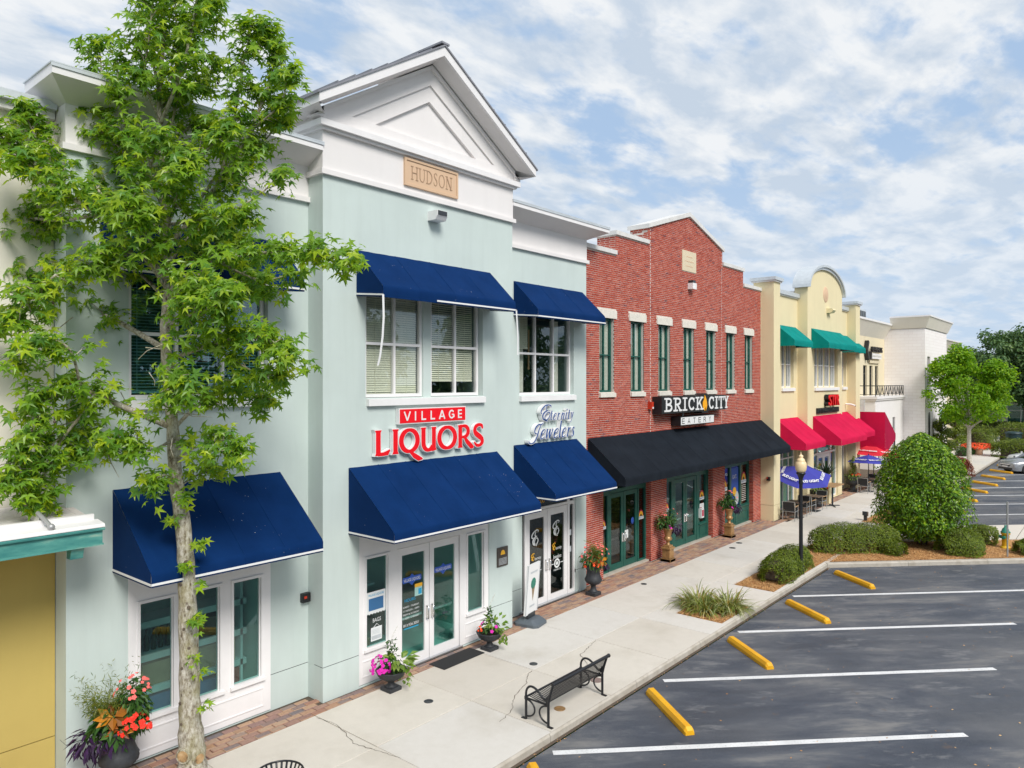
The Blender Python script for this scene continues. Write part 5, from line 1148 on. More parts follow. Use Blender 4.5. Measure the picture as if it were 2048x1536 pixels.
# ================================================================== white block building at the far end
Wb = thing('white_building', (50.9, 12.2, 0), 'white painted stone building with corner tower, flared cornices and a railed terrace', 'building')
YW = 12.2
tw = [(67.2, 68.35, 6.1, 8.45), (70.1, 71.25, 6.1, 8.45), (73.0, 74.15, 6.1, 8.45), (70.15, 71.5, 0.0, 3.3)]
m = MB(); wall_grid(m, 66.27, 75.62, -.15, 10.72, YW, YW + .4, tw); m.build('tower_wall', 'stone_block', Wb)
B(66.27, 66.6, YW + .4, 19.5, -.15, 10.72).build('tower_wall', 'stone_block', Wb); B(75.3, 75.62, YW + .4, 19.5, -.15, 10.72).build('tower_wall', 'stone_block', Wb)
def flare(x0, x1, y0, z0, z1, over, mat='beige_stucco', back=14.7):
    m = MB(); a = [(x0, y0), (x1, y0), (x1, back), (x0, back)]; b = [(x0 - over, y0 - over), (x1 + over, y0 - over), (x1 + over, back), (x0 - over, back)]
    lo = [(p[0], p[1], z0) for p in a]; hi = [(p[0], p[1], z1) for p in b]
    for i in (3, 0, 1): j = (i + 1) % 4; m.face([lo[i], lo[j], hi[j], hi[i]])
    m.face([lo[3], lo[2], hi[2], hi[3]]); m.face(hi); m.build('flared_cornice', mat, Wb)
    B(x0 - over - .05, x1 + over + .05, y0 - over - .05, back, z1 + .001, z1 + .12).build('cornice_cap', 'trim_white', Wb)
flare(66.2, 75.69, YW - .07, 10.73, 11.62, .36)
for a, b, c, d in tw[:3]:
    f = window(Wb, a, b, c, d, YW + .18, [a + (b - a) * .6], [7.7], 'dark_frame', 'dark_glass', .07, .06); room(Wb, a, b, YW + .41, YW + 2, c - .2, d + .2)
B(66.6, 75.3, 19.2, 19.5, -.15, 10.72).build('tower_wall', 'stone_block', Wb); room(Wb, 70.15, 71.5, YW + .41, YW + 2.2, -.1, 3.3, 'interior_light')
MB().prism([(69.95, 3.2)] + [(70.82 - .87 * math.cos(a * math.pi / 10), 3.2 + .87 * math.sin(a * math.pi / 10)) for a in range(11)] + [(71.7, 3.2)], YW - .05, YW - .003, 'y').build('door_arch', 'white_stucco', Wb)
m = MB(); m.prism([(67.5, 1.0), (68.3, 1.0), (68.3, 3.4)] + [(67.9 + .4 * math.cos(a * math.pi / 8), 3.4 + .5 * math.sin(a * math.pi / 8)) for a in range(1, 8)] + [(67.5, 3.4)], YW - .02, YW - .003, 'y'); m.build('arched_window', 'dark_frame', Wb)
for x in (69.5, 72.2): B(x - .12, x + .12, YW - .25, YW - .05, 2.3, 3.3).build('wall_lantern', 'sign_white', Wb)
B(72.6, 73.7, YW - .06, YW + .1, 1.6, 3.9).build('window', 'teal_glass', Wb)
m = MB(); [m.box(*q) for q in ((66.2, 75.7, YW - .08, YW - .002, 5.0, 5.16), (66.2, 75.7, YW - .12, YW - .002, 5.3, 5.42))]; m.build('string_course', 'white_stucco', Wb)
# recessed wing with the K sign
YK = 15.2
kw = [(59.8, 60.9, 5.3, 7.65), (61.6, 62.6, 5.3, 7.65), (63.3, 64.3, 5.3, 7.65)]
m = MB(); wall_grid(m, 51.2, 66.26, -.15, 9.9, YK, YK + .3, kw); m.build('wing_wall', 'pale_yellow_stucco', Wb)
for a, b, c, d in kw: window(Wb, a, b, c, d, YK + .12, [a + .55], [7.0], 'dark_frame', 'dark_glass', .07, .06); room(Wb, a, b, YK + .31, YK + 2, c, d + .1)
m = MB(); m.face([(51.2, YK, 9.9), (66.26, YK, 9.9), (66.26, YK - .6, 11.0), (50.6, YK - .6, 11.0)]); m.face([(51.2, 19, 9.9), (51.2, YK, 9.9), (50.6, YK - .6, 11.0), (50.6, 19, 11.0)]); m.build('flared_cornice', 'beige_stucco', Wb); B(50.5, 66.26, YK - .65, 19, 11.001, 11.15).build('cornice_cap', 'trim_white', Wb)
B(51.2, 51.5, YK + .3, 19.5, -.15, 9.9).build('wing_wall', 'pale_yellow_stucco', Wb)
t = thing('letter_sign', (62.5, YK, 8.6), 'dark K-shaped sign with small lettering on the pale recessed wing', 'sign')
ribbonm = MB(); ribbon(ribbonm, [(60.35, 9.5, .28), (60.0, 8.85, .28), (60.4, 8.1, .28)], YK - .3, YK - .02); ribbonm.build('emblem', 'sign_black', t); m = MB(); m.prism([(60.8, 8.1), (61.25, 8.1), (61.2, 8.75)], YK - .3, YK - .02, 'y'); m.build('emblem', 'sign_black', t)
text_obj('lettering', 'KEMPASS', .62, (61.4, YK - .2, 8.72), 'sign_black', t, .08, 'LEFT', width=3.1); B(61.4, 64.5, YK - .2, YK - .02, 8.2, 8.62).build('name_panel', 'trim_white', t); text_obj('lettering', 'Financial Partners', .3, (61.5, YK - .21, 8.34), 'curtain_grey', t, .003, 'LEFT', width=2.9); B(61.3, 64.3, YK - .12, YK - .02, 7.85, 8.05).build('name_panel', 'pale_plaque', t)
# terrace block with railing
YT = 13.76
m = MB(); wall_grid(m, 57.4, 66.26, -.15, 5.0, YT, YT + .3, [(58.2, 59.0, .6, 3.6), (60.4, 61.2, .6, 3.6), (62.6, 63.4, .6, 3.6)]); m.build('terrace_wall', 'white_stucco', Wb)
B(57.4, 57.7, YT + .3, YK, -.15, 5.0).build('terrace_wall', 'white_stucco', Wb)
m = MB(); m.box(57.3, 66.26, YT - .10, YK, 5.001, 5.12); m.box(57.24, 66.26, YT - .16, YK, 5.121, 5.3); m.build('terrace_cornice', 'white_stucco', Wb)
for a in (58.2, 60.4, 62.6): window(Wb, a, a + .8, .6, 3.6, YT + .12, [a + .45], [2.8], 'dark_frame', 'dark_glass', .07, .06); room(Wb, a, a + .8, YT + .31, YT + 1.4, .3, 3.8)
t = thing('terrace_railing', (57.45, YT, 5.3), 'dark metal railing along the white terrace roof', 'railing')
m = MB(); m.box(57.45, 66.2, YT - .02, YT + .02, 6.05, 6.11); m.box(57.45, 66.2, YT - .018, YT + .018, 5.42, 5.46); m.box(57.43, 57.47, YT + .02, YK, 6.05, 6.11); m.box(57.432, 57.468, YT + .02, YK, 5.42, 5.46); m.build('rail', 'dark_frame', t)
for i in range(8):
    x = 57.47 + i * 1.24; B(x - .03, x + .03, YT - .025, YT + .025, 5.3, 6.05).build('post', 'dark_frame', t)
    if i < 7:
        m = MB(); m.tube([(x + .28, YT, 5.44), (x + .62, YT, 6.05), (x + .96, YT, 5.44)], .03, 5); m.build('baluster', 'dark_frame', t)
t = thing('roof_unit', (62.6, 17.5, 11.15), 'grey louvred air conditioning unit on the pale wing roof', 'roof unit')
B(61.6, 64.6, 16.2, 18.5, 11.2, 12.3).build('casing', 'cap_metal', t)
for i in range(5): B(61.62 + i * .6, 62.06 + i * .6, 16.17, 16.199, 11.35, 12.15).build('louvre', 'dark_frame', t)
B(51.5, 66.3, YK, 19, 10.4, 10.6).build('flat_roof', 'roof_membrane', Wb); B(66.6, 75.3, YW + .5, 19, 10.4, 10.6).build('flat_roof', 'roof_membrane', Wb)
# section beyond the tower
B(75.63, 84.0, 12.9, 19, -.15, 9.2).build('end_wall', 'pale_yellow_stucco', Wb); m = MB(); m.face([(75.63, 12.9, 9.2), (84, 12.9, 9.2), (84.5, 12.3, 10.2), (75.63, 12.3, 10.2)]); m.face([(84, 12.9, 9.2), (84, 19, 9.2), (84.5, 19, 10.2), (84.5, 12.3, 10.2)]); m.build('flared_cornice', 'beige_stucco', Wb); B(75.63, 84.55, 12.25, 19, 10.201, 10.32).build('cornice_cap', 'trim_white', Wb)
B(77.9, 79.3, 12.84, 13.0, 1.0, 3.6).build('window', 'teal_glass', Wb); m = MB(); [m.box(*q) for q in ((77.85, 77.92, 12.8, 12.839, .95, 3.65), (79.28, 79.35, 12.8, 12.839, .95, 3.65), (78.75, 78.82, 12.8, 12.839, .95, 3.65), (77.92, 79.28, 12.8, 12.838, 2.2, 2.27))]; m.build('window_frame', 'dark_frame', Wb)
# side canopy of the restaurant terrace, seen from behind
t = thing('side_canopy', (48, 12.2, 4.5), 'burgundy side canopy between the cream and white buildings', 'awning')
m = MB(); m.face([(47.9, 10.95, 4.55), (47.9, 13.5, 4.55), (47.9, 13.5, 1.95), (47.9, 10.95, 1.95)]); m.build('back_panel', 'red_canvas', t)
B(47.52, 47.6, 12.0, 12.3, 4.6, 5.3).build('electrical_box', 'cap_metal', t)
m = MB(); m.face([(47.905, 10.95, 4.55), (47.905, 10.95, 1.95), (50.6, 10.95, 2.75), (50.6, 10.95, 3.1)]); m.build('end_panel', 'burgundy_canvas', t)
m = MB(); m.face([(47.9, 10.95, 4.551), (50.6, 10.95, 3.1), (50.6, 13.5, 3.1), (47.9, 13.5, 4.551)]); m.build('canopy_panel', 'burgundy_canvas', t)
m = MB(); [m.tube([(x, y, -.0), (x, y, z)], .04, 8) for x, y, z in ((47.95, 11.0, 1.95), (50.55, 11.0, 2.8))]; m.build('post', 'dark_frame', t)

# ================================================================== far background
Fb = thing('beige_building', (118, 14, 0), 'long beige building with large white-framed windows beyond the far street', 'building')
fw = [(2.0, 5.2), (-1.9, 0.9), (8.6, 12), (-10, -6)]
holes = [(a, b, .5, 3.4) for a, b in fw]
m = MB(); wall_grid(m, -30, 26, -.3, 9.6, 0, .4, holes)
m.v = [(118 + y, 20 - 0 - x - 6, z) for x, y, z in m.v]; m.build('wall', 'beige_stucco', Fb)
def onfar(x, y, z): return (118 + y, 14 - x, z)
def fbox(x0, x1, y0, y1, z0, z1): return MB().box(118 + y0, 118 + y1, 14 - x1, 14 - x0, z0, z1)
for a, b in fw:
    m = MB(); [m.box(118 + y0, 118 + y1, 14 - x1, 14 - x0, z0, z1) for x0, x1, y0, y1, z0, z1 in ((a, b, .1, .2, .5, .62), (a, b, .1, .2, 3.28, 3.4), (a, a + .12, .1, .2, .62, 3.28), (b - .12, b, .1, .2, .62, 3.28), ((a + b) / 2 - .06, (a + b) / 2 + .06, .1, .2, .62, 3.28), (a + .12, b - .12, .11, .19, 2.45, 2.56))]; f = m.build('window', 'frame_white', Fb)
    fbox(a + .12, b - .12, .15, .16, .62, 3.28).build('pane', 'teal_glass', f); fbox(a, b, 1.5, 1.6, .3, 3.6).build('room_lining', 'interior_dark', Fb)
m = MB(); m.box(117.6, 119, -12, 44, 9.601, 10.0); m.build('cornice', 'white_stucco', Fb); B(118.4, 119, -12, 44, 4.3, 4.6).build('string_course', 'white_stucco', Fb)
for y in (6.2, 17.5): B(117.7, 118.0, y, y + .5, -.3, 9.6).build('pilaster', 'white_stucco', Fb)
# ================================================================== ground
def poly_sheet(name, pts, z, mat, kind='structure', parent=None):
    m = MB(); m.face([(x, y, z) for x, y in pts]); return m.build(name, mat, parent, kind=kind)
poly_sheet('ground', [(-900, -900), (1500, -900), (1500, 900), (-900, 900)], -.30, 'lawn')
poly_sheet('parking_lot', [(-60, -40), (84, -40), (84, 7.84), (-60, 7.84)], -.15, 'asphalt')
poly_sheet('street', [(88, -60), (103, -60), (103, 60), (88, 60)], -.20, 'asphalt')
poly_sheet('grass_verge', [(105, -60), (118, -60), (118, 60), (105, 60)], -.17, 'lawn')
B(103, 105, -60, 60, -.3, -.16).build('far_pavement', 'sidewalk_concrete', kind='structure'); B(84.2, 87.9, -60, 60, -.3, -.19).build('far_kerb', 'kerb_concrete', kind='structure')
# sidewalk: one base with its slabs as parts
SW = poly_sheet('sidewalk', [(-30, 7.96), (96, 7.96), (96, 16), (-30, 16)], -.05, 'sand_joint')
XJ = [-20, -12, -6, -3, -.6, 1.6, 3.8, 6.0, 8.2, 10.6, 12.62, 15.1, 17.28, 19.5, 21.8, 24.1, 26.4, 28.7, 31.0, 33.4, 35.8, 38.2, 40.6, 43.0, 45.4, 48, 51, 54, 57, 60, 63, 66, 69, 72, 75, 79, 84, 90, 96]
YJ0, YJ1, YJ2 = 7.975, 10.0, 11.84
BED1 = (18.25, 20.1, 8.12, 9.45); BED2 = (22.0, 31.0, 8.12, 9.38); BED3 = (35.6, 44.0, 8.12, 9.15)
def slab(x0, x1, y0, y1, dz=0.0):
    g = .007
    if x1 - x0 < .05 or y1 - y0 < .05: return
    MB().cbox(x0 + g, x1 - g, y0 + g, y1 - g, -.12, dz, .006).build('slab', 'sidewalk_concrete', SW)
for i in range(len(XJ) - 1):
    a, b = XJ[i], XJ[i + 1]; yb = YJ2 if b < 33.5 else (11.7 if b < 49 else 13.0)
    slab(a, b, YJ1, yb, R.uniform(-.003, .003))
    pieces_ = [(a, b, YJ0, YJ1)]
    for bx0, bx1, by0, by1 in (BED1, BED2, BED3):
        nxt = []
        for (p, q, r, s_) in pieces_:
            if bx1 <= p or bx0 >= q: nxt.append((p, q, r, s_)); continue
            if bx0 > p: nxt.append((p, bx0, r, s_))
            if bx1 < q: nxt.append((bx1, q, r, s_))
            nxt.append((max(p, bx0), min(q, bx1), by1, s_)); nxt.append((max(p, bx0), min(q, bx1), r, by0))
        pieces_ = nxt
    for p in pieces_: slab(*p, R.uniform(-.003, .003))
# cracks running over two slabs
def crack(pts, w=.012):
    out = []
    for i in range(len(pts) - 1):
        (x0, y0), (x1, y1) = pts[i], pts[i + 1]; n = max(2, int(math.hypot(x1 - x0, y1 - y0) / .07))
        for j in range(n): t = j / n; out.append((x0 + (x1 - x0) * t + R.uniform(-.02, .02), y0 + (y1 - y0) * t + R.uniform(-.02, .02), w * R.uniform(.4, 1.2)))
    Lf, Rt = ribbon_pts(out); m = MB()
    for i in range(len(out) - 1): m.face([(*Lf[i], .0045), (*Lf[i + 1], .0045), (*Rt[i + 1], .0045), (*Rt[i], .0045)])
    m.build('crack', 'sand_joint', SW)
crack([(10.25, 8.95), (10.7, 9.05), (11.4, 9.5), (11.9, 9.65), (12.4, 9.95), (12.62, 10.0)]); crack([(13.6, 9.2), (14.0, 9.7), (14.6, 9.85), (15.1, 9.98)]); crack([(8.2, 9.4), (8.0, 10.4), (8.25, 11.2), (8.15, 11.8)])
# kerb, cut in lengths
KB = poly_sheet('kerb', [(-30, 7.86), (96, 7.86), (96, 8.1), (-30, 8.1)], -.14, 'sand_joint')
def kerb_piece(p0, p1, z=.004, w=.20, parent=KB):
    """chamfered kerb stone from p0 to p1 along its road edge; width to the left of the run"""
    a, b = Vector((*p0, 0)), Vector((*p1, 0)); d = (b - a); L_ = d.length; d.normalize(); n = Vector((-d.y, d.x, 0)); a += d * .006; b -= d * .006
    sec = [(0, -.2), (0, z - .035), (min(.03, w * .6), z), (w, z), (w, -.2)]
    r0 = [tuple(a + n * u + Vector((0, 0, v))) for u, v in sec]; r1 = [tuple(b + n * u + Vector((0, 0, v))) for u, v in sec]
    m = MB(); m.grid([r0, r1], False); m.face(r0); m.face(r1[::-1]); m.build('kerb_stone', 'kerb_concrete', parent)
x = -20.0
while x < 26.4:
    x1 = min(x + 3.05, 26.62)
    if 26.62 - x1 < 1: x1 = 26.62
    kerb_piece((x, 7.93), (x1, 7.93), .002, .05); x = x1
    if x >= 26.6: break
p = Vector((26.62, 7.93)); dd = Vector((1, -1)).normalized(); L_ = 0
while L_ < 30: q = p + dd * 3.0; kerb_piece(tuple(p), tuple(q), .004); p = q; L_ += 3
x = 35.3
while x < 80: kerb_piece((x, 7.93), (x + 3, 7.93), .002, .05); x += 3
# island and crossing walk
poly_sheet('mulch_bed', [(22.0, 8.13), (22.0, 9.37), (30.99, 9.37), (30.99, 8.13)], -.012, 'mulch')
IS = [(26.9, 8.13), (30.9, 8.13), (38.3, .6), (45, -6.2), (41.1, -6.2)]
poly_sheet('mulch_island', IS, -.020, 'mulch'); poly_sheet('mulch_bed', [(35.6, 8.13), (35.6, 9.13), (43.98, 9.13), (43.98, 8.13)], -.012, 'mulch'); poly_sheet('mulch_bed', [(18.25, 8.13), (18.25, 9.44), (20.09, 9.44), (20.09, 8.13)], -.014, 'mulch')
WK = poly_sheet('crossing_walk', [(30.92, 8.12), (35.0, 8.12), (49.2, -6.2), (45.02, -6.2)], -.075, 'sand_joint')
for i in range(6):
    o_ = i * 2.4; a0, a1 = (30.95 + o_, 8.1 - o_), (34.85 + o_, 8.1 - o_); m = MB()
    c = [(a0[0], a0[1]), (a1[0], a1[1]), (a1[0] + 2.37, a1[1] - 2.37), (a0[0] + 2.37, a0[1] - 2.37)]
    m.prism(c, -.2, -.004, 'z'); m.build('slab', 'sidewalk_concrete', WK)
# painted bay lines
def stripe(x0, y0, x1, y1, w, label):
    d = Vector((x1 - x0, y1 - y0)).normalized(); n = Vector((-d.y, d.x)) * w / 2; m = MB(); N_ = 14; l, r = [], []
    for i in range(N_ + 1):
        t = i / N_; c = Vector((x0 + (x1 - x0) * t, y0 + (y1 - y0) * t)); j = R.uniform(-.006, .006); l.append((*(c + n * (1 + j * 6)), -.1455)); r.append((*(c - n * (1 - j * 6)), -.1455))
    m.grid([l, r], False); o = m.build('bay_line', 'line_paint'); return tag(o, label, 'road marking', 'white parking bay lines')
ends = ['nearest white bay line, under the nearest full wheel stop', 'second white bay line from the camera', 'third white bay line from the camera', 'fourth white bay line, just short of the planted island']
for i, c in enumerate((17.92, 21.95, 25.98, 30.10)): stripe(c - 7.68, 7.68, c - 2.22, 2.22, .15, ends[i])
for i, c in enumerate((43.4, 47.35, 51.35, 55.3, 59.3, 63.3, 67.4, 71.4)): stripe(c - 7.3, 7.3, c - 1.9, 1.9, .14, ['first', 'second', 'third', 'fourth', 'fifth', 'sixth', 'seventh', 'eighth'][i] + ' white bay line beyond the crossing walk')
# wheel stops
def stop_mesh():
    m = MB(); L_ = .93; sec = [(-.105, 0), (-.10, .075), (-.058, .14), (.058, .14), (.10, .075), (.105, 0)]
    xs = [(-L_, .6), (-L_ + .06, 1), (L_ - .06, 1), (L_, .6)]
    rows = [[(x, a * (.85 if k < 1 else 1), b * k) for a, b in sec] for x, k in xs]
    m.grid(rows, False); m.face([p for p in rows[0]]); m.face(rows[-1][::-1]); return m.mesh('wheel_stop', 'stop_yellow')
sm = stop_mesh(); near = ['yellow wheel stop at the bottom edge, below the bench', 'nearest full yellow wheel stop, right of the bench', 'yellow wheel stop near the ornamental grass tufts', 'yellow wheel stop across from the clipped hedge', 'yellow wheel stop at the corner of the mulch island']
far_ = ['first yellow wheel stop beyond the rounded shrub, half hidden', 'second yellow wheel stop beyond the shrub', 'third yellow wheel stop beyond the shrub', 'fourth yellow wheel stop beyond the shrub', 'yellow wheel stop just before the grey car', 'yellow wheel stop under the nose of the grey car', 'yellow wheel stop under the nose of the white car']
for i, (x, y) in enumerate([(9.02, 6.92), (12.95, 6.86), (16.97, 6.85), (21.05, 6.82), (25.40, 6.74), (42.9, 6.8), (46.9, 6.78), (50.9, 6.78), (54.7, 6.72), (58.6, 6.72), (62.7, 6.7), (66.8, 6.7)]):
    o = bpy.data.objects.new('wheel_stop', sm); COL.objects.link(o); o.location = (x, y, -.149); o.rotation_euler.z = rad(52 + R.uniform(-1, 1)); tag(o, (near + far_)[i], 'wheel stop', 'yellow wheel stops')
# paver strip along the shops: nearest 300 pavers are parts, the rest one part
PV = poly_sheet('paver_strip', [(-14, 11.845), (34, 11.845), (34, 13.1), (-14, 13.1)], -.03, 'sand_joint')
pav = []
def inside_wall(x, y):
    if x < 4.2: return y > 13.1
    if x < 8.63 or 14.5 <= x < 18.66: return y > 12.66
    if x < 14.5: return y > 12.17
    if x < 33.2: return y > 13.0 if not any(a - .02 < x < b + .02 for a, b in cols_) else y > 12.82
    return y > 12.22
x = -13.0; PW, PH = .30, .152
row = 0; y = 11.85
while y < 13.0:
    x = -2.0 + (row % 2) * PW / 2
    while x < 33.9:
        b = .60 if R.random() < 0 else PW
        if not inside_wall(x + PW / 2, y + PH / 2) : pav.append((x, y))
        x += PW
    y += PH; row += 1
pav.sort(key=lambda p: abs(p[0] - 5.0) if p[0] > 4.6 else 50 + abs(p[0]))
g = .006
pme = [MB().cbox(g, PW - g, g, PH - g, -.04, dz, .008).mesh('paver', 'paver') for dz in (.0, .002, -.002)]
for (x, y) in pav[:300]:
    o = bpy.data.objects.new('paver', R.choice(pme)); COL.objects.link(o); o.parent = PV; o.location = (x, y, 0); o.rotation_euler.z = R.uniform(-.008, .008)
m = MB()
for (x, y) in pav[300:]: m.cbox(x + g, x + PW - g, y + g, y + PH - g, -.04, R.uniform(-.002, .002), .008)
m.build('paver_field', 'paver', PV, kind='stuff')
PV2 = poly_sheet('paver_strip', [(34, 11.71), (49, 11.71), (49, 13), (34, 13)], -.03, 'sand_joint'); m = MB(); y = 11.72; row = 0
while y < 12.9:
    x = 34.02 + (row % 2) * .15
    while x < 48.6: 
        if y + .15 < (12.22 if (37.8 < x < 43.8 or 46.4 < x < 47.6) else 12.72): m.cbox(x, x + .29, y, y + .145, -.04, R.uniform(-.002, .002), .008)
        x += .30
    y += .152; row += 1
m.build('paver_field', 'paver', PV2, kind='stuff')
# drain covers and pipe caps let into the pavement
DR = [(10.02, 10.62, .085, 'dark_frame', 'small round dark drain cap left of the bench'), (12.88, 10.21, .085, 'dark_frame', 'small round dark drain cap between the bench and the low urn'), (20.21, 11.57, .085, 'dark_frame', 'small round drain cap near the dark tall urn'), (26.78, 11.47, .11, 'dark_frame', 'nearer of two drain caps in front of the green doors'), (27.77, 11.62, .11, 'dark_frame', 'farther of two drain caps in front of the green doors'), (11.45, 8.42, .10, 'gold_paint', 'brass coloured round cover under the bench'), (13.05, 8.62, .12, 'paver', 'reddish round cover behind the bench end')]
for x, y, r, mt, lb in DR: o = MB().lathe([(0, .0), (r * 1.12, .0), (r * 1.12, .006), (r, .007), (r * .9, .004), (0, .004)], (x, y, 0), 20).build('drain_cap', mt); tag(o, lb, 'drain cover', 'round caps in the pavement')
o = MB().cbox(11.33, 12.66, 11.50, 12.0, .004, .016, .006).build('door_mat', 'rubber'); tag(o, 'black rubber door mat in front of the liquor shop doors', 'mat')
# litter scattered on the asphalt
m = MB()
for i in range(260):
    x, y = R.uniform(6, 34), R.uniform(1, 7.7); s_ = R.uniform(.008, .028); a = R.uniform(0, 6)
    m.face([(x + s_ * math.cos(a), y + s_ * math.sin(a), -.143), (x - s_ * .6 * math.sin(a), y + s_ * .6 * math.cos(a), -.138), (x - s_ * math.cos(a), y - s_ * math.sin(a), -.143), (x + s_ * .6 * math.sin(a), y - s_ * .6 * math.cos(a), -.144)])
o = m.build('leaf_litter', 'pine_straw', kind='stuff'); tag(o, 'dry leaf bits scattered over the parking asphalt', 'litter')
m = MB()
for i in range(420):
    x, y = R.uniform(6, 27), 7.9 - abs(R.gauss(0, .06)); s_ = R.uniform(.01, .03); a = R.uniform(0, 6); m.face([(x + s_ * math.cos(a), y + .5 * s_ * math.sin(a), -.143), (x - s_ * .5 * math.sin(a), y + .4 * s_ * math.cos(a), -.132), (x - s_ * math.cos(a), y - .5 * s_ * math.sin(a), -.143)])
o = m.build('leaf_litter', 'mulch', kind='stuff'); tag(o, 'brown debris gathered along the foot of the kerb', 'litter')
# pine straw strands over the beds
def straw(name, poly_fn, n, z, lab):
    m = MB()
    for i in range(n):
        x, y = poly_fn(); a = R.uniform(0, math.pi); l = R.uniform(.06, .16); w_ = .006; dx, dy = math.cos(a) * l / 2, math.sin(a) * l / 2; h = R.uniform(.004, .05); h2 = R.uniform(.004, .05)
        m.face([(x - dx - w_ * math.sin(a), y - dy + w_ * math.cos(a), z + h), (x + dx - w_ * math.sin(a), y + dy + w_ * math.cos(a), z + h2), (x + dx + w_ * math.sin(a), y + dy - w_ * math.cos(a), z + h2), (x - dx + w_ * math.sin(a), y - dy - w_ * math.cos(a), z + h)])
    o = m.build(name, 'pine_straw', kind='stuff'); tag(o, lab, 'mulch')
def in_island():
    t, u = R.random() ** 1.3 * 9, R.random(); return (26.95 + t + u * 3.9, 8.1 - t)
straw('pine_straw', in_island, 9000, -.02, 'orange-brown pine straw covering the planted island'); straw('pine_straw', lambda: (R.uniform(22.02, 30.9), R.uniform(8.15, 9.34)), 7000, -.012, 'pine straw in the long bed beside the sidewalk'); straw('pine_straw', lambda: (R.uniform(18.27, 20.05), R.uniform(8.15, 9.42)), 1500, -.014, 'pine straw under the grass tufts'); straw('pine_straw', lambda: (R.uniform(35.6, 43.9), R.uniform(8.15, 9.1)), 3500, -.012, 'pine straw in the bed behind the rounded shrub')
# ================================================================== leaves
FW = Vector((math.cos(YAW), math.sin(YAW), 0)); RT = Vector((math.sin(YAW), -math.cos(YAW), 0))
def at(px, py, f):                                     # photo direction + real distance along the optical axis -> place in the world
    return FW * f + RT * ((px - 1024) / 1450 * f) + Vector((0, 0, CAM_H - (py - 763) / 1450 * f))
def rvec(s=1.0):
    while True:
        v = Vector((R.uniform(-1, 1), R.uniform(-1, 1), R.uniform(-1, 1)))
        if .05 < v.length < 1: return v.normalized() * s
def frame_of(nrm, tip):
    n = nrm.normalized(); t = (tip - n * tip.dot(n))
    if t.length < 1e-4: t = n.orthogonal()
    t.normalize(); return t, n.cross(t), n
STAR = []
for k in range(5):
    a = rad(90 + (k - 2) * 58); STAR.append((a, [1.0, .92, .66][abs(k - 2)]))
def star_leaf(mb, p, nrm, tip, s, curl=.18):
    """five-pointed leaf of five kites round its heart"""
    t, b, n = frame_of(nrm, tip); P = lambda r, a, h: tuple(p + (t * math.sin(a) + b * math.cos(a)) * (r * s) + n * (h * s))
    base = len(mb.v); mb.v.append(tuple(p)); vv = []
    for k in range(6):
        a = rad(90 + (k - 2.5) * 58); mb.v.append(P(.36 if 0 < k < 5 else .22, a, .05)); 
    for a, r in STAR: mb.v.append(P(r, a, -curl * r))
    for k in range(5): mb.f.append((base, base + 1 + k, base + 7 + k, base + 2 + k)); mb.sm.append(False)
def leaf(mb, p, nrm, tip, l, w, fold=.12):
    """pointed leaf folded along its midrib"""
    t, b, n = frame_of(nrm, tip); base = len(mb.v)
    mb.v += [tuple(p), tuple(p + t * (l * .45) + b * (w / 2) + n * (fold * w)), tuple(p + t * l - n * (.1 * l)), tuple(p + t * (l * .45) - b * (w / 2) + n * (fold * w))]
    mb.f.append((base, base + 1, base + 2)); mb.f.append((base, base + 2, base + 3)); mb.sm += [False, False]
def quadleaf(mb, p, nrm, tip, l, w):
    t, b, n = frame_of(nrm, tip); base = len(mb.v)
    mb.v += [tuple(p), tuple(p + t * (l * .5) + b * (w / 2)), tuple(p + t * l), tuple(p + t * (l * .5) - b * (w / 2))]; mb.f.append((base, base + 1, base + 2, base + 3)); mb.sm.append(False)
def blade(mb, p, d, l, w, droop, n=5):
    """arching strap leaf"""
    d = d.normalized(); s = d.cross(Vector((0, 0, 1)))
    if s.length < .05: s = Vector((1, 0, 0))
    s.normalize(); rows = []; q = Vector(p); v = d.copy()
    for i in range(n + 1):
        k = i / n; ww = w * (1 - k ** 2.2) * .5 + .0006; rows.append([tuple(q - s * ww), tuple(q + s * ww)]); q = q + v * (l / n); v = (v + Vector((0, 0, -droop / n))).normalized()
    mb.grid(rows, True)

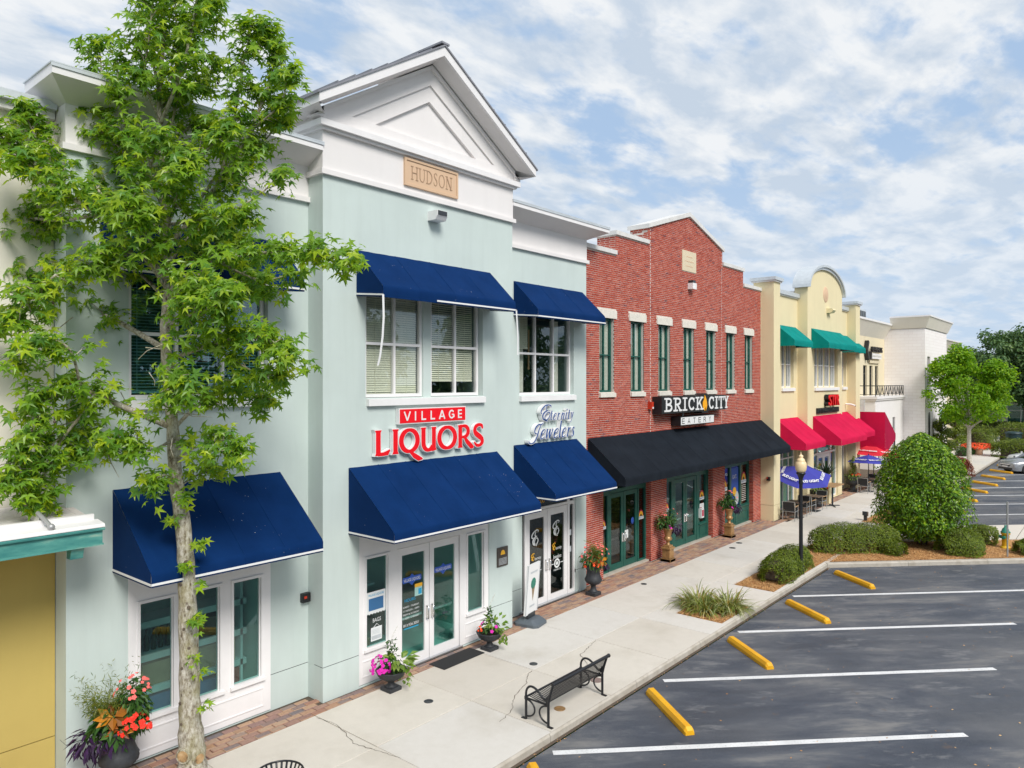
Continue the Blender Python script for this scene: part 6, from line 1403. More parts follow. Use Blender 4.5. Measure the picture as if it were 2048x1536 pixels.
# ================================================================== big sweetgum on the left
def big_tree():
    t = thing('sweetgum_tree', at(388, 1570, 11.5), 'tall sweetgum tree with star-shaped leaves in front of the left shop window', 'tree')
    F0 = 11.5
    def path(pts): return [at(x, y, F0 + d) for x, y, d in pts]
    def smooth(p, k=3):
        q = smooth_pts([tuple(v) for v in p], k); return [Vector(v) for v in q]
    trunk = [(386, 1585, 0), (384, 1530, 0), (383, 1490, 0), (380, 1430, 0), (379, 1350, 0), (375, 1200, 0), (367, 1060, 0), (352, 960, 0), (345, 850, 0), (335, 740, 0), (331, 650, 0), (338, 560, .05), (334, 450, .1), (325, 330, .1), (318, 200, .1), (328, 60, .1), (325, -90, .1)]
    tr = [.26, .215, .20, .165, .152, .138, .118, .105, .092, .083, .078, .07, .06, .05, .038, .025, .01]
    tp = smooth(path(trunk), 4); rr = [r[0] for r in smooth_pts([(r, 0, 0) for r in tr], 4)]
    m = MB(); m.tube(tp, [r * (1 + .07 * math.sin(i * 2.1)) for i, r in enumerate(rr)], 16)
    trunk_o = m.build('trunk', 'bark', t)
    for (x, y, r, side) in ((376, 1499, .115, -FW * .2 - RT * .02), (410, 1510, .10, RT * .17 - FW * .1)):      # two old pruning scars
        c = at(381, y, F0); d = side.normalized(); m = MB()
        m.tube([c, c + d * .19, c + d * .225], [r * 1.25, r * 1.12, r], 14); m.build('branch_collar', 'bark', t); m = MB(); m.tube([c + d * .2, c + d * .232], [r * .8, r * .74], 14); m.build('pruning_scar', 'cut_wood', t)
    for y, sx in ((1165, -1), (1210, 1), (1290, 1), (1330, -1), (1400, 1), (1120, 1), (1252, -1), (1440, 1)):
        c = at(377, y, F0); d = (-FW * 1.0 + RT * R.uniform(-.7, .7)).normalized(); m = MB(); m.tube([c + d * .08, c + d * .158], [.035, .022], 8); m.build('knot', 'bark_dark', t)
    limbs = [
     ([(345, 855, 0), (250, 815, -.3), (165, 780, -.6), (95, 800, -.9), (45, 880, -1.1), (20, 960, -1.2)], .05, 1.25),
     ([(200, 795, -.5), (130, 870, -.6), (90, 950, -.7), (60, 1000, -.8)], .025, 1.2),
     ([(333, 700, 0), (230, 640, .3), (130, 600, .3), (40, 560, 0), (-50, 520, -.2)], .045, 1.1),
     ([(130, 600, .3), (60, 650, .5), (0, 700, .6), (-50, 720, .6)], .022, 1.0),
     ([(335, 560, 0), (250, 470, -.5), (150, 400, -.8), (60, 330, -1.0), (0, 270, -1.1)], .045, 1.15),
     ([(200, 430, -.6), (110, 440, -.2), (20, 430, 0), (-60, 420, .2)], .03, 1.1),
     ([(325, 400, .1), (250, 300, .3), (212, 200, .4), (198, 90, .4)], .035, .85),
     ([(250, 300, .3), (170, 240, .2), (125, 150, .2)], .02, .75),
     ([(325, 380, .1), (270, 300, -.3), (240, 210, -.4), (235, 120, -.4)], .025, .7),
     ([(320, 250, .1), (360, 150, -.3), (385, 50, -.3), (400, -60, -.3)], .03, .8),
     ([(318, 180, .1), (295, 60, .3), (290, -60, .3)], .025, .75),
     ([(330, 500, .1), (420, 390, .2), (500, 260, .3), (545, 140, .3), (530, 60, .3)], .04, .95),
     ([(440, 360, .2), (470, 230, 0), (490, 110, 0), (505, 50, 0)], .02, .7),
     ([(335, 600, 0), (430, 530, -.5), (530, 505, -.9), (620, 510, -1.2), (700, 522, -1.4)], .035, .65),
     ([(440, 525, -.5), (520, 560, -.3), (590, 545, -.2)], .018, .6),
     ([(338, 720, 0), (420, 690, -.5), (510, 670, -.8), (570, 700, -1.0)], .035, .95),
     ([(420, 690, -.5), (500, 740, -.6), (560, 760, -.7)], .02, .8),
     ([(350, 920, 0), (400, 890, -.4), (450, 880, -.5), (470, 900, -.5)], .022, .8),
     ([(345, 880, 0), (300, 900, -.6), (250, 880, -.8), (215, 890, -.8)], .022, .85),
     ([(352, 960, 0), (330, 950, -.5), (310, 960, -.6)], .018, .7),
     ([(355, 975, 0), (395, 950, .3), (430, 940, .4)], .018, .6),
     ([(335, 650, 0), (380, 630, -.9), (440, 610, -1.3)], .028, 1.0),
     ([(325, 340, .1), (400, 310, -.5), (455, 260, -.6)], .024, .95),
     ([(335, 520, 0), (290, 470, -1.0), (260, 400, -1.3)], .026, 1.1),
     ([(334, 460, .1), (350, 400, -.8), (370, 330, -1.1)], .024, 1.0),
     ([(345, 830, 0), (350, 780, -.8), (370, 760, -1.1)], .022, .9),
     ([(318, 220, .1), (350, 190, .5), (400, 180, .6), (430, 120, .6)], .022, .8),
     ([(480, 415, -.5), (530, 380, -.4), (560, 345, -.4)], .014, .35),
     ([(322, 300, .1), (350, 220, .2), (355, 110, .2), (350, 0, .2), (345, -90, .2)], .02, 1.1),
     ([(340, 160, -.1), (380, 80, .3), (420, 20, .4), (430, -70, .4)], .016, .9),
     ([(318, 240, .1), (290, 160, -.4), (300, 60, -.5), (310, -40, -.5)], .016, .9),
     ([(400, 400, .2), (450, 330, .6), (520, 290, .7), (570, 230, .6)], .02, .9),
     ([(500, 260, .3), (560, 210, .0), (575, 150, -.1)], .014, .8),
     ([(250, 470, -.5), (190, 370, .2), (120, 300, .4), (60, 300, .4)], .02, .9),
     ([(150, 400, -.8), (100, 330, -.4), (60, 250, -.4), (50, 220, -.4)], .016, .8),
     ([(200, 560, .6), (130, 540, -.6), (60, 600, -.9), (10, 650, -1.0)], .02, .95),
     ([(160, 770, -.6), (140, 700, -.9), (90, 680, -1.1), (40, 720, -1.2)], .02, .9),
     ([(160, 790, -.6), (170, 850, -.3), (150, 900, -.2)], .016, .8),
     ([(330, 480, .1), (280, 420, .5), (230, 380, .7), (170, 340, .8)], .02, .9),
     ([(332, 540, .05), (380, 470, .7), (430, 460, .9), (480, 480, .8)], .02, .9),
     ([(328, 420, .1), (300, 350, -.8), (320, 280, -1.0)], .02, .9),
     ([(325, 350, .1), (370, 260, .5), (420, 240, .7)], .018, .9),
     ([(325, 450, .1), (410, 440, -.5), (480, 430, -.6)], .026, 1.0),
     ([(333, 600, 0), (270, 540, .6), (200, 510, .9), (120, 500, 1.0)], .03, 1.0),
     ([(345, 860, 0), (410, 800, .3), (480, 780, .4), (530, 800, .4)], .03, .8),
     ([(337, 570, 0), (400, 510, .5), (470, 520, .7), (520, 560, .7)], .022, 1.0),
     ([(333, 580, 0), (290, 520, -.6), (230, 500, -.9), (180, 540, -1.0)], .022, 1.0),
     ([(331, 640, 0), (360, 580, -.7), (400, 570, -1.0), (460, 590, -1.1)], .022, .9),
    ]
    wood = MB(); foliage = []; 
    def spray(c, d, n, spread, size):
        for _ in range(n):
            o = rvec(R.uniform(.02, spread)); o.z *= .75; p = c + o
            nrm = (Vector((0, 0, .75)) + o * 1.6 / spread * .4 - FW * .5 + rvec(.6)); tip = (o.normalized() * .8 + d * .5 + Vector((0, 0, -.55)) + rvec(.4))
            foliage.append((p, nrm, tip, size * R.uniform(.6, 1.28)))
    for pts, r0, dens in limbs:
        p = smooth(path(pts), 4); n = len(p); wood.tube(p, [r0 * (1 - .85 * i / (n - 1)) + .004 for i in range(n)], 7)
        L_ = sum((p[i + 1] - p[i]).length for i in range(n - 1)); nt = max(5, int(L_ / .074 * dens))
        for j in range(nt):
            k = .22 + .80 * (j + R.random()) / nt; k = min(k, .999); i = int(k * (n - 1)); c = p[i].lerp(p[i + 1], k * (n - 1) - i); ax = (p[i + 1] - p[i]).normalized()
            d = (rvec(1.0) + ax * .7 + Vector((0, 0, .25))).normalized(); tl = R.uniform(.16, .50) * (1.1 - .45 * k) * (1 if dens > .8 else .72)
            q = c + d * tl * .55 + rvec(.03); e = c + d * tl + Vector((0, 0, -.05))
            wood.tube([c, q, e], [.010, .007, .004], 4, cap=False)
            spray(e, d, R.randint(7, 12), .28, .128); spray(q, d, R.randint(2, 6), .22, .12)
        spray(p[-1], (p[-1] - p[-3]).normalized(), 14, .2, .13)
    for i in range(26):                                  # bare grey twigs inside the crown
        c = at(R.uniform(120, 450), R.uniform(560, 900), F0 - .5 + R.uniform(-.5, .4)); d = rvec(1); d.z = -abs(d.z) * .8; e = c + d * R.uniform(.3, .6); wood.tube([c, c.lerp(e, .5) + rvec(.05), e], [.009, .006, .003], 4, cap=False)
    for (x, y, n, s) in ((372, 1130, 9, .12), (398, 1175, 5, .12), (392, 1245, 16, .12), (398, 1265, 4, .1), (384, 1318, 7, .1), (405, 1345, 7, .1), (410, 1415, 9, .1), (396, 1090, 10, .14), (350, 1040, 8, .14), (375, 1000, 10, .14)):
        c = at(x, y, F0 - .2); spray(c, Vector((0, 0, 1)), n, .15, s)
    wood.build('branches', 'bark', t)
    foliage.sort(key=lambda q: q[0].dot(FW))
    big = MB()
    for p, nrm, tip, s in foliage[300:]: star_leaf(big, p, nrm, tip, s)
    big.build('foliage', 'sweetgum_leaf', t, kind='stuff')
    lm = []
    for cu in (.1, .2, .32):
        m = MB(); star_leaf(m, Vector((0, 0, 0)), Vector((0, 0, 1)), Vector((0, 1, 0)), 1.0, cu); lm.append(m.mesh('leaf', 'sweetgum_leaf'))
    for i, (p, nrm, tip, s) in enumerate(foliage[:300]):
        tt, bb, nn = frame_of(nrm, tip); o = bpy.data.objects.new('leaf', lm[i % 3]); COL.objects.link(o); o.parent = t; o.location = p - t.location; o.rotation_euler = Matrix((-bb, tt, nn)).transposed().to_euler() if False else Matrix((tt.cross(nn), tt, nn)).transposed().to_euler(); o.scale = (s, s, s)
    sb = MB()
    for i in range(34): 
        q = R.choice(foliage)[0]; sb.ball(q + Vector((0, 0, -.12)), .022, n=7, m=5); sb.tube([q, q + Vector((0, 0, -.1))], .003, 4)
    sb.build('seed_ball', 'bark_dark', t, kind='stuff')
    return t
BT = big_tree()

# ================================================================== other trees
def crown_points(c, rx, ry, rz, n, clumps, cr):
    """leaf positions gathered into clumps that sit through and over an ellipsoid"""
    cl = []
    for _ in range(clumps):
        d = rvec(1.0); k = R.uniform(.45, 1.0) ** .6; cl.append((Vector(c) + Vector((d.x * rx * k, d.y * ry * k, d.z * rz * k)), R.uniform(.7, 1.25) * cr))
    out = []
    for _ in range(n):
        q, r = R.choice(cl); d = rvec(1.0) * (R.random() ** .45) * r; d.z *= .7; out.append((q + d, d))
    return out, cl
def round_tree(name, base, label, mat, bark, h_trunk, crowns, n, clumps, cr, size, r_trunk, group=None, limbs=7, lean=(0, 0)):
    t = thing(name, base, label, 'tree', group); b = Vector(base); m = MB(); top = b + Vector((lean[0], lean[1], h_trunk))
    m.tube([b + Vector((0, 0, -.1)), b + Vector((0, 0, .25)), b.lerp(top, .5) + Vector((.03, .02, 0)), top], [r_trunk * 1.4, r_trunk * 1.05, r_trunk * .9, r_trunk * .75], 12)
    f = MB(); per = n // len(crowns)
    for (cx_, cy_, cz_, rx, ry, rz) in crowns:
        c = b + Vector((cx_, cy_, cz_)); pts, cl = crown_points(c, rx, ry, rz, per, clumps, cr)
        for q, r in R.sample(cl, min(limbs, len(cl))): mid = top.lerp(q, .5) + Vector((0, 0, .15 * (q - top).length * R.uniform(-.3, .6))); m.tube([top.lerp(b, R.uniform(0, .12)), mid, q], [r_trunk * .5, r_trunk * .28, r_trunk * .08], 6, cap=False)
        for p, d in pts: leaf(f, p, d + Vector((0, 0, .5)) + rvec(.5), d + rvec(.8) + Vector((0, 0, -.2)), size * R.uniform(.7, 1.3), size * .62)
    m.build('trunk', bark, t); f.build('crown', mat, t, kind='stuff'); return t
round_tree('young_tree', (66.6, 9.2, -.02), 'bright green young tree with pale trunk in the sidewalk before the white building', 'bright_leaf', 'bark_pale', 2.9, [(0, 0, 5.0, 3.1, 3.1, 1.5), (0, 0, 6.2, 2.4, 2.4, 1.6), (.3, .7, 8.1, .8, .8, 1.3), (-.8, 1.6, 7.0, .9, 1.0, 1.2), (.9, -1.8, 6.9, .8, .9, 1.3), (0, -.3, 4.2, 2.6, 2.6, .9)], 16000, 40, .55, .24, .17, limbs=3)
round_tree('oak_tree', (112, 9.0, -.2), 'large dark spreading oak behind the young tree at the right edge', 'oak_leaf', 'bark_dark', 4.5, [(-1, 2.0, 9.0, 5.5, 6.5, 4.2), (-1, -4, 10.5, 5.5, 6.5, 4.6), (0, -1, 6.3, 5, 6, 2.2)], 34000, 110, 1.35, .42, .5, lean=(0, .3), limbs=5)
for i, (x, y, h) in enumerate(((109, 15.3, 7.0), (111, 20, 6.5))):
    round_tree('background_tree', (x, y, -.2), ['small dark tree against the beige building left of the oak', 'dark tree mostly hidden behind the white building'][i], 'oak_leaf', 'bark_dark', 2.5, [(0, 0, h * .72, 2.6, 3.0, h * .3)], 6000, 30, .9, .36, .2)
# trees across the parking, which the shop windows mirror
pt = round_tree('parking_tree', (-6, -27, -.15), 'round leafy tree across the parking, mirrored in the shop windows', 'oak_leaf', 'bark_dark', 3.0, [(0, 0, 6.6, 4.4, 4.2, 3.4), (.5, 0, 9.5, 2.6, 2.6, 2.6)], 4200, 40, 1.2, .55, .25, 'trees across the parking')
for i, (x, y, s_) in enumerate(((5, -29, 1.15), (14, -26, .95), (23, -29, 1.2), (32, -25, 1.0), (41, -28, 1.15), (50, -22, 1.0), (58, -24, 1.2), (67, -21, .95), (76, -24, 1.15), (86, -21, 1.05), (97, -23, 1.2), (109, -20, 1.1))): copy_tree(pt, (x, y, -.15), R.uniform(0, 6), scale=(s_, s_, s_ * R.uniform(.9, 1.15)))
# ================================================================== clipped shrub, hedges and tufts
def shrub():
    b = Vector((32.3, 6.06, 0)); t = thing('rounded_shrub', b, 'large dense egg-shaped green shrub on the mulch island', 'shrub'); f = MB(); H_ = 4.35
    KN = [(0, .62), (.08, .86), (.2, 1.0), (.45, 1.0), (.62, .92), (.76, .76), (.87, .55), (.95, .33), (1.0, .08)]
    def rad_at(k):
        for (k0, r0), (k1, r1) in zip(KN, KN[1:]):
            if k <= k1: return 1.63 * (r0 + (r1 - r0) * (k - k0) / (k1 - k0))
        return 0
    n = 0
    while n < 19000:
        k = R.random() ** .9; z = .28 + k * (H_ - .28); a = R.uniform(0, 2 * math.pi); d = Vector((math.cos(a), math.sin(a), 0))
        r = rad_at(k) * (1 + .06 * math.sin(a * 5 + z * 3) + .05 * math.sin(a * 11 - z * 5)); r *= 1 + .16 * noise.noise(Vector((d.x * 2.2, d.y * 2.2, z * 1.3))) + .07 * noise.noise(Vector((d.x * 6, d.y * 6, z * 4))); depth = R.random() ** 1.8 * .55; rr = max(0, r - depth) + (R.uniform(0, .08) if R.random() < .12 else 0)
        p = b + d * rr + Vector((0, 0, z)); nrm = d + Vector((0, 0, .35 + k)) + rvec(.6); leaf(f, p, nrm, d * .6 + Vector((0, 0, R.uniform(-.6, .5))) + rvec(.8), R.uniform(.09, .17), R.uniform(.05, .085)); n += 1
    for i in range(16):                                      # young shoots standing off the outline
        k = R.uniform(.1, .97); a = R.uniform(0, 6.28); z = .3 + k * (H_ - .3); d = Vector((math.cos(a), math.sin(a), .25)); c = b + Vector((math.cos(a), math.sin(a), 0)) * rad_at(k) + Vector((0, 0, z))
        for j in range(9): leaf(f, c + d * (j * .022) + rvec(.03), rvec(1) + Vector((0, 0, .6)), d + rvec(.7), .11, .05)
    f.build('foliage', 'shrub_leaf', t, kind='stuff'); m = MB()
    for i in range(7): a = i * .9; m.tube([b + Vector((.12 * math.cos(a), .12 * math.sin(a), -.05)), b + Vector((.3 * math.cos(a), .3 * math.sin(a), .7)), b + Vector((.8 * math.cos(a), .8 * math.sin(a), 1.9))], [.05, .04, .02], 6)
    m.build('stems', 'bark_dark', t)
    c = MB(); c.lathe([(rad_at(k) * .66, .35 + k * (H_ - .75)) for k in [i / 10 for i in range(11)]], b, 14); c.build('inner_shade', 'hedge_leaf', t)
shrub()
def hedge(name, pts, w, h, n, mat, label, size=.055, wob=.1, cat='hedge', flat=.75):
    """clipped hedge along a line: leaves over a rounded cross-section, twiggy sides"""
    pts = [Vector((*p, 0)) for p in pts]; t = thing(name, pts[len(pts) // 2], label, cat); f = MB()
    seg = [(pts[i], pts[i + 1]) for i in range(len(pts) - 1)]; Ls = [(b - a).length for a, b in seg]; T_ = sum(Ls)
    core = []
    for i in range(n):
        s = R.uniform(0, T_); j = 0
        while s > Ls[j] and j < len(Ls) - 1: s -= Ls[j]; j += 1
        a, b = seg[j]; d = (b - a).normalized(); nn = Vector((-d.y, d.x, 0)); c = a + d * s; q = s + sum(Ls[:j]); ee = min(1, min(q, T_ - q) / (w * .5) * .8 + .25)
        th = R.uniform(-.15, math.pi + .15); u, v = math.cos(th), math.sin(th); u = math.copysign(abs(u) ** flat, u); v = math.copysign(abs(v) ** flat, v) if abs(v) > 1e-6 else 0
        k = 1 - R.random() ** 2 * .35; wb = 1 + wob * noise.noise(c * 1.7 + Vector((u, v, 0))) * 2 + R.uniform(-.03, .05)
        p = c + nn * (u * w / 2 * k * wb * (ee ** .5)) + Vector((0, 0, max(.05, (.12 * h + v * h * .88 * k * wb * (.55 + .45 * ee)))))
        nrm = nn * u + Vector((0, 0, v + .2)) + rvec(.6); (leaf if size > .05 else quadleaf)(f, p, nrm, nrm * .4 + rvec(1), size * R.uniform(.7, 1.4), size * .55)
    f.build('foliage', mat, t, kind='stuff')
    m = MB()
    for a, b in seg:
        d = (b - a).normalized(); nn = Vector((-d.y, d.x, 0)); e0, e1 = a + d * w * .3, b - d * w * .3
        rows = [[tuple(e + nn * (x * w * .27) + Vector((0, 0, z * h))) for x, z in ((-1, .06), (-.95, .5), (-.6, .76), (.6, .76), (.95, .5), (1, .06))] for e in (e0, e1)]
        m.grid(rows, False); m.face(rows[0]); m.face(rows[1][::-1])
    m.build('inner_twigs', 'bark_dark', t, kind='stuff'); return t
hedge('hedge', [(22.8, 8.5), (24.4, 8.65), (26.2, 8.7)], 1.1, .72, 12000, 'hedge_leaf', 'clipped low hedge at the foot of the black lamp post', .06)
hedge('hedge', [(28.2, 9.0), (28.9, 8.2), (29.9, 7.3), (30.6, 6.6)], 1.15, .98, 14000, 'hedge_leaf', 'curved clipped hedge between the lamp post and the rounded shrub', .06)
hedge('hedge', [(29.8, 6.9), (29.7, 6.5), (29.6, 6.1)], .9, .6, 3600, 'hedge_leaf', 'short end of clipped hedge running into the mulch', .06)
hedge('low_bush', [(31.0, 5.2), (32.0, 4.1)], 1.6, .9, 9000, 'hedge_leaf', 'low spreading bush right of the rounded shrub, above the kerb', .06, .2, 'bush')
hedge('low_bush', [(33.7, 4.7), (34.5, 4.0)], 1.3, .8, 5000, 'hedge_leaf', 'low spreading bush behind, beside the yellow hydrant', .06, .2, 'bush')
hedge('low_bush', [(32.7, 3.0), (33.4, 2.1)], 1.2, .6, 4500, 'hedge_leaf', 'low bush cut by the right edge below the hydrant', .06, .2, 'bush')
hedge('red_bush', [(57.0, 8.6), (58.2, 8.55)], 2.0, 1.5, 5000, 'red_shrub_leaf', 'reddish brown clipped bush by the young tree', .1, .12, 'bush')
hedge('yellow_bush', [(55.6, 8.5), (56.3, 8.4)], 1.2, 1.2, 2500, 'lime_leaf', 'yellow-green bush in front of the reddish one', .1, .2, 'bush')
hedge('hedge', [(74.0, 8.6), (74.5, 4.9)], 2.2, 1.55, 7000, 'hedge_leaf', 'clipped hedge block with bright top near the white car', .11, .06, 'hedge', .4)
hedge('hedge', [(87.2, 10.0), (87.6, 0.0)], 2.0, 2.3, 9000, 'hedge_leaf', 'long tall hedge behind the dark bin', .13, .06, 'hedge', .4)
hedge('hedge', [(113.5, 20), (113.5, 4.0)], 2.0, 1.2, 6000, 'hedge_leaf', 'dark hedge along the beige building across the street', .16, .06, 'hedge', .4)
hedge('low_bush', [(79.5, 10.8), (84, 10.4)], 2.6, 2.0, 6000, 'hedge_leaf', 'loose green bushes beside the spiral topiary', .14, .2, 'bush')
hedge('flower_bed_plant', [(72.0, 10.6), (77, 10.2)], 1.0, .6, 3000, 'flower_leaf', 'low green bed plants at the white building entrance', .12, .2, 'plant')
def topiary(x, y, z0, h, r, label, turns=3, mat='hedge_leaf', n=2600, size=.09, parent=None):
    f = MB()
    for i in range(n):
        k = R.random(); a = k * turns * 2 * math.pi; rr = r * (1.05 - .65 * k); q = R.uniform(-1, 1); c = Vector((x + math.cos(a) * rr * .55, y + math.sin(a) * rr * .55, z0 + k * h)); d = rvec(1); p = c + Vector((d.x * rr * .6, d.y * rr * .6, d.z * h / turns * .30)) ; leaf(f, p, d + Vector((0, 0, .3)), d + rvec(.6), size, size * .6)
    return f
for i, (x, y) in enumerate(((78.2, 11.9), (69.6, 11.6))):
    t = thing('spiral_topiary', (x, y, -.05), ['dark spiral topiary right of the white building door', 'dark spiral topiary left of the white building door'][i], 'topiary'); topiary(x, y, .2, 3.3, 1.1, '', 3, n=3600, size=.16).build('foliage', 'hedge_leaf', t, kind='stuff'); MB().tube([(x, y, -.05), (x, y, 3.0)], .07, 8).build('stem', 'bark_dark', t)
for i, (x, y, z) in enumerate(((74.8, 9.6, .9),)):
    t = thing('flower_pot', (x, y, -.03), 'terracotta pot of orange flowers on the white building forecourt', 'planter'); MB().lathe([(.25, 0), (.3, .1), (.28, .3), (.4, .6)], (x, y, -.03), 12).build('pot', 'tan_plaque', t); f = MB()
    for k in range(500): d = rvec(1); p = Vector((x, y, .8)) + Vector((d.x * 1.3, d.y * 1.3, d.z * .22)); leaf(f, p, d + Vector((0, 0, 1)), rvec(1), .16, .12)
    f.build('blossom', 'orange_petal', t, kind='stuff')
def tuft(x, y, n, l, label, sp=.2):
    t = thing('grass_tuft', (x, y, -.01), label, 'grass plant', 'variegated grass tufts'); m = MB()
    for i in range(n):
        a = R.uniform(0, 6.283); r = abs(R.gauss(0, sp)); p = Vector((x + math.cos(a) * r, y + math.sin(a) * r, 0)); o = R.uniform(.35, 1.5); d = Vector((math.cos(a + R.uniform(-.6, .6)) * o, math.sin(a + R.uniform(-.6, .6)) * o, 1.0)); blade(m, p, d, l * R.uniform(.6, 1.15), R.uniform(.022, .042), R.uniform(1.2, 3.0), 6)
    m.build('blade_clump', 'grass_blade', t, kind='stuff')
tuft(19.25, 9.2, 360, .80, 'left and larger variegated grass tuft, nearer the shops', .26); tuft(19.5, 8.5, 320, .76, 'right variegated grass tuft hanging over the kerb', .24); tuft(18.85, 8.85, 180, .6, 'small front variegated grass tuft beside the pale slab', .18)
# ================================================================== planters
def petal_mesh(mat, r=.035, n=5):
    m = MB(); c = (0, 0, .006); 
    for k in range(n):
        a = k * 2 * math.pi / n; w_ = 2 * math.pi / n * .48; m.face([c, (r * .8 * math.cos(a - w_), r * .8 * math.sin(a - w_), .012), (r * 1.05 * math.cos(a), r * 1.05 * math.sin(a), .004), (r * .8 * math.cos(a + w_), r * .8 * math.sin(a + w_), .012)])
    return m.mesh('flower', mat)
FM = {k: petal_mesh(k) for k in ('magenta_petal', 'orange_petal', 'coral_petal', 'red_petal')}
def flowers(t, c, rx, rz, n, mat, s=1.0, up=.4):
    for _ in range(n):
        d = rvec(1); d.z = abs(d.z) * .9; p = Vector(c) + Vector((d.x * rx, d.y * rx, d.z * rz)); o = bpy.data.objects.new('flower', FM[mat]); COL.objects.link(o); o.parent = t; o.location = p - t.location
        o.rotation_euler = (d + Vector((0, 0, up)) - FW * .5).normalized().to_track_quat('Z', 'Y').to_euler(); k = s * R.uniform(.75, 1.2); o.scale = (k, k, k)
def mound(mb, c, rx, rz, n, l, w, droop=.1):
    for _ in range(n):
        d = rvec(1); k = R.random() ** .5; p = Vector(c) + Vector((d.x * rx * k, d.y * rx * k, d.z * rz * k)); leaf(mb, p, d + Vector((0, 0, .7)) + rvec(.4), d + rvec(.5) + Vector((0, 0, -droop)), l * R.uniform(.7, 1.3), w)
def feathery(mb, c, rx, h, n):
    for _ in range(n):
        a = R.uniform(0, 6.283); d = Vector((math.cos(a) * rx, math.sin(a) * rx, h * R.uniform(.5, 1.2))); p = Vector(c) + rvec(.05); L_ = d.length * R.uniform(.4, 1.0)
        for j in range(12):
            k = (j + 1) / 12; q = p + d.normalized() * L_ * k; quadleaf(mb, q, rvec(1), d.normalized() * .6 + rvec(1), .13 * (1.2 - k * .5), .012)
def croton(mb, c, s, n=9):
    for i in range(n):
        a = i * 2.4; d = Vector((math.cos(a), math.sin(a), R.uniform(-.35, .8))) - FW * .45; leaf(mb, Vector(c) + d * .03, Vector((0, 0, .6)) - FW * .9 + rvec(.4), d, s * R.uniform(.8, 1.1), s * .5, .15)
def fluted(prof, c, n=32, lobes=16, amp=.03, lo=.3, hi=.8, H=1.0):
    rows = []
    for r, z in prof:
        f = amp if lo * H < z < hi * H else 0
        rows.append([(c[0] + (r * (1 + f * (1 if k % 2 else -1))) * math.cos(k * 2 * math.pi / n), c[1] + (r * (1 + f * (1 if k % 2 else -1))) * math.sin(k * 2 * math.pi / n), c[2] + z) for k in range(n)])
    m = MB(); m.grid(rows, True, closed_v=True); return m
TALL = [(.0, .10), (.16, .10), (.10, .14), (.075, .20), (.07, .27), (.10, .31), (.17, .34), (.235, .40), (.25, .47), (.22, .53), (.195, .60), (.19, .70), (.205, .78), (.25, .84), (.265, .86), (.255, .88), (.215, .86), (.19, .80), (0, .80)]
LOW = [(.0, .08), (.15, .08), (.09, .12), (.065, .17), (.07, .20), (.16, .24), (.27, .31), (.31, .38), (.33, .42), (.345, .44), (.33, .455), (.29, .44), (.26, .40), (0, .40)]
GOLD = [(.0, .56), (.11, .56), (.07, .60), (.055, .66), (.06, .70), (.13, .74), (.155, .80), (.12, .85), (.105, .88), (.13, .95), (.155, 1.05), (.19, 1.13), (.225, 1.17), (.21, 1.18), (.16, 1.14), (0, 1.12)]
def urn(name, x, y, prof, mat, label, sc=1.0, plinth=.17, group='flower urns by the shop doors', square=True, z=0.0):
    t = thing(name, (x, y, z), label, 'planter', group); c = (x, y, z); p = [(r * sc, h * sc) for r, h in prof]
    fluted(p, c, H=p[-1][1]).build('urn', mat, t)
    s_ = plinth * sc; MB().cbox(x - s_, x + s_, y - s_, y + s_, z - .005, z + .10 * sc if prof is not LOW else z + .08 * sc, .012).build('plinth', mat, t)
    MB().lathe([(0, p[-1][1] + .005), (p[-2][0] * .95, p[-1][1] + .005)], c, 16, cap=False).build('soil', 'soil', t); return t
# big mixed urn at the lower left
t = urn('planter_urn', 4.72, 12.02, TALL, 'urn_grey', 'tall dark urn with feathery, orange and red flowering plants at lower left', 1.15)
b = Vector((4.72, 12.02, 1.0)); m = MB(); feathery(m, b + RT * -.16 + Vector((0, 0, .05)), .50, .82, 190); m.build('feathery_leaves', 'feather_leaf', t, kind='stuff')
m = MB(); mound(m, b + Vector((0, 0, .08)), .38, .30, 320, .17, .08); mound(m, b + RT * .25 + Vector((0, 0, .36)), .22, .44, 420, .12, .05); mound(m, b + RT * -.15 + Vector((0, 0, .0)), .28, .25, 60, .24, .12, .5); m.build('leaves', 'flower_leaf', t, kind='stuff')
m = MB(); croton(m, b + RT * .04 - FW * .22 + Vector((0, 0, .25)), .26, 12); croton(m, b + RT * .16 - FW * .24 + Vector((0, 0, .08)), .22, 9); m.build('croton', 'croton_leaf', t, kind='stuff')
m = MB(); mound(m, b - RT * .42 - FW * .1 + Vector((0, 0, -.22)), .22, .26, 110, .20, .06, .8); mound(m, b - FW * .25 + Vector((0, 0, -.08)), .25, .14, 40, .16, .06, .8); m.build('purple_leaves', 'purple_leaf', t, kind='stuff')
flowers(t, b + RT * .32 - FW * .14 + Vector((0, 0, .0)), .22, .30, 38, 'red_petal', 1.2, 0.1); flowers(t, b + RT * .24 - FW * .05 + Vector((0, 0, .50)), .26, .38, 24, 'coral_petal', .95)
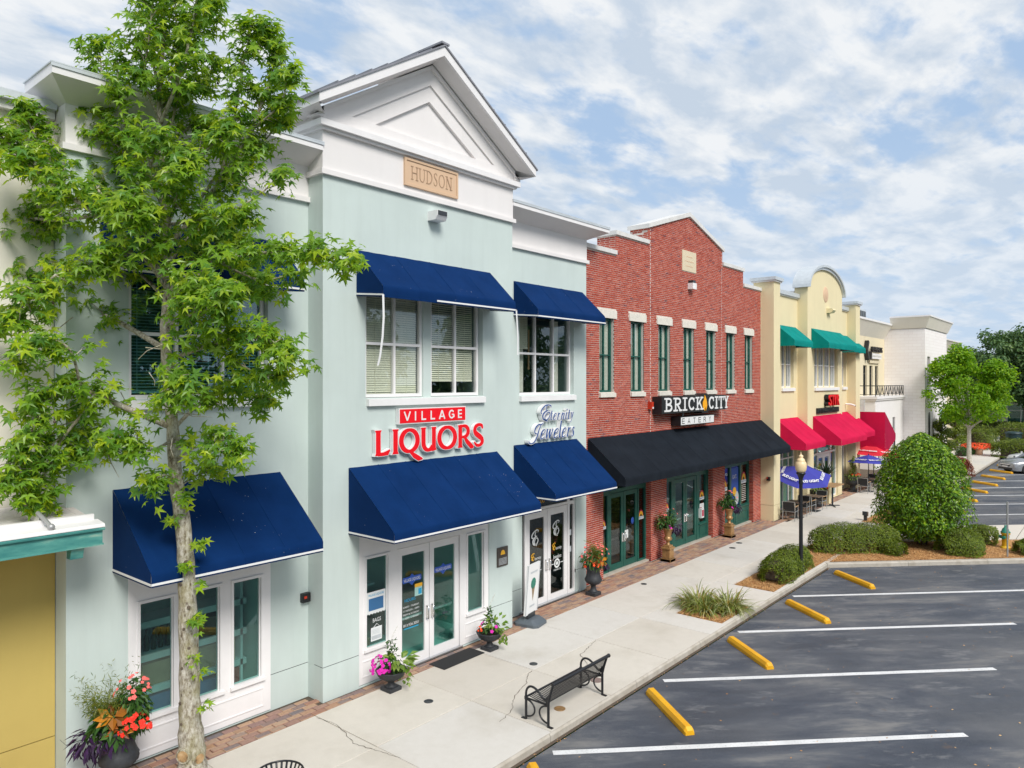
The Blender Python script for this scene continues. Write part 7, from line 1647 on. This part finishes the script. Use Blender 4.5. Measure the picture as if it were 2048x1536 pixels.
# magenta urn and its mate beside the liquor doors
def bowl(x, y, lab, left):
    t = urn('planter_bowl', x, y, LOW, 'urn_grey', lab, .95); b = Vector((x, y, .42)); m = MB(); mound(m, b + Vector((0, 0, .12)), .26, .20, 120, .11, .05); 
    for i in range(60): z = R.random(); q = b + Vector((R.uniform(-.08, .08), R.uniform(-.08, .08), .18 + z * .42)); leaf(m, q, rvec(1) + Vector((0, 0, 1)), rvec(1) + Vector((0, 0, .3)), .12, .035)
    m.build('leaves', 'flower_leaf', t, kind='stuff'); m = MB()
    s = RT * (.18 if left else .16)
    for i in range(34 if left else 26): a = R.uniform(0, 6.283); d = Vector((math.cos(a), math.sin(a), R.uniform(-.1, 1.0))); q = b + s - FW * .06 + Vector((0, 0, .16)) + d * R.uniform(.08, .24); leaf(m, q, Vector((-d.x * .3, -d.y * .3, 1)) - FW * .5, d + RT * .3, R.uniform(.17, .26) * (1 if left else .7), (.10 if left else .08), .2)
    for i in range(36): q = b + RT * R.uniform(.2, .42) - FW * R.uniform(0, .2) + Vector((0, 0, R.uniform(-.22, .1))); leaf(m, q, rvec(1) - FW * .7, Vector((0, 0, -1)) + rvec(.6), .10, .07)
    m.build('lime_leaves', 'lime_leaf', t, kind='stuff'); m = MB(); top = b + Vector((0, 0, .6)); m.tube([top, top + RT * .05 + Vector((0, 0, .15)), top + RT * .13 + Vector((0, 0, .30))], .005, 4)
    for i in range(14): quadleaf(m, top + RT * (.02 + i * .008) + Vector((0, 0, .05 + i * .018)), rvec(1), rvec(1), .035, .014)
    m.build('flower_spike', 'curtain_grey', t, kind='stuff')
    if left: flowers(t, b - RT * .20 - FW * .12 + Vector((0, 0, .02)), .20, .36, 46, 'magenta_petal', 1.25, 0.0)
    else: flowers(t, b - FW * .1 + Vector((0, 0, .1)), .27, .18, 6, 'magenta_petal', 1.2, 0.1); flowers(t, b - RT * .22 - FW * .1 + Vector((0, 0, .08)), .08, .08, 6, 'orange_petal', 1.0, .1)
bowl(9.90, 11.62, 'low urn with magenta flowers and striped hosta leaves left of the liquor doors', True); bowl(12.92, 11.58, 'low urn with green trailing leaves and few flowers right of the liquor doors', False)
# tall orange urn at the jewellers
t = urn('planter_urn', 18.22, 12.15, TALL, 'urn_grey', 'tall dark fluted urn with orange flowers between the jeweller and the brick shop', 1.02)
b = Vector((18.22, 12.15, .9)); m = MB(); mound(m, b + Vector((0, 0, .2)), .42, .34, 300, .13, .05); m.build('leaves', 'flower_leaf', t, kind='stuff'); m = MB(); feathery(m, b + RT * .12 + Vector((0, 0, .2)), .35, .55, 60); m.build('feathery_leaves', 'feather_leaf', t, kind='stuff'); m = MB(); croton(m, b + RT * .2 - FW * .22 + Vector((0, 0, .15)), .22, 8); m.build('croton', 'croton_leaf', t, kind='stuff'); m = MB(); mound(m, b + RT * .34 + Vector((0, 0, .0)), .16, .14, 40, .13, .04); m.build('purple_leaves', 'purple_leaf', t, kind='stuff')
flowers(t, b - FW * .1 - RT * .02 + Vector((0, 0, -.02)), .28, .22, 26, 'orange_petal', 1.25, 0.0); flowers(t, b + Vector((0, 0, .3)), .46, .38, 22, 'coral_petal', 1.0)
# two gilt urns on pedestals
def gilt(x, y, lab, seed):
    t = urn('planter_urn', x, y, GOLD, 'gold_paint', lab, 1.0, .20, 'gilt urns in front of the brick piers'); 
    m = MB(); m.cbox(x - .20, x + .20, y - .20, y + .20, 0, .10, .015); m.cbox(x - .155, x + .155, y - .155, y + .155, .10, .44, .015); m.cbox(x - .19, x + .19, y - .19, y + .19, .44, .50, .015); m.cbox(x - .13, x + .13, y - .13, y + .13, .50, .57, .012); m.build('pedestal', 'gold_paint', t)
    b = Vector((x, y, 1.2)); m = MB(); mound(m, b + Vector((0, 0, .28)), .30, .36, 300, .14, .055, .4); mound(m, b - RT * .25 + Vector((0, 0, .2)), .2, .25, 80, .16, .07, .6); m.build('leaves', 'flower_leaf', t, kind='stuff')
    m = MB(); mound(m, b + RT * .12 + Vector((0, 0, .22)), .14, .16, 40, .10, .06); m.build('lime_leaves', 'lime_leaf', t, kind='stuff'); m = MB(); mound(m, b + RT * .28 - FW * .06 + Vector((0, 0, .0)), .2, .18, 70, .18, .05, .8); m.build('purple_leaves', 'purple_leaf', t, kind='stuff')
    flowers(t, b + Vector((0, 0, .4)), .34, .34, 12, 'coral_petal', 1.0); flowers(t, b - FW * .2, .1, .1, 3, 'magenta_petal', 1.3, 0)
gilt(23.40, 12.42, 'gilt urn on a pedestal by the nearer brick pier', 1); gilt(28.62, 12.40, 'gilt urn on a pedestal by the farther brick pier', 2)
# planters on the restaurant terrace
def terrace_urn(x, y, lab):
    t = urn('planter_urn', x, y, [(0, .1), (.22, .1), (.16, .16), (.15, .35), (.2, .42), (.36, .5), (.40, .62), (.36, .72), (.42, .84), (.48, .9), (.46, .92), (.38, .88), (0, .86)], 'urn_grey', lab, .95, .25, 'urns with spiral topiary on the restaurant terrace'); b = Vector((x, y, .9)); m = MB(); mound(m, b, .46, .2, 200, .16, .06, .5); m.build('leaves', 'lime_leaf', t, kind='stuff'); topiary(x, y, .95, 1.05, .24, '', 2, n=900, size=.06).build('spiral_foliage', 'hedge_leaf', t, kind='stuff'); MB().tube([(x, y, .8), (x, y, 1.95)], .025, 6).build('stem', 'bark_dark', t); flowers(t, b + RT * .2, .35, .2, 14, 'orange_petal', 1.7)
terrace_urn(45.0, 12.0, 'dark urn with spiral topiary right of the cream building doors'); terrace_urn(38.6, 11.98, 'dark urn with spiral topiary left of the cream doors, behind the tables')
t = thing('tall_planter', (39.9, 11.95, 0), 'tall pale tapered planter with dark spiky agave by the cream doors', 'planter'); MB().prism([(39.72, 0), (40.08, 0), (40.16, 1.35), (39.64, 1.35)], 11.75, 12.15, 'y').build('planter_box', 'cream_stucco', t); m = MB()
for i in range(46): a = R.uniform(0, 6.28); d = Vector((math.cos(a) * .6, math.sin(a) * .6, R.uniform(.5, 1.4))); blade(m, Vector((39.9, 11.95, 1.33)), d, R.uniform(.6, .95), .10, .35)
m.build('agave_leaves', 'agave_leaf', t, kind='stuff')

# ================================================================== bench
def bench():
    t = thing('bench', (11.6, 8.4, 0), 'black metal slatted bench seen from behind on the pale sidewalk', 'bench'); yb, yf = 8.13, 8.66
    xs = (10.70, 12.52)
    def backy(z): return yb + .02 - max(0, z - .42) * .34          # the back leans out towards the kerb
    for x in xs:
        m = MB(); m.tube([(x, yb, 0), (x, yb, .44), (x, backy(.60), .60), (x, backy(.80), .80)], .026, 8); m.build('leg', 'black_metal', t)
        m = MB(); m.tube([(x, yf, 0), (x, yf, .40)], .026, 8); m.lathe([(.036, .38), (.036, .43)], (x, yf, 0), 10); m.build('leg', 'black_metal', t)
        m = MB(); c = [(x, yf, .40), (x, yf, .50), (x, yf - .03, .585), (x, yf - .10, .64), (x, yf - .20, .64), (x, yf - .30, .59), (x, yf - .38, .52), (x, yb + .08, .485), (x, yb - .02, .52)]; m.tube([tuple(v) for v in smooth_pts(c, 3)], .022, 8); m.build('armrest', 'black_metal', t)
        for s_, y0 in ((1, yb), (-1, yf)):
            m = MB(); m.tube([(x, y0 + s_ * .21 * math.sin(a * math.pi / 12), .06 + .16 - .16 * math.cos(a * math.pi / 12)) for a in range(13)], .018, 7); m.build('scroll', 'black_metal', t)
        m = MB(); m.tube([(x, yb, .40), (x, yf, .40)], .018, 7); m.build('seat_bearer', 'black_metal', t)
        for y0, d in ((yb, -1), (yf, 1)): B(x - .03, x + .03, y0 + (0 if d > 0 else -.1), y0 + (.1 if d > 0 else 0), .0, .012).build('foot_plate', 'black_metal', t)
        m = MB(); m.prism([(yb, .44), (yb + .09, .48), (backy(.62) + .02, .62), (backy(.62) - .02, .62)], x - .012, x + .012, 'x'); m.build('gusset', 'black_metal', t)
    m = MB(); zt = .81; m.tube([(xs[0] - .02, backy(zt), zt), (xs[1] + .05, backy(zt), zt)], .035, 10); m.ball((xs[1] + .06, backy(zt), zt), .042); m.build('top_rail', 'black_metal', t)
    m = MB(); m.tube([(xs[0], yf - .01, .425), (xs[1], yf - .01, .425)], .02, 8); m.build('front_rail', 'black_metal', t)
    m = MB(); m.tube([(xs[0], yb + .05, .43), (xs[1], yb + .05, .43)], .016, 8); m.build('rear_rail', 'black_metal', t)
    n = 34; prof = [(yf - .02, .44), (yf - .14, .425), (yf - .28, .405), (yf - .40, .40), (yb + .07, .415), (yb + .035, .45), (backy(.56) + .012, .56), (backy(.70) + .006, .70), (backy(.79), .79)]
    pp = smooth_pts([(a, b_, 0) for a, b_ in prof], 2); m = MB(); w_ = .0125
    m.grid([[(-w_, a, b_) for a, b_, _ in pp], [(w_, a, b_) for a, b_, _ in pp]], False); m.grid([[(w_, a - .004, b_ - .006) for a, b_, _ in pp], [(-w_, a - .004, b_ - .006) for a, b_, _ in pp]], False); sl = m.mesh('slat', 'black_metal')
    for i in range(n):
        o = bpy.data.objects.new('slat', sl); COL.objects.link(o); o.parent = t; o.location = Vector((xs[0] + .045 + (xs[1] - xs[0] - .09) * i / (n - 1), 0, 0)) - t.location
bench()
# slatted litter bin, only its flared rim reaches into the photo
t = thing('litter_bin', (5.63, 8.98, 0), 'black slatted round litter bin, only its flared rim visible at the bottom edge', 'litter bin'); cx0, cy0 = 5.63, 8.98
m = MB(); m.tube([(cx0 + .33 * math.cos(a * .2618), cy0 + .33 * math.sin(a * .2618), .95) for a in range(24)], .014, 6, closed=True); m.build('rim', 'black_metal', t)
m = MB(); m.tube([(cx0 + .25 * math.cos(a * .2618), cy0 + .25 * math.sin(a * .2618), .08) for a in range(24)], .014, 6, closed=True); m.build('base_ring', 'black_metal', t)
m = MB(); m.grid([[(r, -.016, z) for r, z in ((.25, .05), (.26, .5), (.27, .75), (.30, .88), (.335, .95))], [(r, .016, z) for r, z in ((.25, .05), (.26, .5), (.27, .75), (.30, .88), (.335, .95))]], False); sl = m.mesh('slat', 'black_metal')
for i in range(28): o = bpy.data.objects.new('slat', sl); COL.objects.link(o); o.parent = t; o.rotation_euler.z = i * 2 * math.pi / 28
MB().lathe([(.0, .06), (.22, .06), (.235, .82), (.225, .82), (.21, .1), (0, .1)], (cx0, cy0, 0), 20).build('liner', 'sand_joint', t)
# sandwich board
t = thing('sandwich_board', (14.85, 11.9, 0), 'white sidewalk sign with ice cream picture on a grey base by the jeweller', 'sign')
def rot2(px, py, a): return (14.98 + px * math.cos(a) - py * math.sin(a), 11.98 + px * math.sin(a) + py * math.cos(a))
A_ = rad(-79)
def rbox(x0, x1, y0, y1, z0, z1, lean=0.0):
    m = MB(); c = [(x0, y0), (x1, y0), (x1, y1), (x0, y1)]; lo = [(*rot2(a, b_, A_), z0) for a, b_ in c]; hi = [(*rot2(a + lean, b_, A_), z1) for a, b_ in c]; m.grid([lo, hi], False, closed_v=True); m.face(lo[::-1]); m.face(hi); return m
m = MB(); c = [(-.36, -.24), (-.26, -.34), (.26, -.34), (.36, -.24), (.36, .24), (.26, .34), (-.26, .34), (-.36, .24)]; lo = [(*rot2(a, b_, A_), .0) for a, b_ in c]; h1 = [(*rot2(a, b_, A_), .07) for a, b_ in c]; h2 = [(*rot2(a * .55, b_ * .75, A_), .17) for a, b_ in c]; m.grid([lo, h1, h2], False, closed_v=True); m.face(h2); m.build('base', 'grey_plastic', t)
rbox(-.04, .04, -.20, .20, .17, .30).build('bracket', 'dark_frame', t); rbox(-.03, .03, -.33, .33, .28, 1.60, .10).build('panel', 'sign_white', t)
def rp(u, z): k = (z - .28) / 1.32; return (*rot2(.034 + .10 * k, u, A_), z)
for u0, u1, z0, z1 in ((-.34, -.31, .27, 1.61), (.31, .34, .27, 1.61)): m = MB(); m.face([rp(u0, z0), rp(u1, z0), rp(u1, z1), rp(u0, z1)]); m.build('frame', 'cap_metal', t)
m = MB(); m.face([rp(.02, .60), rp(.10, .98), rp(-.08, .98)]); m.build('print', 'carton_brown', t)
m = MB(); m.face([rp(.14 * math.cos(a * .5236), 1.08 + .15 * math.sin(a * .5236)) for a in range(12)]); m.build('print', 'hydrant_green', t)
m = MB(); [m.face([rp(a, z), rp(b_, z), rp(b_, z + .05), rp(a, z + .05)]) for a, b_, z in ((-.2, .2, 1.36), (-.14, .14, .46))]; m.build('print', 'cap_metal', t)

# ================================================================== lamp post
t = thing('lamp_post', (24.75, 8.22, 0), 'black lamp post with frosted amber globe standing in the hedge', 'lamp post'); c = (24.75, 8.22, 0)
MB().lathe([(.11, -.05), (.11, .25), (.085, .32), (.065, .5), (.056, 2.9), (.058, 3.0)], c, 16).build('pole', 'black_metal', t)
MB().lathe([(.065, 2.98), (.075, 3.03), (.06, 3.07), (.075, 3.18), (.115, 3.28), (.15, 3.32), (.155, 3.35), (.11, 3.375)], c, 16).build('capital', 'black_metal', t)
MB().lathe([(.11, 3.37), (.145, 3.395), (.172, 3.46), (.186, 3.55), (.184, 3.63), (.165, 3.70), (.128, 3.745), (.135, 3.76), (.13, 3.775), (.105, 3.815), (.068, 3.845), (.062, 3.865), (.08, 3.895), (.076, 3.92), (.035, 3.95), (.014, 3.97), (.011, 4.03), (0, 4.06)], c, 28).build('globe', 'lamp_globe', t)
t = thing('ground_spotlight', (36.0, 9.05, 0), 'small dark ground spotlight at the edge of the far mulch bed', 'light fixture'); MB().cbox(35.94, 36.08, 8.98, 9.12, 0, .30, .02).build('post', 'dark_frame', t); MB().prism([(35.86, .26), (36.10, .20), (36.12, .40), (35.88, .44)], 8.95, 9.15, 'y').build('lamp_head', 'dark_frame', t)

# ================================================================== hydrant and sign post
t = thing('fire_hydrant', (33.62, 3.45, 0), 'yellow fire hydrant with green bonnet on the mulch island', 'hydrant'); c = (33.62, 3.45, -.02)
MB().lathe([(.17, 0), (.17, .06), (.12, .07), (.12, .10), (.125, .52), (.16, .54), (.16, .60)], c, 16).build('barrel', 'hydrant_yellow', t); MB().lathe([(.165, .60), (.165, .63), (.13, .66), (.11, .74), (.05, .80), (.04, .82), (.04, .88), (0, .88)], c, 16).build('bonnet', 'hydrant_green', t)
for a in (-.3, 1.3, 2.85): d = Vector((math.cos(a), math.sin(a), 0)); p = Vector(c) + Vector((0, 0, .42)); m = MB(); m.tube([p + d * .1, p + d * .19], .065, 10); m.tube([p + d * .19, p + d * .225], .05, 8); m.build('outlet_cap', 'hydrant_green', t)
o = MB().tube([(31.98, 3.22, -.1), (31.98, 3.22, 2.0)], .03, 8).build('sign_post', 'post_steel'); tag(o, 'bare grey steel sign post in front of the yellow hydrant', 'post')
t = thing('waste_bin', (86.0, 8.0, -.1), 'dark waste bin standing against the tall hedge', 'bin'); MB().lathe([(.62, 0), (.68, 1.4)], (85.5, 8.1, -.1), 12).build('bin_body', 'bin_green', t); MB().lathe([(.74, 1.4), (.74, 1.55), (.5, 1.62)], (85.5, 8.1, -.1), 12).build('bin_lid', 'bin_green', t)

# ================================================================== terrace furniture
CHG, TBG = 'grey armchairs on the restaurant terrace', 'square tables on the restaurant terrace'
def make_chair():
    t = thing('terrace_chair', (0, 0, 0), 'chair', 'chair', CHG); w_, d = .27, .25          # faces +x
    for sy in (-1, 1):
        MB().tube([(d, sy * w_, 0), (d, sy * w_, .64)], .016, 6).build('leg', 'aluminium', t); MB().tube([(-d - .05, sy * w_, 0), (-d, sy * w_, .44), (-d - .08, sy * w_, .88)], .016, 6).build('leg', 'aluminium', t)
        MB().cbox(-d - .04, d + .03, sy * w_ - .028, sy * w_ + .028, .64, .665, .006).build('armrest', 'wood_tan', t)
    m = MB(); m.tube([(-d - .08, -w_, .88), (-d - .08, w_, .88)], .016, 6); m.tube([(d, -w_, .42), (d, w_, .42)], .014, 6); m.tube([(-d, -w_, .42), (-d, w_, .42)], .014, 6); [m.tube([(-d, s_ * w_, .42), (d, s_ * w_, .42)], .014, 6) for s_ in (-1, 1)]; m.build('frame', 'aluminium', t)
    B(-d, d, -w_ + .02, w_ - .02, .425, .445).build('seat', 'dark_mesh', t); m = MB(); m.prism([(-d - .018, .50), (-d - .074, .86), (-d - .086, .86), (-d - .03, .50)], -w_ + .02, w_ - .02, 'y'); m.build('backrest', 'dark_mesh', t); return t
def make_table():
    t = thing('terrace_table', (0, 0, 0), 'table', 'table', TBG); MB().cbox(-.38, .38, -.38, .38, .72, .755, .008).build('tabletop', 'table_brown', t); MB().tube([(0, 0, .02), (0, 0, .72)], .04, 8).build('column', 'dark_frame', t); MB().cbox(-.28, .28, -.28, .28, 0, .025, .01).build('base', 'dark_frame', t); return t
ch, tb = make_chair(), make_table()
chairs = [(33.95, 11.75, 0, 'nearest grey chair, back to the camera, beside the cream pier'), (35.55, 11.75, 180, 'chair facing the camera across the nearest terrace table'), (36.25, 11.70, 0, 'chair just behind the nearest table, back to the camera'), (37.85, 11.68, 180, 'chair on the far side of the second table near the topiary urn'), (44.9, 11.35, 0, 'chair by the big dark urn, back to the camera, under the blue parasol'), (46.6, 11.3, 180, 'chair on the far side of the table under the blue parasol'), (47.2, 11.4, 0, 'chair of the farther parasol table, back to the camera'), (49.0, 11.35, 180, 'chair on the far side of the farther parasol table'), (50.3, 11.4, 0, 'farthest chair under the red parasol, back to the camera'), (51.9, 11.4, 180, 'last chair of the terrace, beyond the red parasol')]
for i, (x, y, a, lb) in enumerate(chairs):
    if i == 0: ch.location = (x, y, 0); ch['label'] = lb; ch.rotation_euler.z = rad(a + R.uniform(-6, 6))
    else: copy_tree(ch, (x, y, 0), rad(a + R.uniform(-6, 6)), lb)
tabs = [(34.75, 11.75, 'nearest square table, behind the lamp post'), (37.05, 11.70, 'second square table of the terrace'), (45.75, 11.33, 'square table under the second blue parasol'), (48.1, 11.4, 'square table behind the blue parasol'), (51.1, 11.4, 'farthest square table under the red parasol')]
for i, (x, y, lb) in enumerate(tabs):
    if i == 0: tb.location = (x, y, 0); tb['label'] = lb
    else: copy_tree(tb, (x, y, 0), rad(R.uniform(-4, 4)), lb)
t = thing('high_table', (39.1, 11.4, 0), 'tall narrow bar table with black column and cross foot near the cream doors', 'table'); MB().cbox(38.3, 39.9, 11.05, 11.75, 1.06, 1.10, .01).build('tabletop', 'wood_tan', t); MB().tube([(39.1, 11.4, .03), (39.1, 11.4, 1.06)], .045, 8).build('column', 'dark_frame', t); m = MB(); m.tube([(38.75, 11.15, .02), (39.1, 11.4, .05), (39.45, 11.65, .02)], .025, 6); m.tube([(38.75, 11.65, .02), (39.1, 11.4, .05), (39.45, 11.15, .02)], .025, 6); m.build('cross_foot', 'dark_frame', t)
def parasol(x, y, z, r, mat, lab, tx=0, ty=0, base=None, h=.42, sides=6, word='BUD LIGHT', a0=.2, flag=None):
    t = thing('parasol', (x, y, 0), lab, 'parasol', 'terrace parasols'); rt = Matrix.Rotation(rad(tx), 3, 'X') @ Matrix.Rotation(rad(ty), 3, 'Y'); top = Vector((x, y, z)); P = lambda v: tuple(top + rt @ Vector(v))
    for k in range(sides):
        a, b_ = a0 + k * 2 * math.pi / sides, a0 + (k + 1) * 2 * math.pi / sides; m = MB(); rows = []
        for i in range(6):
            q = i / 5; rows.append([P((r * q * ((1 - s_) * math.cos(a) + s_ * math.cos(b_)), r * q * ((1 - s_) * math.sin(a) + s_ * math.sin(b_)), -h * q ** 1.15 - .05 * math.sin(s_ * math.pi) * q * r * .4)) for s_ in (0, .25, .5, .75, 1)])
        m.grid(rows, True); pn = m.build('canopy_panel', mat, t)
        mid = (a + b_) / 2; c = Vector((math.cos(mid), math.sin(mid), 0)); rr = r * .80 * math.cos(math.pi / sides)
        tx_ = text_obj('lettering', word, .20, (0, 0, 0), 'sign_white', None, .001, 'CENTER', width=r * .62, offset=.008)
        xa = rt @ Vector((-math.sin(mid), math.cos(mid), 0)); up = rt @ Vector((-c.x * .92, -c.y * .92, h / r)).normalized(); nz = xa.cross(up)
        tx_.rotation_euler = Matrix((xa, up, nz)).transposed().to_euler(); tx_.parent = pn; tx_.location = Vector(P((c.x * rr, c.y * rr, -h * (rr / (r * .9)) ** 1.1 + .045))) - world_of(pn)
    m = MB(); bx, by = base if base else (x, y); m.tube([(bx, by, .0), tuple(top + rt @ Vector((0, 0, .03)))], .025, 8); m.build('pole', 'dark_frame', t); MB().ball(P((0, 0, .04)), .035).build('finial', 'dark_frame', t)
    m = MB(); hub = rt @ Vector((0, 0, -h * 1.25)) + top
    for k in range(sides): a = a0 + k * 2 * math.pi / sides; m.tube([P((r * .97 * math.cos(a), r * .97 * math.sin(a), -h * .98 - .02)), P((0, 0, -.04))], .008, 4); m.tube([hub, P((r * .55 * math.cos(a), r * .55 * math.sin(a), -h * .55))], .007, 4)
    m.build('ribs', 'aluminium', t); return t
parasol(34.95, 11.5, 2.38, 1.35, 'umbrella_blue', 'tilted blue parasol with white lettering behind the lamp globe', 10, -16, (34.75, 11.75), .5)
parasol(45.75, 11.33, 2.12, 1.25, 'umbrella_blue', 'upright blue parasol in front of the red one', 0, 2)
parasol(48.4, 11.7, 2.6, 1.75, 'umbrella_red', 'large red parasol beyond the blue one', 2, 5, None, .72, 6, 'BUDWEISER', .5)
t = thing('terrace_fence', (53.2, 10.2, 0), 'dark metal fence with yellow-green plants closing the terrace', 'fence')
for i in range(24): B(53.2, 53.23, 9.2 + i * .13, 9.23 + i * .13, 0, 1.1).build('picket', 'dark_frame', t)
B(53.19, 53.24, 9.2, 12.2, 1.1, 1.14).build('top_rail', 'dark_frame', t)
hedge('fence_plant', [(54.0, 9.3), (54.0, 11.9)], .9, 1.5, 2600, 'lime_leaf', 'yellow-green plants behind the terrace fence', .12, .2, 'plant')

# ================================================================== cars
def car(name, x, y, ang, paint, label):
    t = thing(name, (x, y, -.15), label, 'car', None, ang); bm_ = MB()                # nose towards +x in its own space
    def sect(xx, half, zs, tuck=.06): # cross-section points from sill to sill
        return [(xx, -half, zs[0]), (xx, -half - .02, zs[0] + .18), (xx, -half, zs[1]), (xx, -half + .10, zs[2]), (xx, 0, zs[2] + .03), (xx, half - .10, zs[2]), (xx, half, zs[1]), (xx, half + .02, zs[0] + .18), (xx, half, zs[0])]
    st = [(2.30, .55, (.30, .55, .62)), (2.22, .78, (.22, .62, .76)), (2.0, .86, (.2, .70, .86)), (1.4, .90, (.2, .78, .95)), (.95, .91, (.2, .82, 1.0)), (0, .92, (.2, .86, 1.0)), (-1.0, .92, (.2, .88, 1.02)), (-1.9, .89, (.22, .90, 1.05)), (-2.2, .80, (.3, .85, 1.0)), (-2.3, .6, (.35, .7, .85))]
    rows = [sect(a, h, z) for a, h, z in st]; bm_.grid(rows, True); bm_.face(rows[0]); bm_.face(rows[-1][::-1])
    org = t.location
    def add(mb, nm, mt): 
        me = mb.mesh(nm, mt); o = bpy.data.objects.new(nm, me); COL.objects.link(o); o.parent = t; return o
    body = add(bm_, 'body', paint)
    g = MB(); gr = []
    for xx, h, z0, z1 in ((1.05, .74, .96, .98), (.25, .66, 1.0, 1.45), (-.9, .66, 1.0, 1.50), (-1.75, .70, 1.0, 1.32), (-2.1, .72, 1.0, 1.04)): gr.append([(xx, -h - .1, z0), (xx, -h + .02, z1 - .06), (xx, -h + .16, z1), (xx, 0, z1 + .03), (xx, h - .16, z1), (xx, h - .02, z1 - .06), (xx, h + .1, z0)])
    g.grid(gr, True); add(g, 'windows', 'car_glass'); rf = MB(); rf.grid([[(p[0], p[1] * .98, p[2] + .012) for p in row[1:6]] for row in gr[1:4]], True); add(rf, 'roof', paint)
    for s_ in (-1, 1):
        m = MB(); m.ball((2.06, s_ * .66, .70), .20, .15, .085, 10, 6); add(m, 'headlight', 'lamp_lens'); m = MB(); m.box(.70, .85, s_ * .92 - .08, s_ * .92 + .12 * s_ + .04, .98, 1.10); add(m, 'mirror', paint)
        for xx in (1.42, -1.38):
            w_ = MB(); prof = [(.16, -.11), (.31, -.11), (.335, -.08), (.335, .08), (.31, .11), (.16, .11)]; w_.lathe(prof, (0, 0, 0), 20); w_.v = [(xx + p[0], s_ * .82 + p[2], .33 + p[1]) for p in w_.v]; wo = add(w_, 'wheel', 'rubber'); r_ = MB(); r_.lathe([(0, -.09), (.2, -.09), (.215, .09), (0, .09)], (0, 0, 0), 16); r_.v = [(xx + p[0], s_ * .84 + p[2], .33 + p[1]) for p in r_.v]; ro = add(r_, 'rim', 'aluminium'); ro.parent = wo
    m = MB(); m.box(2.22, 2.30, -.46, .46, .50, .64); add(m, 'grille', 'sign_black'); m = MB(); m.box(2.15, 2.325, -.62, .62, .26, .40); add(m, 'lower_grille', 'sign_black'); m = MB(); m.box(2.30, 2.315, -.44, .44, .60, .63); add(m, 'chrome_bar', 'chrome'); m = MB(); m.box(2.315, 2.33, -.25, .25, .42, .52); add(m, 'number_plate', 'sign_white'); return t
a_ = rad(135); n_ = Vector((math.cos(a_), math.sin(a_), 0))
nose = Vector((62.7, 6.45, 0)); c = nose - n_ * 2.3; car('parked_car', c.x, c.y, a_, 'car_grey', 'grey car nosed up to the kerb at the right edge')
nose = Vector((67.2, 6.4, 0)); c = nose - n_ * 2.3; car('parked_car', c.x, c.y, a_, 'car_white', 'white car parked behind the grey one at the right edge')
bpy.context.view_layer.update()
